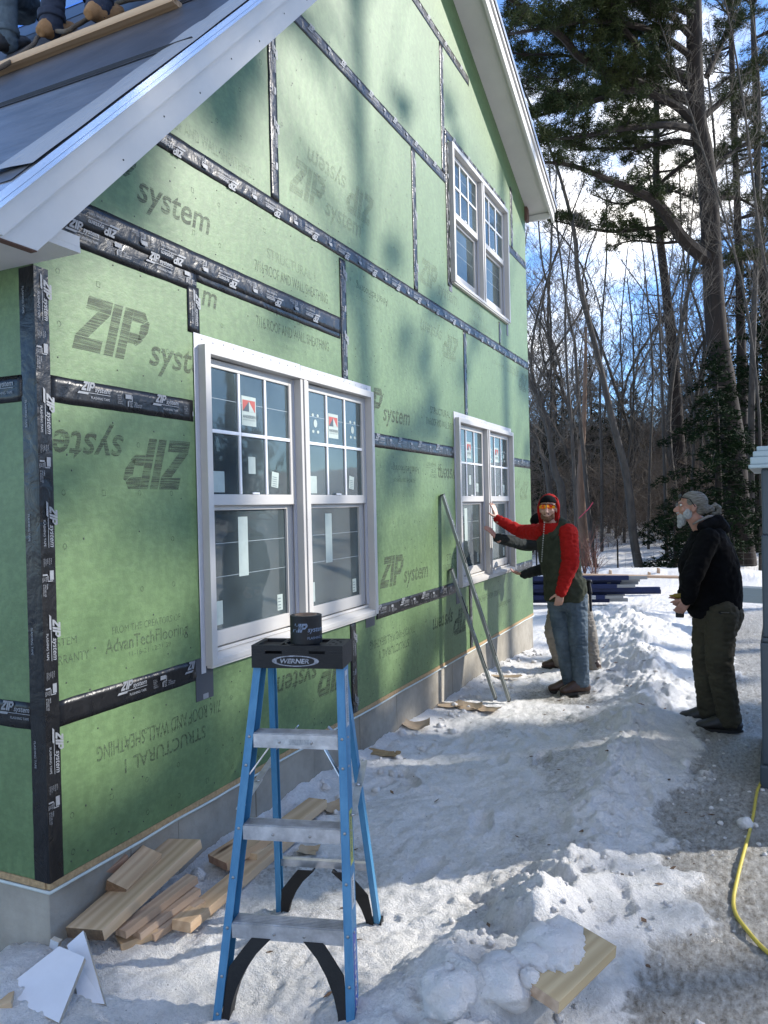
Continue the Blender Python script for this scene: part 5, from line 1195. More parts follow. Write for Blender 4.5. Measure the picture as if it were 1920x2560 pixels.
def path_px(pts, depth, dvar=0, fn=None, rnd=random):
    return [at(*(fn(*p) if fn else p), depth+(dvar*i/max(1,len(pts)-1))) for i, p in enumerate(pts)]
rt = random.Random(11)
def tree_root(name, p, label, cat, group=None): return empty(name, (p.x, p.y, gz(p.x, p.y)), label, cat, group)
# --- the big white pine
dA = 21.0
tr_pts = path_px([(1606,1215),(1594,1123),(1580,942),(1556,780),(1545,691),(1529,400),(1504,225),(1499,0),(1492,-260),(1490,-520)], dA); tr_pts[0].z = gz(tr_pts[0].x, tr_pts[0].y)-.3
pineA = tree_root('pine_tree', tr_pts[0], 'biggest dark pine with a thick trunk and long boughs spreading over the yard at right', 'tree', 'pines')
m = MB(); m.tube(spline(tr_pts, 5), [.37-.22*i/45 for i in range(46)], 14, wob=.05); obj('trunk', m, M_['bark'], pineA, smooth=True)
m = MB(); tp = []
limbs = [([(1350,440),(1150,380),(1000,330),(850,250),(770,160),(650,70),(550,0),(420,-90)],-3.5,.16,.03),([(860,250),(780,240),(700,235),(600,235),(530,225)],-1,.05,.015),
 ([(1330,520),(1250,450),(1080,390),(900,440),(740,480),(600,515)],-2.5,.13,.02),([(1410,1130),(1300,1040),(1200,900),(1120,840),(1000,790),(830,720),(690,700)],-3,.20,.03),
 ([(1260,990),(1170,985),(1000,1000),(900,990),(830,975),(720,950)],-1.5,.07,.015),([(1350,350),(1200,280),(1100,200),(1000,80),(900,0),(850,-80)],-2.5,.12,.03),([(1345,180),(1250,80),(1170,20),(1080,-70)],-2,.09,.02),
 ([(1385,500),(1500,400),(1600,300),(1720,240)],1,.10,.02),([(1395,330),(1470,160),(1500,60),(1530,-60)],1.5,.09,.02),([(1405,760),(1500,660),(1600,620),(1730,660)],1.5,.09,.02),
 ([(1350,560),(1200,540),(1000,560),(850,590),(660,610)],-3,.12,.02),([(1340,620),(1240,610),(1100,640),(950,640),(800,650)],2,.09,.02),([(1345,60),(1150,0),(950,-60)],-3,.11,.02),([(1340,250),(1150,130),(900,90),(650,130),(520,150)],-4,.10,.02),
 ([(1395,640),(1280,720),(1180,800),(1100,860),(1010,880),(900,840)],1,.07,.015),([(1360,420),(1250,330),(1130,330),(980,420),(800,400),(600,380)],2,.08,.015),([(1330,120),(1150,120),(1000,180),(800,330),(640,330)],1,.08,.015),([(1340,-60),(1100,-120),(850,-160),(600,-200)],-3,.1,.02),([(1400,900),(1480,850),(1580,880),(1700,980)],1,.07,.015),([(1345,-160),(1500,-200),(1700,-180)],1,.1,.02),
 ([(1300,1040),(1200,1050),(1080,1040),(990,1060)],1,.05,.012),([(1420,1180),(1520,1120),(1640,1130)],1,.05,.012)]
for i, (px, dv, r0, r1) in enumerate(limbs):
    dense = i in (0,1,2,5,6,10,11,12,13,15,16,17)
    pine_branching(m, path_px(px, dA, dv, zr1), r0, r1, tp, rt, sub=.21 if dense else .26, subl=(.6,1.7) if dense else (.35,.95), tl=.12, start=.30 if i in (3,) else .15)
obj('limbs', m, M_['bark'], pineA)
fast_mesh('needles', tufts([tuple(p) for p in tp], .17, 20, .0095, flat=.8), 3, M_['needle'], pineA)['kind'] = 'stuff'
print('pine tufts', len(tp))
# --- second and further pines
def straight_pine(px, depth, r, label, top_extra=6, foliage_from=.55, seed=1, nb=34, tl=.2, group='pines'):
    rnd = random.Random(seed); pts = path_px(px, depth); pts[0].z = gz(pts[0].x, pts[0].y)-.3
    pts.append(pts[-1]+(pts[-1]-pts[-2]).normalized()*top_extra)
    root = tree_root('pine_tree', pts[0], label, 'tree', group); sp = spline(pts, 5); m = MB(); m.tube(sp, [r*(1-.7*i/(len(sp)-1)) for i in range(len(sp))], 10, wob=.06); obj('trunk', m, M_['bark'], root, smooth=True)
    m = MB(); tp = []; H = sp[-1].z-sp[0].z
    for k in range(nb):
        f = foliage_from+(1-foliage_from)*(k+rnd.random())/nb; p = sp[min(len(sp)-1, int(f*(len(sp)-1)))]; a = rnd.uniform(0,6.283); L_ = rnd.uniform(1.5,3.6)*(1.15-f)
        L_ = max(.5, L_*1.8); d = Vector((math.cos(a), math.sin(a), rnd.uniform(-.1,.25)))
        pine_branching(m, [p, p+d*L_*.5, p+d*L_+Vector((0,0,.12*L_))], .05, .012, tp, rnd, sub=.30, subl=(.4,1.1), tl=tl)
    # bare dead stubs lower down
    for k in range(16):
        f = rnd.uniform(.2, foliage_from); p = sp[int(f*(len(sp)-1))]; a = rnd.uniform(0,6.283); L_ = rnd.uniform(.4,1.8); d = Vector((math.cos(a), math.sin(a), rnd.uniform(-.3,.2))); m.tube([p, p+d*L_*.6, p+d*L_+Vector((0,0,rnd.uniform(-.3,.2)))], [.03,.018,.006], 4, False)
    obj('limbs', m, M_['bark'], root); fast_mesh('needles', tufts([tuple(p) for p in tp], .17, 12, .010, flat=.8), 3, M_['needle'], root)['kind'] = 'stuff'
    return root
straight_pine([(1478,1170),(1470,1030),(1460,868),(1449,717),(1440,640),(1420,449),(1418,260)], 26, .25, 'slimmer straight pine standing left of the biggest pine', 2.5, .72, 5, 22)
straight_pine([(1612,1180),(1606,1000),(1602,800),(1598,600),(1590,380),(1580,100)], 25, .20, 'narrow dark pine just right of the biggest pine trunk', 5, .5, 6, 30)
straight_pine([(1668,1180),(1662,950),(1654,700),(1640,450),(1630,150)], 27, .22, 'pine trunk at the far right edge above the portable toilet', 5, .5, 8, 30)
# --- conifers with foliage to the ground
def conifer(p, H, R, label, cat='tree', group=None, mt='hemlock', seed=2, sz=.13, bl=8, wd=.02, dens=1.0, name='conifer', squash=.5, lean=None):
    rnd = random.Random(seed); z0 = gz(p[0], p[1]); root = empty(name, (p[0], p[1], z0), label, cat, group)
    m = MB(); top = Vector((p[0], p[1], z0+H)); m.tube([(p[0],p[1],z0-.2), top.lerp(Vector((p[0],p[1],z0)), .5), top], [.035*H*.5+.03, .03*H*.4, .01], 8); obj('trunk', m, M_['bark'], root)
    m = MB(); tp = []; nw = int(H*10*dens)
    for k in range(nw):
        f = (k+rnd.random())/nw; f = .04+.95*f; r = R*(1-f)**.75*(.55+.65*rnd.random()); a = rnd.uniform(0,6.283); c = Vector((p[0],p[1],z0+H*f)); d = Vector((math.cos(a), math.sin(a), 0))
        e = c+d*r+Vector((0,0,-.22*r+.05)); mid = c+d*r*.55+Vector((0,0,.02*r)); m.tube([c, mid, e], [.02,.014,.005], 4, False)
        n = max(3, int(r*22*dens)); sd = d.cross(Vector((0,0,1)))
        for i in range(n):
            t = rnd.random()**.7; q = c.lerp(mid, t/.55) if t < .55 else mid.lerp(e, (t-.55)/.45)
            tp.append(q+sd*rnd.gauss(0,.20*r*(1.1-t)+.05)+Vector((0,0,rnd.gauss(-.03,.05))))
    obj('limbs', m, M_['bark'], root); fast_mesh('needles', tufts([tuple(q) for q in tp], sz, bl, wd, flat=squash), 3, M_[mt], root)['kind'] = 'stuff'
    return root
GH = 'dark evergreens at the edge of the wood'
def gpt(px, dep): q = at(px, 1190, dep); return (q.x, q.y)
conifer(gpt(1555,20.0), 6.0, 2.7, 'big dark hemlock with low sweeping boughs behind the old man', seed=21, group=GH, dens=1.05, sz=.14, name='hemlock_tree')
conifer(gpt(1640,23), 8.5, 2.8, 'dark hemlock behind the portable toilet', seed=22, group=GH, dens=.9, sz=.15, name='hemlock_tree')
conifer(gpt(1458,18.6), 2.1, 1.15, 'young hemlock with boughs brushing the snow left of the old man', seed=23, group=GH, dens=1.7, sz=.10, wd=.012, name='hemlock_tree')
for px, dp, H, lb_, sd_ in ((1205,31,7.6,'tall spruce nearest the corner of the house in the back of the wood',31),(1283,33,7.4,'pointed spruce behind the broken snag',32),(1342,36,6.6,'small spruce between the leaning tree and the thin trunks',33),(1382,38,6.2,'small spruce left of the slim pine, far back',34),(1180,27,4.6,'short bushy evergreen low beside the house corner',35),(1500,33,7.5,'shadowy evergreen between the slim pine and the big hemlock',36)):
    conifer(gpt(px, dp), H, H*.24, lb_, seed=sd_, group=GH, mt='hemlock', sz=.2, bl=7, wd=.022, dens=.75, name='spruce_tree')
# --- bare hardwoods
def bare_branches(m, sp, rr, rnd, n, start=.3, lmax=3.0, fine=3, upw=.75, tw=.0042):
    K = len(sp)-1; n = int(n*1.6); fine += 2
    for k in range(n):
        f = start+(1-start)*((k+rnd.random())/n)**.9; i = min(K-1, int(f*K)); p = sp[i].lerp(sp[i+1], f*K-i); d = (sp[i+1]-sp[i]).normalized(); a = rnd.uniform(0,6.283)
        sd = Vector((math.cos(a), math.sin(a), 0)); q = (d*upw+sd*rnd.uniform(.5,1.0)).normalized(); L_ = lmax*(1.15-f)*rnd.uniform(.5,1.1); r = max(.006, rr*(1-f*.8)*.26)
        pts = [p]; c = p.copy(); dd = q.copy()
        for s in range(4): dd = (dd+Vector((rnd.gauss(0,.13), rnd.gauss(0,.13), rnd.uniform(-.02,.14)))).normalized(); c = c+dd*L_/4; pts.append(c.copy())
        m.tube(pts, [r, r*.75, r*.5, r*.35, tw*.6], 4, False)
        for s in range(fine):
            t = rnd.uniform(.2,.95)*4; j = min(3, int(t)); b = pts[j].lerp(pts[j+1], t-j); d2 = ((pts[j+1]-pts[j]).normalized()*.8+Vector((rnd.gauss(0,.6), rnd.gauss(0,.6), rnd.gauss(.25,.35)))).normalized(); l2 = L_*rnd.uniform(.3,.6)
            b1 = b+d2*l2*.5; b2 = b1+(d2+Vector((rnd.gauss(0,.2), rnd.gauss(0,.2), .15))).normalized()*l2*.5; m.tube([b,b1,b2], [max(tw,r*.3), tw, tw*.5], 3, False)
            for _ in range(2):
                c0 = b.lerp(b2, rnd.uniform(.2,.9)); d3 = (d2+Vector((rnd.gauss(0,.8), rnd.gauss(0,.8), rnd.gauss(.1,.4)))).normalized(); m.tube([c0, c0+d3*l2*rnd.uniform(.3,.6)], [tw*.8, tw*.4], 3, False)
def hardwood(px, depth, r, label, seed, n=26, extra=4, start=.3, lmax=2.6, mt='bark2', name='bare_tree', group='bare trees at the edge of the wood', fine=3, base_z=True):
    rnd = random.Random(seed); pts = path_px(px, depth); 
    if base_z: pts[0].z = gz(pts[0].x, pts[0].y)-.15
    if extra: pts.append(pts[-1]+(pts[-1]-pts[-2]).normalized()*extra+Vector((rnd.uniform(-.4,.4),0,0)))
    sp = spline(pts, 4); root = tree_root(name, pts[0], label, 'tree', group); m = MB(); m.tube(sp, [r*(1-.85*i/(len(sp)-1))+.008 for i in range(len(sp))], 8, wob=.05); obj('trunk', m, M_[mt], root, smooth=True)
    if n: m = MB(); bare_branches(m, sp, r, rnd, n, start, lmax, fine); obj('branches', m, M_['bark3'], root)
    return root
hardwood([(1386,1198),(1369,1166),(1355,1037),(1325,916),(1292,773),(1250,605),(1240,500),(1199,350)], 19.5, .115, 'long leaning grey tree crossing the middle of the wood', 1, 26, 2, .45, 3.0)
hardwood([(1290,1175),(1277,1166),(1260,975),(1249,863),(1242,747),(1232,700),(1217,605),(1200,430)], 21, .06, 'slender bare tree rising beside the broken snag', 2, 24, 2, .35, 2.4)
hardwood([(1262,1175),(1258,1120),(1255,1017),(1262,890),(1266,706)], 22, .17, 'broken brown snag with a jagged top', 3, 5, 0, .5, .9, 'bark4', 'dead_tree')
hardwood([(1216,1180),(1213,1066),(1198,1017),(1179,905),(1141,818)], 20, .12, 'curved leaning tree beside the house corner', 4, 14, 1.5, .4, 1.8)
hardwood([(1192,1180),(1187,1055),(1164,960),(1146,924)], 21.5, .09, 'second curved tree tight against the house corner', 5, 10, 1, .4, 1.4)
hardwood([(1252,1185),(1247,1166),(1236,942),(1224,792),(1222,640)], 19, .05, 'thin pole tree left of the slender bare one', 6, 18, 2, .4, 2.0)
hardwood([(1300,1190),(1300,1010),(1296,860),(1300,700),(1310,560)], 24, .045, 'thin bare tree just right of the snag', 7, 24, 2, .35, 2.4)
hardwood([(1440,1170),(1436,1017),(1427,755),(1418,600)], 22, .05, 'thin grey trunk left of the slim pine', 8, 24, 2, .3, 2.4)
hardwood([(1400,1170),(1404,1000),(1410,800),(1396,620)], 24, .038, 'spindly bare tree between leaning tree and slim pine', 9, 30, 2, .2, 2.8)
hardwood([(1180,900),(1190,700),(1170,560),(1160,430)], 27, .04, 'fine branched tree whose top stands against the sky beside the house', 10, 34, 1, .1, 2.6)
hardwood([(1480,1150),(1500,900),(1470,700),(1490,520)], 20.5, .03, 'small forked tree with pale twigs before the slim pine', 11, 30, 2, .3, 3.0)
hardwood([(1640,1150),(1640,900),(1600,600),(1520,330),(1470,180)], 19.5, .034, 'pale thin tree arching up in front of the biggest pine', 12, 40, 2, .25, 3.0)
hardwood([(1700,1150),(1690,800),(1640,500),(1610,250),(1570,20)], 19, .036, 'twiggy tree leaning in from the right edge', 13, 44, 2, .25, 2.8)
hardwood([(1620,1180),(1625,800),(1635,500),(1640,200)], 22, .10, 'grey trunk right of the biggest pine', 14, 26, 3, .3, 3.0)
hardwood([(1330,1180),(1335,1000),(1345,850),(1340,720)], 27, .045, 'thin bare tree behind the long leaning tree', 15, 26, 3, .2, 2.8)
hardwood([(1360,1170),(1372,1000),(1368,860),(1380,760)], 29, .045, 'upright bare tree right of the long leaning tree', 16, 26, 3, .2, 2.8)
# generic wood further back: four prototypes copied around
protos = []
for k in range(5):
    rnd = random.Random(100+k); H = rnd.uniform(9,13); b = Vector((0,0,0)); pts = [b]+[Vector((rnd.gauss(0,.25)*i, rnd.gauss(0,.25)*i, H*i/4)) for i in range(1,5)]
    sp = spline(pts, 4); root = empty('bare_tree', (0,0,-100), 'thin bare grey tree among many alike deep in the wood', 'tree', 'thin trees deep in the wood')
    m = MB(); r = rnd.uniform(.035,.075); m.tube(sp, [r*(1-.85*i/(len(sp)-1))+.01 for i in range(len(sp))], 6); t_ = obj('trunk', m, M_['bark2'], root, smooth=True, world=False)
    m = MB(); bare_branches(m, sp, r, rnd, 26, .15, 3.0, 3, tw=.007); obj('branches', m, M_['bark3'], root, world=False); protos.append(root)
rf = random.Random(5); cnt = 0; used = set()
for _ in range(84):
    px = rf.uniform(1000,1720); dp = rf.uniform(25,52); q = at(px, 1150, dp); k = rf.randrange(5)
    if k in used: o = copy_tree(protos[k])
    else: o = protos[k]; used.add(k)
    s = rf.uniform(.8,1.25); o.location = (q.x, q.y, gz(q.x, q.y)-.1); o.rotation_euler = (rf.gauss(0,.05), rf.gauss(0,.05), rf.uniform(0,6.28)); o.scale = (s,s,s)
# understory brush and far woods: tangled twigs nobody could count
def tangle(name, xr, n, h, L_, w, mt, seed):
    rng = np.random.default_rng(seed); px = rng.uniform(*xr[0], n); dp = rng.uniform(*xr[1], n)
    dirs = np.array([[*(ray(p*DS, 1150*DS))] for p in px]); P = np.array(CAM)+dirs*dp[:, None]; g = HEIGHT(P[:,0], P[:,1])
    z = g+rng.random(n)**1.4*h; c = np.stack([P[:,0], P[:,1], z], -1)
    d = rng.normal(size=(n,3)); d[:,2] = np.abs(d[:,2])*1.1+.2; d /= np.linalg.norm(d, axis=1, keepdims=True); l = L_*rng.uniform(.4,1.2,(n,1)); s = np.cross(d, rng.normal(size=(n,3))); s /= np.linalg.norm(s, axis=1, keepdims=True)
    s2 = np.cross(d, s); bend = rng.normal(size=(n,3))*.18*l; w_ = w*rng.uniform(.5,1.3,(n,1)); mid = c+d*l*.5+bend; tip = c+d*l
    def tri(a0, a1, ra, rb):
        k = [(np.cos(t)*s+np.sin(t)*s2) for t in (0, 2.094, 4.189)]
        return [np.stack([a0+k[i]*ra, a0+k[(i+1)%3]*ra, a1+k[(i+1)%3]*rb, a1+k[i]*rb], 1) for i in range(3)]
    V = np.concatenate(tri(c, mid, w_, w_*.7)+tri(mid, tip, w_*.7, w_*.3), 0).reshape(-1, 3)
    o = fast_mesh(name, V, 4, mt); o['kind'] = 'stuff'; return o
M_['brush'] = mat('brush_twigs', (.085,.062,.045), .95, col2=(.20,.155,.115), vscale=.8)
M_['brushd'] = mat('far_wood', (.05,.04,.032), 1, col2=(.11,.09,.075), vscale=.25)
tangle('understory_brush', ((980,1760),(24,36)), 17000, 2.6, 1.3, .006, M_['brush'], 1)
tangle('understory_brush', ((900,1850),(34,52)), 36000, 4.2, 1.8, .010, M_['brush'], 2)
tangle('far_woods', ((800,2000),(50,80)), 44000, 3.4, 3.6, .026, M_['brushd'], 3)
# woods out of the picture on the right, seen only in the window panes
rng = np.random.default_rng(9); n = 5000; ang = rng.uniform(-1.1, 1.0, n); rad = rng.uniform(38,60,n); P = np.stack([rad*np.cos(ang), rad*np.sin(ang), rng.random(n)*7-.5], -1)
tv = tufts(P, 2.2, 4, .10, flat=2.5, rng=rng); o = fast_mesh('side_woods', tv, 3, M_['brushd']); o['kind'] = 'stuff'
# pink ribbon on the slender tree
q = at(1261,1108,18.6); m = MB(); a = at(1250,1120,18.9); b = at(1262,1108,18.6); c = at(1272,1098,18.4); d = at(1281,1085,18.3)
pts = spline([a,b,c,d], 4); 
for i in range(len(pts)-1): m.bar(pts[i], pts[i+1], .022, .004, (.3,1,.3))
tag(obj('ribbon', m, mat('pink_ribbon', (.45,.04,.08), .5)), 'pink flagging ribbon fluttering from the thin pole tree', 'ribbon')
# --- unseen pines towards the sun, crowns shaped to dapple wall and snow with shade
Hs = Vector((-SUN_DIR.y, SUN_DIR.x, 0)).normalized(); Vs = SUN_DIR.cross(Hs).normalized()
if Vs.z < 0: Vs = -Vs
def shade_p(a, b):
    wob = .10*mnoise.noise(Vector((a*1.7, b*1.7, 4)))
    for ca, cb, r in ((.02,-1.00,.20),(1.75,-.30,.24),(1.15,-1.28,.14),(2.35,-.75,.20),(.42,.75,.24),(.25,1.10,.18),(-.9,-1.2,.12),(1.9,-1.75,.2)):
        if math.hypot(a-ca, b-cb) < r: return .02
    gd = mnoise.noise(Vector((a*1.9, b*3.4, 8)))+.5*mnoise.noise(Vector((a*5, b*8, 3)))
    if -4 < a < 3.1 and b < .28-.36*a+wob and b > -.36-.34*max(a,0): return .96
    if -4 < a < 3.2 and b <= -.36-.34*max(a,0) and not (1.6 < a < 2.6 and b < -1.35): return .15 if gd > -.25 else .05
    if 1.6 < a < 2.6 and b < -.45: return .95
    if a < 3.2 and b < -1.2: return .15 if gd > .0 else .04
    if .56 < a < .92 and .25 < b < 1.25: return .93
    if a < 1.15 and b > 1.62+.75*(a+.4): return .97
    if a < .95 and b < 1.75: return .20
    if 2.9 <= a < 7 and b < 1.3: return .02 if mnoise.noise(Vector((a*1.5, b*.5, 2))) < .25 else .5
    return .26 if mnoise.noise(Vector((a*2.3+b*.7, b*.5, 6))) > .20 else .03
stems = [(-3.2,27),(-.6,31),(2.2,28),(5.0,32),(8.2,29)]
trunks = []
for i, (a, t) in enumerate(stems):
    p = Hs*a+SUN_DIR*t; trunks.append((p.x, p.y))
rp = random.Random(77); groups = [[] for _ in stems]
a = -4.2
while a < 9:
    b = -3.6
    while b < 6.5:
        aa = a+rp.uniform(-.09,.09); bb = b+rp.uniform(-.09,.09); inside = -3 < aa < 7
        pp = shade_p(aa, bb) if inside else .4
        for _rep in range(2 if pp > .92 else 1):
          if rp.random() < pp:
            aa += rp.uniform(-.05,.05)*_rep; k = min(range(len(stems)), key=lambda q: abs(stems[q][0]-aa)+rp.uniform(0,.8)); t = stems[k][1]+rp.uniform(-2.2,2.2); p = Hs*aa+Vs*bb+SUN_DIR*t; groups[k].append(p)
        b += .20
    a += .20
SL = ['out in the side yard towards the sun, first of the row','second of the side yard row','third of the side yard row','fourth of the side yard row','last of the side yard row']
for k, g in enumerate(groups):
    x, y = trunks[k]; z0 = gz(x, y); root = empty('pine_tree', (x, y, z0), 'tall unseen shade pine '+SL[k], 'tree', 'unseen shade pines in the side yard'); top = max([p.z for p in g]+[12])+1.5
    m = MB(); m.tube([(x,y,z0-.2),(x+.1,y,z0+(top-z0)*.5),(x,y,top)], [.17,.13,.04], 10); obj('trunk', m, M_['bark'], root, smooth=True)
    m = MB(); gg = [p for i, p in enumerate(g) if i % 5 == 0]
    for p in gg:
        q = Vector((x, y, max(z0+2, min(top-.3, p.z-.5)))); m.tube([q, q.lerp(p, .5)+Vector((0,0,.15)), p], [.03,.018,.006], 4, False)
    obj('limbs', m, M_['bark'], root)
    fast_mesh('needles', tufts([tuple(p) for p in g], .24, 44, .030), 3, M_['needle'], root)['kind'] = 'stuff'
# ------------------------------------------------------------------ PEOPLE
def remesh(name, mb, voxel, mt, parent, smooth=2, wr=0, wsc=10, stretch=(1,1,1), seed=0, label=None):
    me = mb.mesh(name); o = bpy.data.objects.new(name, me); TMP.collection.objects.link(o)
    md = o.modifiers.new('r', 'REMESH'); md.mode = 'VOXEL'; md.voxel_size = voxel
    sm = o.modifiers.new('s', 'SMOOTH'); sm.iterations = smooth; sm.factor = .5
    TMP.view_layers[0].update(); dg = TMP.view_layers[0].depsgraph; m2 = bpy.data.meshes.new_from_object(o.evaluated_get(dg)); bpy.data.objects.remove(o)
    if wr:
        nv = len(m2.vertices); co = np.empty(nv*3); no = np.empty(nv*3); m2.vertices.foreach_get('co', co); m2.vertex_normals.foreach_get('vector', no); co = co.reshape(-1,3); no = no.reshape(-1,3)
        Q_ = co*np.array(stretch)*wsc+np.array([seed,0,0]); ks = np.array([mnoise.noise(Vector(q))*.6+mnoise.noise(Vector(q*2.3))*.4 for q in Q_]); ks = (1-np.abs(ks)*2.2)*.7-.2
        co = co+no*(ks*wr)[:,None]; m2.vertices.foreach_set('co', co.reshape(-1))
    m2.name = name; m2.materials.clear(); m2.materials.append(mt); m2.polygons.foreach_set('use_smooth', [True]*len(m2.polygons)); m2.update()
    m2.transform(wloc(parent).inverted()) if parent is not None else None
    r = link(name, m2, parent)
    if label: r['label'] = label
    return r
M_['skin'] = mat('skin', (.44,.25,.18), .5, var=.1, vscale=30, sub=.0)
M_['skin2'] = mat('ruddy_skin', (.40,.20,.14), .5, var=.12, vscale=30)
def frame(f, up=Vector((0,0,1))):
    f = f.normalized(); s = f.cross(up).normalized(); u = s.cross(f); return f, s, u      # forward, person's right, up
def head_prims(m, c, f, s, u, k=1.0, beard=0):
    def pt(a, b, d): return c+f*(a*k)+s*(b*k)+u*(d*k)
    ax = (s, f, u)
    m.ell(pt(-.012,0,.030), (.074*k,.094*k,.088*k), ax); m.ell(pt(.018,0,-.035), (.060*k,.072*k,.080*k), ax); m.ell(pt(.045,0,-.088), (.036*k,.038*k,.028*k), ax)
    m.cap(pt(.088,0,.000), pt(.112,0,-.040), .009*k, .016*k); m.ell(pt(.098,.012,-.045), (.009*k,.010*k,.008*k), ax); m.ell(pt(.098,-.012,-.045), (.009*k,.010*k,.008*k), ax)
    m.ell(pt(.082,0,.022), (.052*k,.016*k,.012*k), ax); m.ell(pt(.086,0,-.066), (.024*k,.014*k,.007*k), ax); m.ell(pt(.083,0,-.078), (.021*k,.014*k,.008*k), ax)
    for q in (-1, 1): m.ell(pt(.060,.040*q,-.030), (.022*k,.024*k,.024*k), ax); m.ell(pt(-.008,.076*q,-.012), (.009*k,.020*k,.032*k), ax)
def eyes(parent, c, f, s, u, k=1.0):
    m = MB()
    for q in (-1, 1): m.ell(c+f*.080*k+s*.031*q*k+u*.004*k, (.012*k,.010*k,.010*k), (s,f,u))
    e = obj('eye', m, mat('eye_white', (.6,.58,.55), .2) if 'eye_white' not in bpy.data.materials else bpy.data.materials['eye_white'], parent, smooth=True)
    m = MB()
    for q in (-1, 1): m.ell(c+f*.0895*k+s*.031*q*k+u*.004*k, (.005*k,.002*k,.005*k), (s,f,u))
    obj('iris', m, mat('iris_dark', (.03,.03,.03), .2) if 'iris_dark' not in bpy.data.materials else bpy.data.materials['iris_dark'], e)
def hand_prims(m, w, d, n, th, curl=.3, spread=.12, k=1.0, thumb_open=.7):
    """w wrist, d pointing direction, n back-of-hand normal, th side the thumb is on (unit vector)"""
    d = d.normalized(); n = (n-d*n.dot(d)).normalized(); th = (th-d*th.dot(d)-n*th.dot(n)).normalized()
    m.cap(w-d*.03, w+d*.01, .025*k, .023*k)
    for o in (-.027,-.009,.009,.027): m.cap(w+th*o*.75*k+d*.005, w+th*o*k+d*.082*k, .0135*k, .0115*k)
    for i, (o, l) in enumerate(((.029,.074),(.010,.083),(-.010,.077),(-.029,.060))):
        p = w+th*o*k+d*.086*k; dr = (d+th*(o*spread*30)).normalized(); a = curl*(.8+.15*i); r = .0092*k
        for q, fr in enumerate((.46,.30,.24)):
            dr2 = (dr*math.cos(a)-n*math.sin(a)).normalized(); e = p+dr2*l*fr*k; m.cap(p, e, r, r*.90); p = e; a += curl*1.0; r *= .92
    p = w+th*.020*k+d*.022*k; dr = (d*(1-thumb_open*.6)+th*thumb_open-n*.15).normalized(); e = p+dr*.040*k; m.cap(p, e, .013*k, .011*k); dr = (dr+d*.35-n*curl*.3).normalized(); e2 = e+dr*.032*k; m.cap(e, e2, .0105*k, .0095*k); m.cap(e2, e2+(dr+d*.15).normalized()*.024*k, .0095*k, .0078*k)
def torso(m, hip, chest, shoulder_c, neck, side, w, dscale=1.0, grow=0):
    """w: half widths hip, waist, chest, shoulder"""
    P = [hip-(chest-hip)*.18, hip, hip.lerp(chest,.5), chest, shoulder_c.lerp(chest,.25), shoulder_c, neck]
    W = [w[0]*.92, w[0], w[1], w[2], (w[2]+w[3])/2, w[3]*.62, .062]
    D = [w[0]*.66, w[0]*.70, w[1]*.74, w[2]*.66, w[2]*.60, w[3]*.38, .060]
    m.loft([(p, a+grow, b*dscale+grow) for p, a, b in zip(P, W, D)], side)
def boot(parent, ankle, heel_z, toe_dir, k=1.0, mt=None, shaft=.16, name='boot', label=None):
    toe_dir = Vector((toe_dir.x, toe_dir.y, 0)).normalized(); m = MB(); b = Vector((ankle.x, ankle.y, heel_z)); sd = toe_dir.cross(Vector((0,0,1)))
    up = Vector((0,0,1)); L_ = .29*k
    m.loft([(b+up*.045-toe_dir*.085*k, .028, .03), (b+up*.055-toe_dir*.06*k, .040*k, .045), (b+up*.075, .045*k, .070), (b+up*.07+toe_dir*.07*k, .047*k, .058), (b+up*.052+toe_dir*.14*k, .052*k, .038), (b+up*.046+toe_dir*.185*k, .044*k, .030), (b+up*.042+toe_dir*.205*k, .022*k, .018)], sd)
    m.cap(b+up*.07-toe_dir*.02, Vector((ankle.x, ankle.y, heel_z+shaft)), .052*k, .058*k)
    o = remesh(name, m, .009, mt, parent, 2, .0025, 30, label=label)
    m = MB(); pts = []
    for t in range(20):
        a = 2*math.pi*t/20; cx = math.cos(a); lx = .06*k+cx*.152*k; wd = (.052 if cx > -.2 else .042)*k*math.sin(a); pts.append(b+toe_dir*lx+sd*wd+up*.001)
    m.prism(pts[::-1], (0,0,.028)); obj('sole', m, bpy.data.materials.get('boot_sole') or mat('boot_sole', (.02,.018,.016), .8), o, bevel=.003)
    return o
M_['bootb'] = mat('brown_leather', (.035,.018,.012), .45, col2=(.075,.040,.028), vscale=14, bump=.2, bscale=60)
M_['bootk'] = mat('black_leather', (.010,.009,.009), .5, col2=(.025,.022,.02), vscale=14)
M_['redc'] = mat('red_sweatshirt', (.30,.010,.008), .9, var=.16, vscale=9, bump=.25, bscale=220, spec=.15)
M_['vest'] = mat('olive_vest', (.020,.025,.015), .9, spec=.2, col2=(.045,.050,.033), vscale=9, bump=.25, bscale=160)
M_['jeans'] = mat('washed_denim', (.040,.058,.078), .85, col2=(.12,.155,.185), vscale=6, spec=.15, stretch=(1,1,.6), bump=.3, bscale=260)
M_['khaki'] = mat('dusty_khaki', (.15,.13,.105), .85, col2=(.24,.215,.18), vscale=6, bump=.2, bscale=200)
M_['greys'] = mat('charcoal_shirt', (.014,.017,.016), .9, spec=.15, col2=(.030,.034,.032), vscale=10, bump=.2, bscale=200)
M_['blackc'] = mat('black_fleece', (.003,.003,.0035), .95, col2=(.006,.006,.007), vscale=12, spec=.12, bump=.25, bscale=220)
M_['olive'] = mat('olive_work_trousers', (.040,.034,.022), .9, spec=.2, col2=(.072,.062,.040), vscale=5, bump=.25, bscale=200)
M_['beardr'] = mat('reddish_beard', (.10,.045,.022), .9, col2=(.18,.085,.045), vscale=80, bump=.6, bscale=200)
M_['beardw'] = mat('white_beard', (.26,.26,.255), .95, col2=(.46,.46,.45), vscale=80, bump=.6, bscale=150)
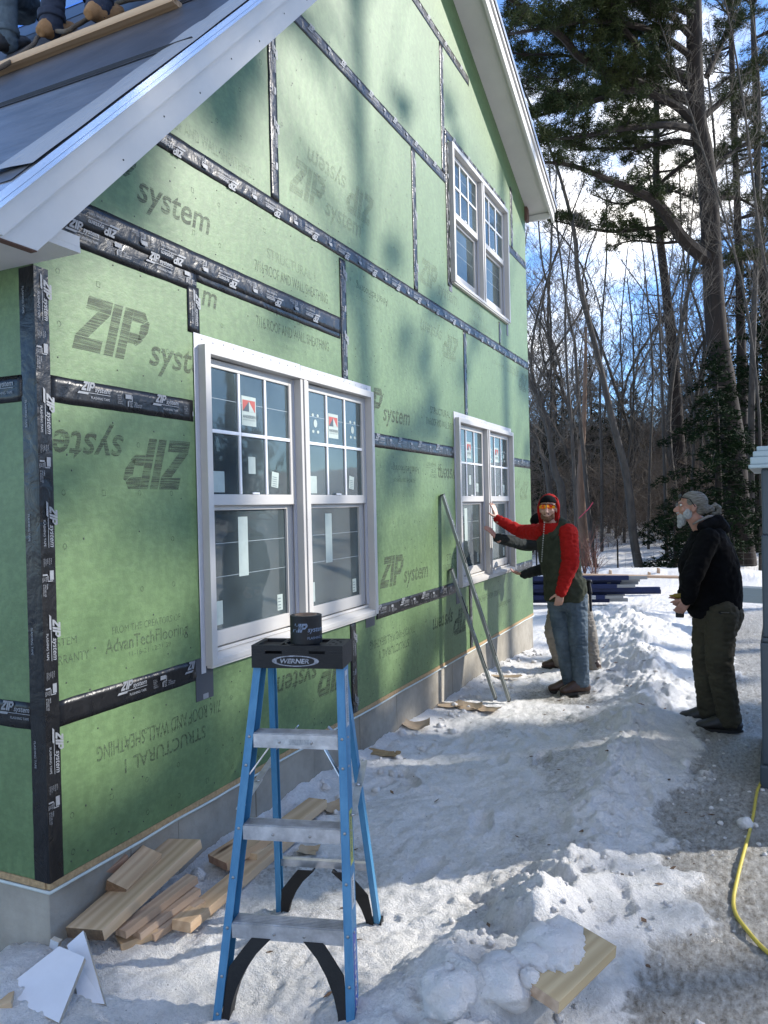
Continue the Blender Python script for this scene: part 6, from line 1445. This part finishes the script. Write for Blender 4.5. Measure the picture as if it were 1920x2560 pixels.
M_['hairg'] = mat('grey_hair', (.08,.07,.055), .8, spec=.2, col2=(.30,.28,.245), vscale=26, stretch=(1,1,5), bump=.7, bscale=60)
def leg(m, a, b, c, r0, r1, r2): m.cap(a, b, r0, r1); m.cap(b, c, r1, r2); m.cap(c, c+(c-b).normalized()*.05, r2, r2*1.05)
# ---- the man in red (facing the window, looking back at the camera)
Z3 = zt(1080,1160,3.456)
def m1(x, y, d=0): return at(*Z3(x, y), 7.12+d)
def man_red():
    ftL = m1(1215,1900,.05); ftR = m1(1290,1890,-.05); gzv = gz(ftR.x, ftR.y)
    root = empty('person', ((ftL.x+ftR.x)/2, (ftL.y+ftR.y)/2, gzv), 'man in red hood, olive vest and jeans with orange mirrored glasses, reaching to the window', 'person', 'men working around the house')
    hc = m1(1005,385,.0); toCam = (CAM-hc); f, s, u = frame(Vector((toCam.x-.95, toCam.y, 0)).normalized()+Vector((-.05,0,.10)))
    shR = m1(955,590,.14); shL = m1(1175,600,-.10); elR = m1(765,585,.45); hipc = m1(1150,1130,.02); wrR = on_x(*Z3(560,470), .16); hnd = on_x(*Z3(520,405), .078)
    elL = m1(1195,850,-.16); wrL = m1(1115,1105,-.22); hdL = m1(1095,1195,-.22)
    side = (shL-shR); side.z = 0; side.normalize()
    hipR = m1(1075,1140,.10); hipL = m1(1245,1140,-.05); knR = m1(1130,1490,.00); knL = m1(1265,1500,-.10); anR = m1(1190,1840,.08); anL = m1(1285,1830,-.04)
    body = MB(); head_prims(body, hc, f, s, u); body.cap(hc-u*.10-f*.02, (shL+shR)/2+u*.03, .055, .062)
    torso(body, hipc, hipc.lerp((shL+shR)/2,.6), (shL+shR)/2, (shL+shR)/2+u*.05, side, (.13,.12,.15,.17))
    for a, b, c in ((shR,elR,wrR),(shL,elL,wrL)): body.cap(a, b, .045, .036); body.cap(b, c, .036, .026)
    hd = (hnd-wrR).normalized(); hand_prims(body, wrR, (Vector((-.25,-.02,1))).normalized(), Vector((1,-.25,.1)), Vector((-.35,-1,.0)), curl=.10, spread=.16, thumb_open=1.0)
    hand_prims(body, wrL, (hdL-wrL).normalized(), Vector((.2,-.6,.2)), Vector((-.8,-.5,0)), curl=.55, spread=.02)
    for a, b, c in ((hipR,knR,anR),(hipL,knL,anL)): body.cap(a, b, .065, .050); body.cap(b, c, .050, .040)
    remesh('body', body, .0065, M_['skin'], root, 2)
    # sweatshirt
    m = MB(); sc_ = (shL+shR)/2
    torso(m, hipc+Vector((0,0,.03)), hipc.lerp(sc_,.6), sc_, sc_+u*.07, side, (.155,.16,.175,.20))
    m.cap(shR, elR, .078, .062); m.cap(elR, wrR-(wrR-elR).normalized()*.01, .062, .040); m.cap(shL, elL, .088, .078); m.cap(elL, wrL, .078, .046); m.cap(wrR-(wrR-elR).normalized()*.06, wrR-(wrR-elR).normalized()*.03, .046, .040)
    remesh('sweatshirt', m, .0085, M_['redc'], root, 1, .018, 13, (1,1,1.6), 3)
    # hood round the head, open at the face
    m = MB(); m.ell(hc-f*.035+u*.022, (.100,.105,.122), (s,f,u)); m.ell(hc-f*.04-u*.07, (.100,.095,.10), (s,f,u)); m.cap(hc-u*.14-f*.03, sc_+u*.02, .095, .11)
    hood = remesh('hood', m, .009, M_['redc'], root, 2, .006, 14, (1,1,2), 9)
    # carve the face opening by pushing hood vertices back
    M0 = Vector(root.location)
    for v in hood.data.vertices:
        p = v.co+M0-hc; a, b, c = p.dot(f), p.dot(s), p.dot(u)
        if a > -.012 and abs(b) < .085 and -.135 < c < .10:
            v.co = v.co-f*min(a+.02, .12)
    m = MB(); rim = []
    for k in range(25):
        t = math.pi*(-.30+1.60*k/24); rim.append(hc+f*(-.005+.012*math.sin(t))+s*(.092*math.cos(t))+u*(-.012+.122*math.sin(t)))
    m.tube(rim, .014, 8); obj('hood_rim', m, M_['redc'], hood, smooth=True)
    m = MB(); m.ell(hc-f*.004+u*.045, (.083,.102,.083), (s,f,u)); bn = remesh('knit_cap', m, .008, M_['blackc'], root, 1)
    for v in bn.data.vertices:
        p = v.co+M0-hc; a, b, c = p.dot(f), p.dot(s), p.dot(u)
        if c < .048 and a > 0: v.co = v.co-f*.05+u*(.048-c)*.9
    # beard
    m = MB(); m.ell(hc+f*.052-u*.095, (.042,.045,.034), (s,f,u)); m.ell(hc+f*.086-u*.060, (.030,.011,.007), (s,f,u))
    for q in (-1,1): m.ell(hc+f*.035-u*.072+s*.046*q, (.017,.034,.032), (s,f,u))
    remesh('beard', m, .005, M_['beardr'], root, 1, .003, 60)
    # mirrored wrap glasses
    gl = MB()
    for q in (-1,1):
        pts = []; n = 9
        for i in range(n):
            a = q*(.006+.066*i/(n-1)); fw2 = .103-.55*abs(a)**1.6*4; hgt = .019*(1-.35*(i/(n-1))**2)*(1 if i else .7)
            pts.append((hc+s*a+f*fw2+u*(.012+hgt), hc+s*a+f*(fw2-.004)+u*(.008-hgt)))
        for i in range(n-1): gl.add([pts[i][0], pts[i+1][0], pts[i+1][1], pts[i][1]], [(0,1,2,3)])
    mm = bpy.data.materials.new('orange_mirror'); mm.use_nodes = True; b_ = mm.node_tree.nodes['Principled BSDF']; b_.inputs['Roughness'].default_value = .12; b_.inputs['Metallic'].default_value = .35
    N, L = mm.node_tree.nodes, mm.node_tree.links; t_ = N.new('ShaderNodeTexCoord'); nn = N.new('ShaderNodeTexNoise'); nn.inputs['Scale'].default_value = 26; L.new(t_.outputs['Object'], nn.inputs['Vector']); r = N.new('ShaderNodeValToRGB'); r.color_ramp.elements[0].position = .42; r.color_ramp.elements[1].position = .58; r.color_ramp.elements[0].color = (.75,.035,.01,1); r.color_ramp.elements[1].color = (1.0,.42,.02,1); L.new(nn.outputs['Fac'], r.inputs['Fac']); L.new(r.outputs['Color'], b_.inputs['Base Color'])
    gob = obj('sunglasses', gl, mm, root)
    m = MB(); m.tube([hc+s*(-.072)+f*.07+u*.022, hc+s*(-.04)+f*.096+u*.034, hc+f*.104+u*.030, hc+s*.04+f*.096+u*.034, hc+s*.072+f*.07+u*.022], .0035, 6)
    for q in (-1,1): m.tube([hc+s*.073*q+f*.07+u*.018, hc+s*.080*q+f*.0+u*.012], .004, 6)
    obj('glasses_frame', m, M_['blk'], gob)
    # vest
    m = MB(); torso(m, hipc+Vector((0,0,.045)), hipc.lerp(sc_,.6), sc_+u*.005, sc_+u*.060, side, (.19,.19,.205,.215), 1.10)
    m.loft([(hipc-Vector((0,0,.05)), .205, .160),(hipc+Vector((0,0,.05)), .212, .168),(hipc+Vector((0,0,.16)), .198, .162)], side)
    vs_ = remesh('vest', m, .009, M_['vest'], root, 1, .018, 10, (1,1,1), 17)
    m = MB(); m.cap(shL+u*.075-side*.055, sc_+u*.11-f*.10, .056, .072); m.cap(sc_+u*.11-f*.10, shR+u*.075+side*.05, .066, .048); m.cap(shL+u*.075-side*.055, sc_+f*.115-u*.05, .052, .030); m.cap(shR+u*.07+side*.06, sc_+f*.115-u*.05, .044, .030); m.cap(sc_+u*.06-f*.12, sc_-u*.02-f*.14, .07, .05); remesh('vest_collar', m, .009, M_['vest'], vs_, 2, .006, 14)
    zf = frame(Vector((-.75,-.66,0)))[0]
    m = MB(); a = m1(972,505,-.13); b = m1(945,860,-.16); 
    for i in range(18): p = a.lerp(b, i/18); m.box((p.x-.004,p.y-.004,p.z-.006),(p.x+.004,p.y+.004,p.z+.006))
    obj('zip_teeth', m, M_['steel'], vs_)
    # jeans
    m = MB(); m.loft([(hipc+Vector((0,0,.06)), .165, .125),(hipc, .170, .13),(hipc-Vector((0,0,.09)), .165, .125),(hipc-Vector((0,0,.14)), .12, .09)], side); leg(m, hipR, knR, anR, .098, .078, .070); leg(m, hipL, knL, anL, .100, .080, .072)
    remesh('jeans', m, .009, M_['jeans'], root, 1, .018, 11, (1,1,2.4), 5)
    boot(root, anR+Vector((-.0,.02,0)), gz(anR.x,anR.y)-.005, Vector((-.9,-.30,0)), 1.0, M_['bootb'], .17); boot(root, anL+Vector((0,0,0)), gz(anL.x,anL.y)-.005, Vector((-.75,-.62,0)), 1.02, M_['bootb'], .17)
    m = MB(); c = wrR-(wrR-elR).normalized()*.002; ax_ = (wrR-elR).normalized(); m.tube([c-ax_*.006, c+ax_*.006], .031, 14); obj('wrist_band', m, mat('lime_band', (.45,.60,.05), .6), root)
    m = MB(); q = m1(1350,1010,.0); m.cap(q, m1(1365,1110,0), .018, .022); m.cap(m1(1365,1110,0), m1(1372,1265,0), .014, .013); m.box((q.x-.03,q.y-.03,q.z-.01),(q.x+.03,q.y+.03,q.z+.01)); remesh('belt_tool', m, .006, M_['blk'], root, 1)
man_red()
# ---- the second man, mostly hidden behind him
def man_behind():
    D2 = 8.0
    def m2(x, y, d=0): return at(*Z3(x, y), D2+d)
    anA = m2(1120,1730,.1); anB = m2(1392,1745,.05); g0 = gz((anA.x+anB.x)/2, (anA.y+anB.y)/2)
    root = empty('person', ((anA.x+anB.x)/2, (anA.y+anB.y)/2, g0), 'stooping man in black cap and khaki trousers mostly hidden behind the man in red', 'person', 'men working around the house')
    hc = m2(935,520,.10); f, s, u = frame(Vector((-1,.05,-.25)))
    shN = m2(1010,690,-.10); shF = m2(1030,640,.30); elN = m2(790,690,-.05); wrN = on_x(*Z3(560,640), .17); elF = m2(985,900,.35); wrF = on_x(*Z3(795,955), .20); hip = m2(1200,1100,.1)
    hipA = m2(1110,1150,-.02); hipB = m2(1270,1150,.16); knA = m2(1035,1440,.0); knB = m2(1350,1430,.1)
    sc_ = (shN+shF)/2; side = (shF-shN).normalized()
    b = MB(); head_prims(b, hc, f, s, u); b.cap(hc-u*.09, sc_+Vector((0,0,.02)), .052, .06); torso(b, hip, hip.lerp(sc_,.6), sc_, sc_+(hc-sc_)*.3, side, (.13,.12,.14,.16))
    for a_, c_, d_ in ((shN,elN,wrN),(shF,elF,wrF)): b.cap(a_, c_, .045, .036); b.cap(c_, d_, .036, .026)
    hand_prims(b, wrN, Vector((-.55,-.22,.75)), Vector((.55,-.25,.6)), Vector((-.25,.9,.2)), curl=.22, spread=.05, thumb_open=.5)
    hand_prims(b, wrF, Vector((-1,-.05,.12)), Vector((.1,-.2,-1)), Vector((0,-1,.2)), curl=.35, spread=.04, thumb_open=.6)
    for a_, c_, d_ in ((hipA,knA,anA),(hipB,knB,anB)): b.cap(a_, c_, .065, .05); b.cap(c_, d_, .05, .04)
    remesh('body', b, .0065, M_['skin2'], root, 2); eyes(root, hc, f, s, u)
    m = MB(); torso(m, hip+Vector((0,0,.03)), hip.lerp(sc_,.6), sc_, sc_+(hc-sc_)*.28, side, (.16,.16,.17,.18)); m.cap(shN, elN, .080, .066); m.cap(elN, wrN-(wrN-elN).normalized()*.01, .066, .042); m.cap(shF, elF, .075, .062); m.cap(elF, wrF, .062, .044)
    remesh('shirt', m, .0085, M_['greys'], root, 1, .016, 12, (1,1,1.5), 31)
    m = MB(); m.ell(hc-f*.008+u*.045, (.088,.108,.082), (s,f,u)); m.ell(hc-f*.05-u*.01, (.082,.065,.07), (s,f,u)); remesh('knit_cap', m, .008, M_['blackc'], root, 1)
    m = MB(); m.loft([(hip+Vector((0,0,.06)), .16, .125),(hip, .168, .13),(hip-Vector((0,0,.12)), .14, .11)], side); leg(m, hipA, knA, anA, .095, .078, .072); leg(m, hipB, knB, anB, .098, .082, .076)
    remesh('trousers', m, .009, M_['khaki'], root, 1, .018, 10, (1,1,2.6), 41)
    boot(root, anA, gz(anA.x,anA.y)-.005, Vector((-1,-.15,0)), 1.0, M_['bootb'], .16); boot(root, anB, gz(anB.x,anB.y)-.005, Vector((-.8,.5,0)), 1.0, M_['bootb'], .16)
man_behind()
# ---- the old man on the right
Z4 = zt(1540,1160,2.99)
def old_man():
    D3 = 5.88
    def m3(x, y, d=0): return at(*Z4(x, y), D3+d)
    anF = m3(690,1800,.16); anN = m3(840,1860,-.06); g0 = gz(anN.x, anN.y)
    root = empty('person', ((anF.x+anN.x)/2, (anF.y+anN.y)/2, g0), 'older man with white beard and grey ponytail in black jacket and olive trousers, watching', 'person', 'men working around the house')
    hc = m3(562,318,0); f, s, u = frame(-R_*1.0+_fw*.22+Vector((0,0,.10)))
    shN = m3(690,560,-.14); shF = m3(640,560,.20); sc_ = (shN+shF)/2; side = (shN-shF).normalized(); hip = m3(745,1090,.02)
    elN = m3(560,860,-.22); wrN = m3(540,1010,-.14); hipN = m3(790,1120,-.09); hipF = m3(690,1120,.12); knN = m3(770,1480,-.10); knF = m3(660,1440,.12)
    b = MB(); head_prims(b, hc, f, s, u); b.cap(hc-u*.08-f*.03, sc_+Vector((0,0,.03)), .058, .065); torso(b, hip, hip.lerp(sc_,.6), sc_, sc_+(hc-sc_)*.25, side, (.14,.14,.16,.17))
    elF = m3(560,840,.22); wrF = m3(500,1010,.10)
    for a_, c_, d_ in ((shN,elN,wrN),(shF,elF,wrF)): b.cap(a_, c_, .048, .038); b.cap(c_, d_, .038, .027)
    hand_prims(b, wrN, Vector((-.55,-.2,-.8)), Vector((.2,-1,0)), Vector((-.8,.2,.4)), curl=.6, spread=.02); hand_prims(b, wrF, (m3(478,1035,.08)-wrF), Vector((.1,1,.1)), Vector((-.3,0,1)), curl=.85, spread=.02)
    for a_, c_, d_ in ((hipN,knN,anN),(hipF,knF,anF)): b.cap(a_, c_, .07, .055); b.cap(c_, d_, .055, .042)
    remesh('body', b, .006, M_['skin2'], root, 2); eyes(root, hc, f, s, u)
    # jacket
    m = MB(); ch = hip.lerp(sc_,.55)
    m.loft([(m3(770,1110,.02)-Vector((0,0,.0)), .150, .165),(m3(745,1030,.02), .170, .195),(m3(705,880,.02), .180, .222),(m3(690,740,.02), .190, .215),(m3(690,620,.02), .200, .175),(m3(680,530,.02), .165, .125),(m3(655,470,.02), .09, .09)], side)
    m.cap(shN, elN, .080, .072); m.cap(elN, wrN, .072, .050); m.cap(shF, elF, .078, .070); m.cap(elF, wrF, .070, .048); m.loft([(m3(640,1125,.05), .10, .10),(m3(650,1060,.03), .14, .13)], side)
    remesh('jacket', m, .0095, M_['blackc'], root, 1, .016, 10, (1,1,1.2), 51)
    m = MB(); m.cap(m3(640,470,-.10), m3(760,430,-.02), .035, .055); m.cap(m3(760,430,-.02), m3(810,480,.05), .055, .045); m.cap(m3(760,430,0), m3(640,480,.14), .05, .03); remesh('jacket_hood', m, .009, M_['blackc'], root, 2, .006, 14)
    m = MB(); m.tube([m3(575,450,-.06), m3(620,425,-.095), m3(690,392,-.08), m3(735,385,-.02)], [.006,.010,.010,.007], 8); obj('shirt_collar', m, mat('pale_collar', (.22,.20,.18), .8), root, smooth=True)
    # hair: combed back to a tied bun
    m = MB(); m.ell(hc-f*.020+u*.040, (.080,.100,.082), (s,f,u)); m.ell(hc-f*.062+u*.005, (.074,.055,.075), (s,f,u)); m.cap(hc-f*.09-u*.01, m3(715,335,0), .040, .024)
    hr = remesh('hair', m, .006, M_['hairg'], root, 2, .004, 30, (1,1,2))
    M0 = Vector(root.location)
    for v in hr.data.vertices:
        p = v.co+M0-hc; a, c = p.dot(f), p.dot(u)
        if a > .045 and c < .062: v.co = v.co-f*(a-.045)
        if a > -.02 and c < .0: v.co = v.co+u*(-c)*.9
    m = MB(); bc = m3(738,332,0)
    m.tube([bc+f*.03, bc+u*.03, bc-f*.03+u*.01, bc-f*.035-u*.03, bc-u*.042, bc+f*.015-u*.03], [.012,.018,.020,.020,.016,.010], 8); remesh('bun', m, .005, M_['hairg'], hr, 1, .003, 40)
    m = MB(); t0 = m3(700,335,0); m.tube([t0+f*.007, t0-f*.007], .025, 12); obj('hair_tie', m, M_['blk'], hr)
    m = MB(); m.ell(hc+f*.056-u*.085, (.042,.040,.038), (s,f,u)); m.ell(hc+f*.092-u*.058, (.026,.012,.008), (s,f,u)); m.ell(hc+f*.058-u*.122, (.030,.034,.034), (s,f,u)); m.ell(hc+f*.068-u*.150, (.018,.020,.024), (s,f,u))
    for q in (-1,1): m.ell(hc+f*.028-u*.060+s*.052*q, (.014,.034,.042), (s,f,u))
    remesh('beard', m, .005, M_['beardw'], root, 1, .004, 50)
    m = MB()
    for q in (-1,1): m.tube([hc+f*.085+u*.062+s*.06*q, hc+f*.03+u*.055+s*.083*q, hc-f*.015+u*.0+s*.085*q], .0038, 6); m.ell(hc+f*.088+u*.070+s*.034*q, (.030,.006,.016), (s,f,u))
    obj('sunglasses', m, M_['blk'], root, label='dark sunglasses pushed up on the forehead')
    m = MB()
    for q in (-1,1):
        for k in range(12): a0 = k*math.pi/6; a1 = a0+math.pi/6; m.bar(hc+f*.104+s*(.032*q+.018*math.cos(a0))+u*(.004+.014*math.sin(a0)), hc+f*.104+s*(.032*q+.018*math.cos(a1))+u*(.004+.014*math.sin(a1)), .0018, .0018)
    obj('spectacles', m, M_['steel'], root)
    # trousers with tool loop
    m = MB(); m.loft([(m3(770,1050,.02), .155, .165),(m3(765,1110,.02), .160, .178),(m3(750,1200,.02), .150, .160),(m3(735,1270,.02), .11, .11)], side); leg(m, hipN, knN, anN, .118, .095, .080); leg(m, hipF, knF, anF, .112, .090, .078)
    tw_ = remesh('trousers', m, .0095, M_['olive'], root, 1, .020, 10, (1,1,2.4), 61)
    m = MB(); q0 = m3(815,1125,-.19); q1 = m3(825,1420,-.17); m.cap(q0, q1, .012, .011); m.cap(q1, m3(850,1380,-.17), .016, .014); m.bar(m3(770,1115,-.19), m3(875,1110,-.17), .03, .02); remesh('hanging_hammer', m, .005, M_['blk'], root, 1)
    m = MB(); m.bar(m3(785,1110,-.215), m3(850,1112,-.205), .006, .006); obj('belt_buckle', m, M_['steel'], root)
    boot(root, anF, gz(anF.x,anF.y)-.005, Vector((-1,.05,0)), 1.05, M_['bootk'], .15); boot(root, anN, gz(anN.x,anN.y)-.01, Vector((-1,-.05,0)), 1.12, M_['bootk'], .15)
    # cordless drill in his far hand
    q = m3(476,1030,.08); dr = empty('cordless_drill', tuple(q), 'small yellow and black cordless drill held low by the older man', 'drill')
    m = MB(); m.cap(q+Vector((.0,0,.02)), q+Vector((-.005,0,-.07)), .018, .016); m.box((q.x-.03,q.y-.03,q.z-.12),(q.x+.03,q.y+.03,q.z-.075)); remesh('grip', m, .005, M_['blk'], dr, 1)
    m = MB(); m.cap(q+Vector((.04,0,.045)), q+Vector((-.03,0,.045)), .022, .020); m.cap(q+Vector((-.03,0,.045)), q+Vector((-.07,0,.045)), .013, .008); remesh('motor_case', m, .005, mat('tool_yellow', (.28,.18,.012), .5), dr, 1)
old_man()
# ---- roofers on the steep slope
zq = zt(0,0,3.456)
def on_roof(x, y, lift=0):
    d = ray(x/3.456, y/3.456); a = A_R+lift; t = (a+1.01*CY-CZ)/(d.z-1.01*d.y); return CAM+d*t
M_['bootT'] = mat('tan_suede', (.22,.115,.045), .85, col2=(.36,.20,.09), vscale=12, bump=.3, bscale=120)
M_['navyp'] = mat('dark_blue_denim', (.012,.018,.035), .9, col2=(.03,.04,.07), vscale=8, bump=.3, bscale=220)
def roofer(b1, b2, k1, k2, hipo, label, mtp, mtb, jacket, seed):
    hip = (b1+b2)/2+hipo; side = Vector((1,0,0)); hL, hR = hip-side*.10, hip+side*.10; ch = hip+Vector((0,.10,.45)); hc = ch+Vector((-.02,-.02,.34)); f, s, u = frame(Vector((.2,.7,-.5)))
    root = empty('person', tuple((b1+b2)/2), label, 'person', 'roofers on the steep slope'); a1 = b1+Vector((0,0,.11)); a2 = b2+Vector((0,0,.11)); shA = ch+Vector((-.20,0,.10)); shB = ch+Vector((.20,0,.10)); wA = ch+Vector((-.25,.45,-.25)); wB = ch+Vector((.25,.45,-.25)); eA = shA.lerp(wA,.5)+Vector((-.06,0,-.05)); eB = shB.lerp(wB,.5)+Vector((.06,0,-.05))
    b = MB(); head_prims(b, hc, f, s, u); b.cap(hc-u*.08, ch+Vector((0,0,.15)), .05, .06); torso(b, hip, hip.lerp(ch,.6), ch, ch+Vector((0,0,.16)), side, (.13,.12,.14,.16))
    for p in ((shA,eA,wA),(shB,eB,wB)): b.cap(p[0], p[1], .045, .036); b.cap(p[1], p[2], .036, .026); hand_prims(b, p[2], Vector((0,.8,.4)), Vector((0,-.4,.8)), Vector((1 if p[2] is wA else -1,0,0)), .4)
    for p in ((hL,k1,a1),(hR,k2,a2)): b.cap(p[0], p[1], .06, .05); b.cap(p[1], p[2], .05, .04)
    remesh('body', b, .009, M_['skin2'], root, 2); eyes(root, hc, f, s, u)
    m = MB(); m.loft([(hip-Vector((0,0,.08)), .13, .12),(hip, .17, .14),(hip+Vector((0,0,.1)), .16, .13)], side); leg(m, hL, k1, a1, .095, .078, .070); leg(m, hR, k2, a2, .095, .078, .070); remesh('trousers', m, .009, mtp, root, 2, .010, 9, (1,1,2.2), seed)
    for a in (a1, a2): m = MB(); d = Vector((0,0,1)); m.tube([a+d*.0, a+d*.045], [.086,.088], 16); remesh('cuff', m, .008, mtp, root, 1, .003, 20)
    m = MB(); torso(m, hip, hip.lerp(ch,.6), ch, ch+Vector((0,0,.18)), side, (.165,.165,.18,.2)); [(m.cap(p[0], p[1], .07, .055), m.cap(p[1], p[2], .055, .042)) for p in ((shA,eA,wA),(shB,eB,wB))]; remesh('jacket', m, .010, jacket, root, 2, .008, 10, seed=seed)
    m = MB(); m.ell(hc+u*.045, (.086,.106,.082), (s,f,u)); remesh('knit_cap', m, .009, M_['blackc'], root, 1)
    for a, td in ((b1, Vector((.15,1,0))), (b2, Vector((-.1,1,0)))):
        m = MB(); up = Vector((0,-.25,.97)); m.loft([(a+Vector((0,-.10,-.02)), .03, .03),(a+Vector((0,-.06,.02)), .048, .05),(a+Vector((0,0,.06)), .050, .075),(a+Vector((0,.08,.10)), .050, .055),(a+Vector((0,.16,.15)), .045, .035),(a+Vector((0,.19,.17)), .02, .02)], side); m.cap(a+Vector((0,-.01,.05)), a+Vector((0,0,.19)), .060, .064); remesh('boot', m, .008, mtb, root, 2, .004, 26)
b1 = on_roof(430,335,.05)+Vector((0,.02,.02)); b2 = on_roof(845,190,.05)+Vector((0,.02,.02))
roofer(b1, b2, b1+Vector((.05,.02,.58)), b2+Vector((.10,.10,.52)), Vector((-.05,.22,.80)), 'roofer in dark blue trousers and tan suede boots standing on the toe board', M_['navyp'], M_['bootT'], M_['blackc'], 71)
b3 = on_roof(-260,520,.05); b4 = on_roof(60,440,.05)
roofer(b3, b4, b3+Vector((.0,-.05,.45)), b4+Vector((.02,-.02,.42)), Vector((-.02,.30,.55)), 'roofer in faded jeans crouching at the left edge of the roof', M_['jeans'], M_['bootk'], M_['blackc'], 72)
# toe board, rope and the tool
A = on_roof(-200,690,.045); B = on_roof(1530,20,.045)
plank('toe_board', A, B, .09, .040, M_['pine'], 'yellow pine toe board fixed across the steep roof', 'timber', up=(0,.0,1), roll=0)
r_ = spline([on_roof(*p, .06) for p in ((-80,660),(60,585),(170,505),(290,410),(330,345),(400,290),(560,300),(650,255),(760,190),(900,110),(1000,60),(1130,25),(1250,10),(1400,0),(1600,-15))], 5)
m = MB(); m.tube([p+Vector((0,0,.02)) for p in r_], .014, 8, wob=.10); tag(obj('rope', m, mat('brown_rope', (.11,.085,.06), .9, var=.3, vscale=90), smooth=True), 'frayed brown rope trailing over the toe board past the roofers boots', 'rope')
p = on_roof(235,130,.18); m = MB(); m.cap(p+Vector((-.05,0,.10)), p+Vector((-.02,0,-.02)), .040, .030); m.cap(p+Vector((-.02,0,-.02)), p+Vector((.08,0,-.05)), .022, .015); m.cap(p+Vector((.06,0,.16)), p+Vector((.07,0,.0)), .028, .030); remesh_o = remesh('nail_gun', m, .006, mat('worn_grey_tool', (.20,.20,.20), .5, col2=(.03,.03,.03), vscale=14), None, 1); tag(remesh_o, 'grey and black nail gun beside the crouching roofer', 'nail gun')

bpy.data.scenes.remove(TMP)
